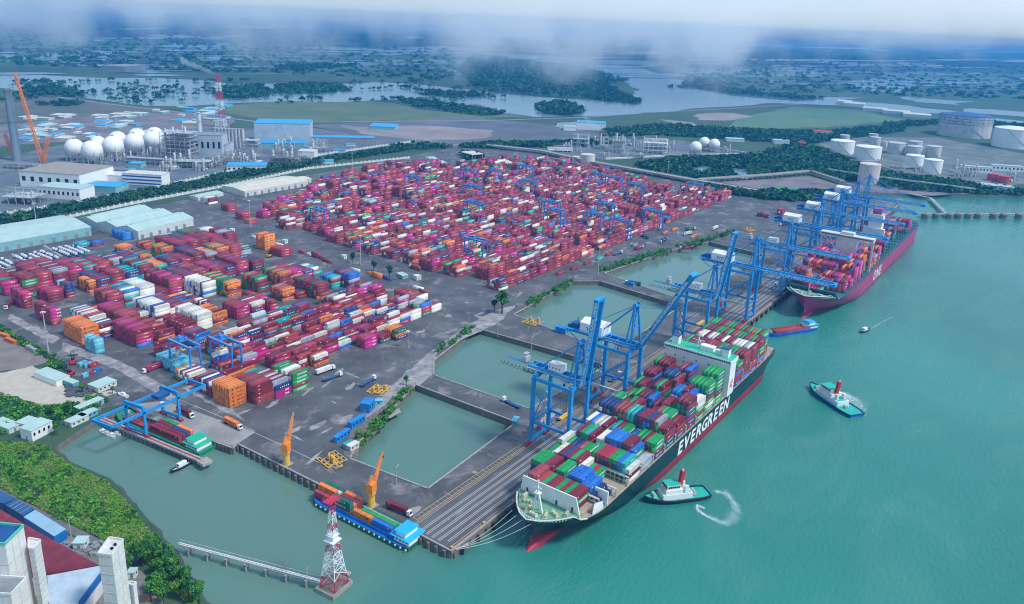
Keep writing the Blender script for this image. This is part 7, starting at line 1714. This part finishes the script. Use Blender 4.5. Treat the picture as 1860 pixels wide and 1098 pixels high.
for a, b in (((203, 996), 0), ((209, 989), 0)): g = G(*a, 38.6); m.cbox(g[0], g[1], 38.1, .9, .9, .8)
m.build('roof_hatch', black, t1)
t2, c2 = tower([(-60, 990), (9, 990), (43, 957), (-30, 950)], 44, 'wide white silo house with dark blue roof and green trim at the left edge', bands=5, roofm=crane_dark, trim=mat('mint_trim', (.1, .5, .38), .6))
m = MB()
for x, y in ((22, 1000), (35, 992)):
    g = G(x, y, 36); m.bar((g[0], g[1], 24), (g[0], g[1], 40), .8, .3)
m.build('weather_streak', strk, t2)
t3, c3 = tower([(52, 998), (62, 1000), (74, 984), (52, 980)], 36, 'narrow grey louvred tower attached to the wide silo house', bands=14)
t4, c4 = tower([(-30, 1080), (20, 1082), (48, 1052), (-30, 1047)], 30, 'lower white annex with grey flat roof in the bottom left corner', bands=4, roofm=steel)
t5, c5 = tower([(233, 1064), (242, 1066), (248, 1061), (235, 1059)], 16, 'small white stair tower beside the slender silo', bands=3)
# big maroon roofed warehouse
mr2 = mat('maroon_corrugated_roof', (.16, .012, .035), .7, col2=(.26, .03, .05), vscale=.2, dirt=.5, stretch=(1, 1, 1)); zr = 9
wh = thing('warehouse', (0, 0, 0), 0, 'large warehouse with dark maroon corrugated roof behind the white silos', 'warehouse')
base = [G(-60, 905, zr), G(0, 926, zr), G(60, 962, zr), G(180, 1028, zr), G(86, 1046, zr), G(-60, 1070, zr)]
quadprism(base, 0, zr, plas, 'wall', wh); m = MB(); m.prism(base, zr+.02, zr+.3); m.build('roof', mr2, wh)
m = MB(); A0, A1, B0, B1 = Vector((*base[0], zr+.36)), Vector((*base[3], zr+.36)), Vector((*base[5], zr+.36)), Vector((*base[4], zr+.36))
for k in range(60): m.bar(A0.lerp(A1, k/59), B0.lerp(B1, k/59), .1, .1)
m.build('roof_ribs', mat('rib_maroon', (.08, .008, .02), .7), wh)
wh2 = thing('warehouse', (0, 0, 0), 0, 'pale metal roofed hall with wide blue eaves between the silos', 'warehouse'); b2 = [G(86, 1047, 9), G(181, 1030, 9), G(184, 1043, 9), G(142, 1098, 9), G(90, 1110, 9)]
quadprism(b2, 0, 9, plas, 'wall', wh2); m = MB(); m.prism(b2, 9.02, 9.35); m.build('roof', mat('pale_zinc_roof', (.42, .5, .56), .45, var=.12, vscale=.3, dirt=.25), wh2)
m = MB().bar((*G(184, 1046, 8), 8), (*G(144, 1100, 8), 8), .6, 3.4); m.build('eaves', mat('deep_blue_eaves', (.01, .13, .4), .5), wh2)
# blue lean-to sheds along the lane
for i, (pl, mt_, lab) in enumerate([([(-40, 880), (2, 893), (28, 906), (8, 916), (-40, 905)], mat('slate_blue_roof', (.02, .09, .2), .5, var=.15), 'dark blue roofed lean to shed along the lane, left one'), ([(29, 907), (62, 925), (42, 938), (10, 918)], MATS['slate_blue_roof'], 'dark blue roofed lean to shed along the lane, middle one'), ([(64, 927), (120, 962), (98, 975), (43, 940)], mat('pale_blue_roof', (.25, .42, .52), .5, var=.1), 'pale blue roofed lean to shed along the lane, right one')]):
    t = thing('lean_to_shed', (0, 0, 0), 0, lab, 'shed'); c = [G(x, y, 5) for x, y in pl]; quadprism(c, 0, 5, bhul if i == 2 else crane_dark, 'wall', t); m = MB(); m.prism(c, 5.02, 5.25); m.build('roof', mt_, t)
    m = MB(); 
    for k in range(1, 5): m.bar((lerp(c[0][0], c[1][0], k/5), lerp(c[0][1], c[1][1], k/5), 5.3), (lerp(c[-1][0], c[-2][0], k/5), lerp(c[-1][1], c[-2][1], k/5), 5.3), .1)
    m.build('roof_seams', galv, t)
block(148, 992, 5, 5, 3.2, R(40), wall_p, 'pump_house', 'small open topped concrete pump house beside the maroon roof', 'pump house'); block(242, 1047, 3, 3, 3, R(40), white, 'kiosk', 'tiny white kiosk at the foot of the grove', 'kiosk')
sheet('works_yard', P2((-60, 905), (60, 948), (130, 975), (190, 1005), (260, 1040), (300, 1098), (300, 1140), (-60, 1140)), .045, mat('works_yard', (.12, .12, .11), .9, col2=(.22, .2, .18), vscale=.2, dirt=.4))
sheet('clay_court', P2((243, 1088), (252, 1078), (286, 1082), (278, 1100)), .06, mat('clay', (.36, .2, .12), .9))
m = MB(); cr = random.Random(3)
for k in range(60):
    g = G(cr.uniform(118, 200), cr.uniform(985, 1010)); m.cbox(g[0], g[1], 0, cr.uniform(.5, 2), cr.uniform(.5, 2), cr.uniform(.3, 1.2), 0, cr.uniform(0, 3))
tag(m.build('scrap_heap', [steel]), 'loose scrap and pallets lying between the maroon roof and the lane', 'scrap', kind='stuff')
gp_ = MB(); 
for k in range(260):
    a, b = cr.uniform(118, 165), cr.uniform(704, 722); g = G(a, b); gp_.cbox(g[0], g[1], 0, cr.uniform(.6, 1.6), cr.uniform(.6, 1.6), cr.uniform(.3, 1.3), 0, cr.uniform(0, 3))
tag(gp_.build('gravel_heap', [mat('grey_rubble', (.1, .1, .12), .9)]), 'low heap of dark grey rubble behind the cabins', 'rubble', kind='stuff')
for i, (a, b, c_) in enumerate([((-14, 606), (27, 618), 'O'), ((10, 618), (30, 626), 'O'), ((48, 632), (68, 642), 'A')]):
    pa, pb = G(*a), G(*b); o = bpy.data.objects.new('storage_container', cm_cache.get((c_, 12.19)) or container_mesh(c_, 12.19)); C.objects.link(o); o.location = ((pa[0]+pb[0])/2, (pa[1]+pb[1])/2, .03); o.rotation_euler.z = dirang(pa, pb)
    tag(o, ['orange container lying along the hedge at the left edge', 'orange container by the hedge, right of another orange one', 'grey container by the hedge near the long cabin'][i], 'storage container')
# ================================================================= HAZE AND LOW CLOUD
hb = MB().box(-30000, 30000, -30000, 30000, -12, 245)
hz_ = bpy.data.materials.new('haze_air'); hz_.use_nodes = True; n_h = hz_.node_tree; n_h.nodes.clear()
vo = n_h.nodes.new('ShaderNodeOutputMaterial'); pv = n_h.nodes.new('ShaderNodeVolumePrincipled'); pv.inputs['Density'].default_value = 0.000105
pv.inputs['Color'].default_value = (.06, .4, .93, 1); pv.inputs['Anisotropy'].default_value = .1; n_h.links.new(pv.outputs[0], vo.inputs['Volume'])
ho = hb.build('haze', hz_); tag(ho, 'thin blue air over the whole port and marsh', 'haze', kind='stuff')
# low ragged cloud hanging over the marsh beyond the plant
def cloud(name, dist, lat, depth, wid, z0, z1, dens, scale, ramp, seed, lab, zs=1.6):
    c = Vector((CAM.x, CAM.y, 0))+Vector((_h.x, _h.y, 0))*(dist+depth/2)+Vector((_r0.x, _r0.y, 0))*lat
    m = bpy.data.materials.new('cloud_vapour'); m.use_nodes = True; N = m.node_tree.nodes; L = m.node_tree.links; N.clear()
    vo = N.new('ShaderNodeOutputMaterial'); pv = N.new('ShaderNodeVolumePrincipled'); pv.inputs['Color'].default_value = (1, 1, 1, 1); pv.inputs['Anisotropy'].default_value = .1
    tc = N.new('ShaderNodeTexCoord'); mp = N.new('ShaderNodeMapping'); mp.inputs['Location'].default_value = (seed, seed*.7, 0); mp.inputs['Scale'].default_value = (1, 1, zs)
    L.new(tc.outputs['Object'], mp.inputs[0]); nz = N.new('ShaderNodeTexNoise'); nz.inputs['Scale'].default_value = scale; nz.inputs['Detail'].default_value = 7; nz.inputs['Roughness'].default_value = .6; L.new(mp.outputs[0], nz.inputs['Vector'])
    # thickens upwards, fades at the sides
    sx = N.new('ShaderNodeSeparateXYZ'); L.new(tc.outputs['Object'], sx.inputs[0])
    zr = N.new('ShaderNodeMapRange'); zr.inputs[1].default_value, zr.inputs[2].default_value, zr.inputs[3].default_value, zr.inputs[4].default_value = ramp; L.new(sx.outputs[2], zr.inputs[0])
    su = N.new('ShaderNodeMath'); su.operation = 'SUBTRACT'; L.new(nz.outputs[0], su.inputs[0]); L.new(zr.outputs[0], su.inputs[1])
    out = su.outputs[0]
    for ax, half in ((0, wid/2), (1, depth/2)):
        ab = N.new('ShaderNodeMath'); ab.operation = 'ABSOLUTE'; L.new(sx.outputs[ax], ab.inputs[0])
        mr = N.new('ShaderNodeMapRange'); mr.inputs[1].default_value = half*.5; mr.inputs[2].default_value = half; mr.inputs[3].default_value = 0; mr.inputs[4].default_value = .3; L.new(ab.outputs[0], mr.inputs[0])
        s2 = N.new('ShaderNodeMath'); s2.operation = 'SUBTRACT'; L.new(out, s2.inputs[0]); L.new(mr.outputs[0], s2.inputs[1]); out = s2.outputs[0]
    mr = N.new('ShaderNodeMapRange'); mr.inputs[1].default_value = 0; mr.inputs[2].default_value = .09; mr.inputs[3].default_value = 0; mr.inputs[4].default_value = dens; L.new(out, mr.inputs[0])
    L.new(mr.outputs[0], pv.inputs['Density']); L.new(pv.outputs[0], vo.inputs['Volume'])
    try: m.cycles.volume_step_rate = 1.0
    except Exception: pass
    o = MB().box(-wid/2, wid/2, -depth/2, depth/2, z0, z1).build(name, m); o.location = (c.x, c.y, 0); o.rotation_euler.z = HD
    return tag(o, lab, 'cloud', kind='stuff')
cloud('low_cloud', 4600, 600, 6500, 17000, 95, 520, .005, .0011, (110, 300, .64, .28), 11, 'grey white cloud bank lying low over the far marsh')
cloud('low_cloud', 1800, -250, 2600, 5600, 12, 380, .0024, .0032, (12, 320, .62, .40), 5, 'torn wisps of low cloud drifting over the river islands', .9)
def plume(path, r0, r1, dens, lab, seed):
    rnd = random.Random(seed); m = bpy.data.materials.new('steam_vapour'); m.use_nodes = True; N = m.node_tree.nodes; N.clear(); vo = N.new('ShaderNodeOutputMaterial'); pv = N.new('ShaderNodeVolumePrincipled')
    pv.inputs['Color'].default_value = (1, 1, 1, 1); pv.inputs['Density'].default_value = dens; m.node_tree.links.new(pv.outputs[0], vo.inputs['Volume']); mb = MB(); n = 12; K = 16
    for i in range(K+1):
        t = i/K; q = t*(len(path)-1); j = min(int(q), len(path)-2); p = Vector(path[j]).lerp(Vector(path[j+1]), q-j)
        r = lerp(r0, r1, t)*(1 if 0 < i < K else .15)*rnd.uniform(.75, 1.25)
        for k in range(n): a = 6.283*k/n; w_ = rnd.uniform(.85, 1.15); mb.v.append((p.x+_r0.x*r*math.cos(a)*w_*.3, p.y+_r0.y*r*math.cos(a)*w_*.3+_h.y*r*math.cos(a)*.9*w_, p.z+r*math.sin(a)*w_))
    for i in range(K):
        for k in range(n): mb.f.append((i*n+k, (i+1)*n+k, (i+1)*n+(k+1) % n, i*n+(k+1) % n)); mb.m.append(0)
    mb.f.append(tuple(range(n))); mb.m.append(0); mb.f.append(tuple(K*n+k for k in range(n))[::-1]); mb.m.append(0)
    o = mb.build('steam_plume', m, smooth=True); tag(o, lab, 'steam', kind='stuff')
def at_h(px, py, ref):      # point above the ground point ref's distance that projects to the pixel
    g = G(*ref); d = (Vector((*g, 0))-CAM).dot(_fw); v = _fw*F_PX+_rt*(px-PX0)-_up*(py-PY0); return CAM+v*(d/F_PX)
plume([at_h(396, 137, (402, 231)), at_h(372, 127, (402, 231)), at_h(345, 117, (402, 231)), at_h(325, 108, (402, 231))], 3, 9, .07, 'thin white steam trailing left from the flare tower tip', 1)
plume([at_h(1112, 255, (1120, 278)), at_h(1095, 240, (1120, 278)), at_h(1075, 228, (1120, 278)), at_h(1060, 212, (1120, 278))], 4, 10, .04, 'white steam rising from the middle plant', 2)
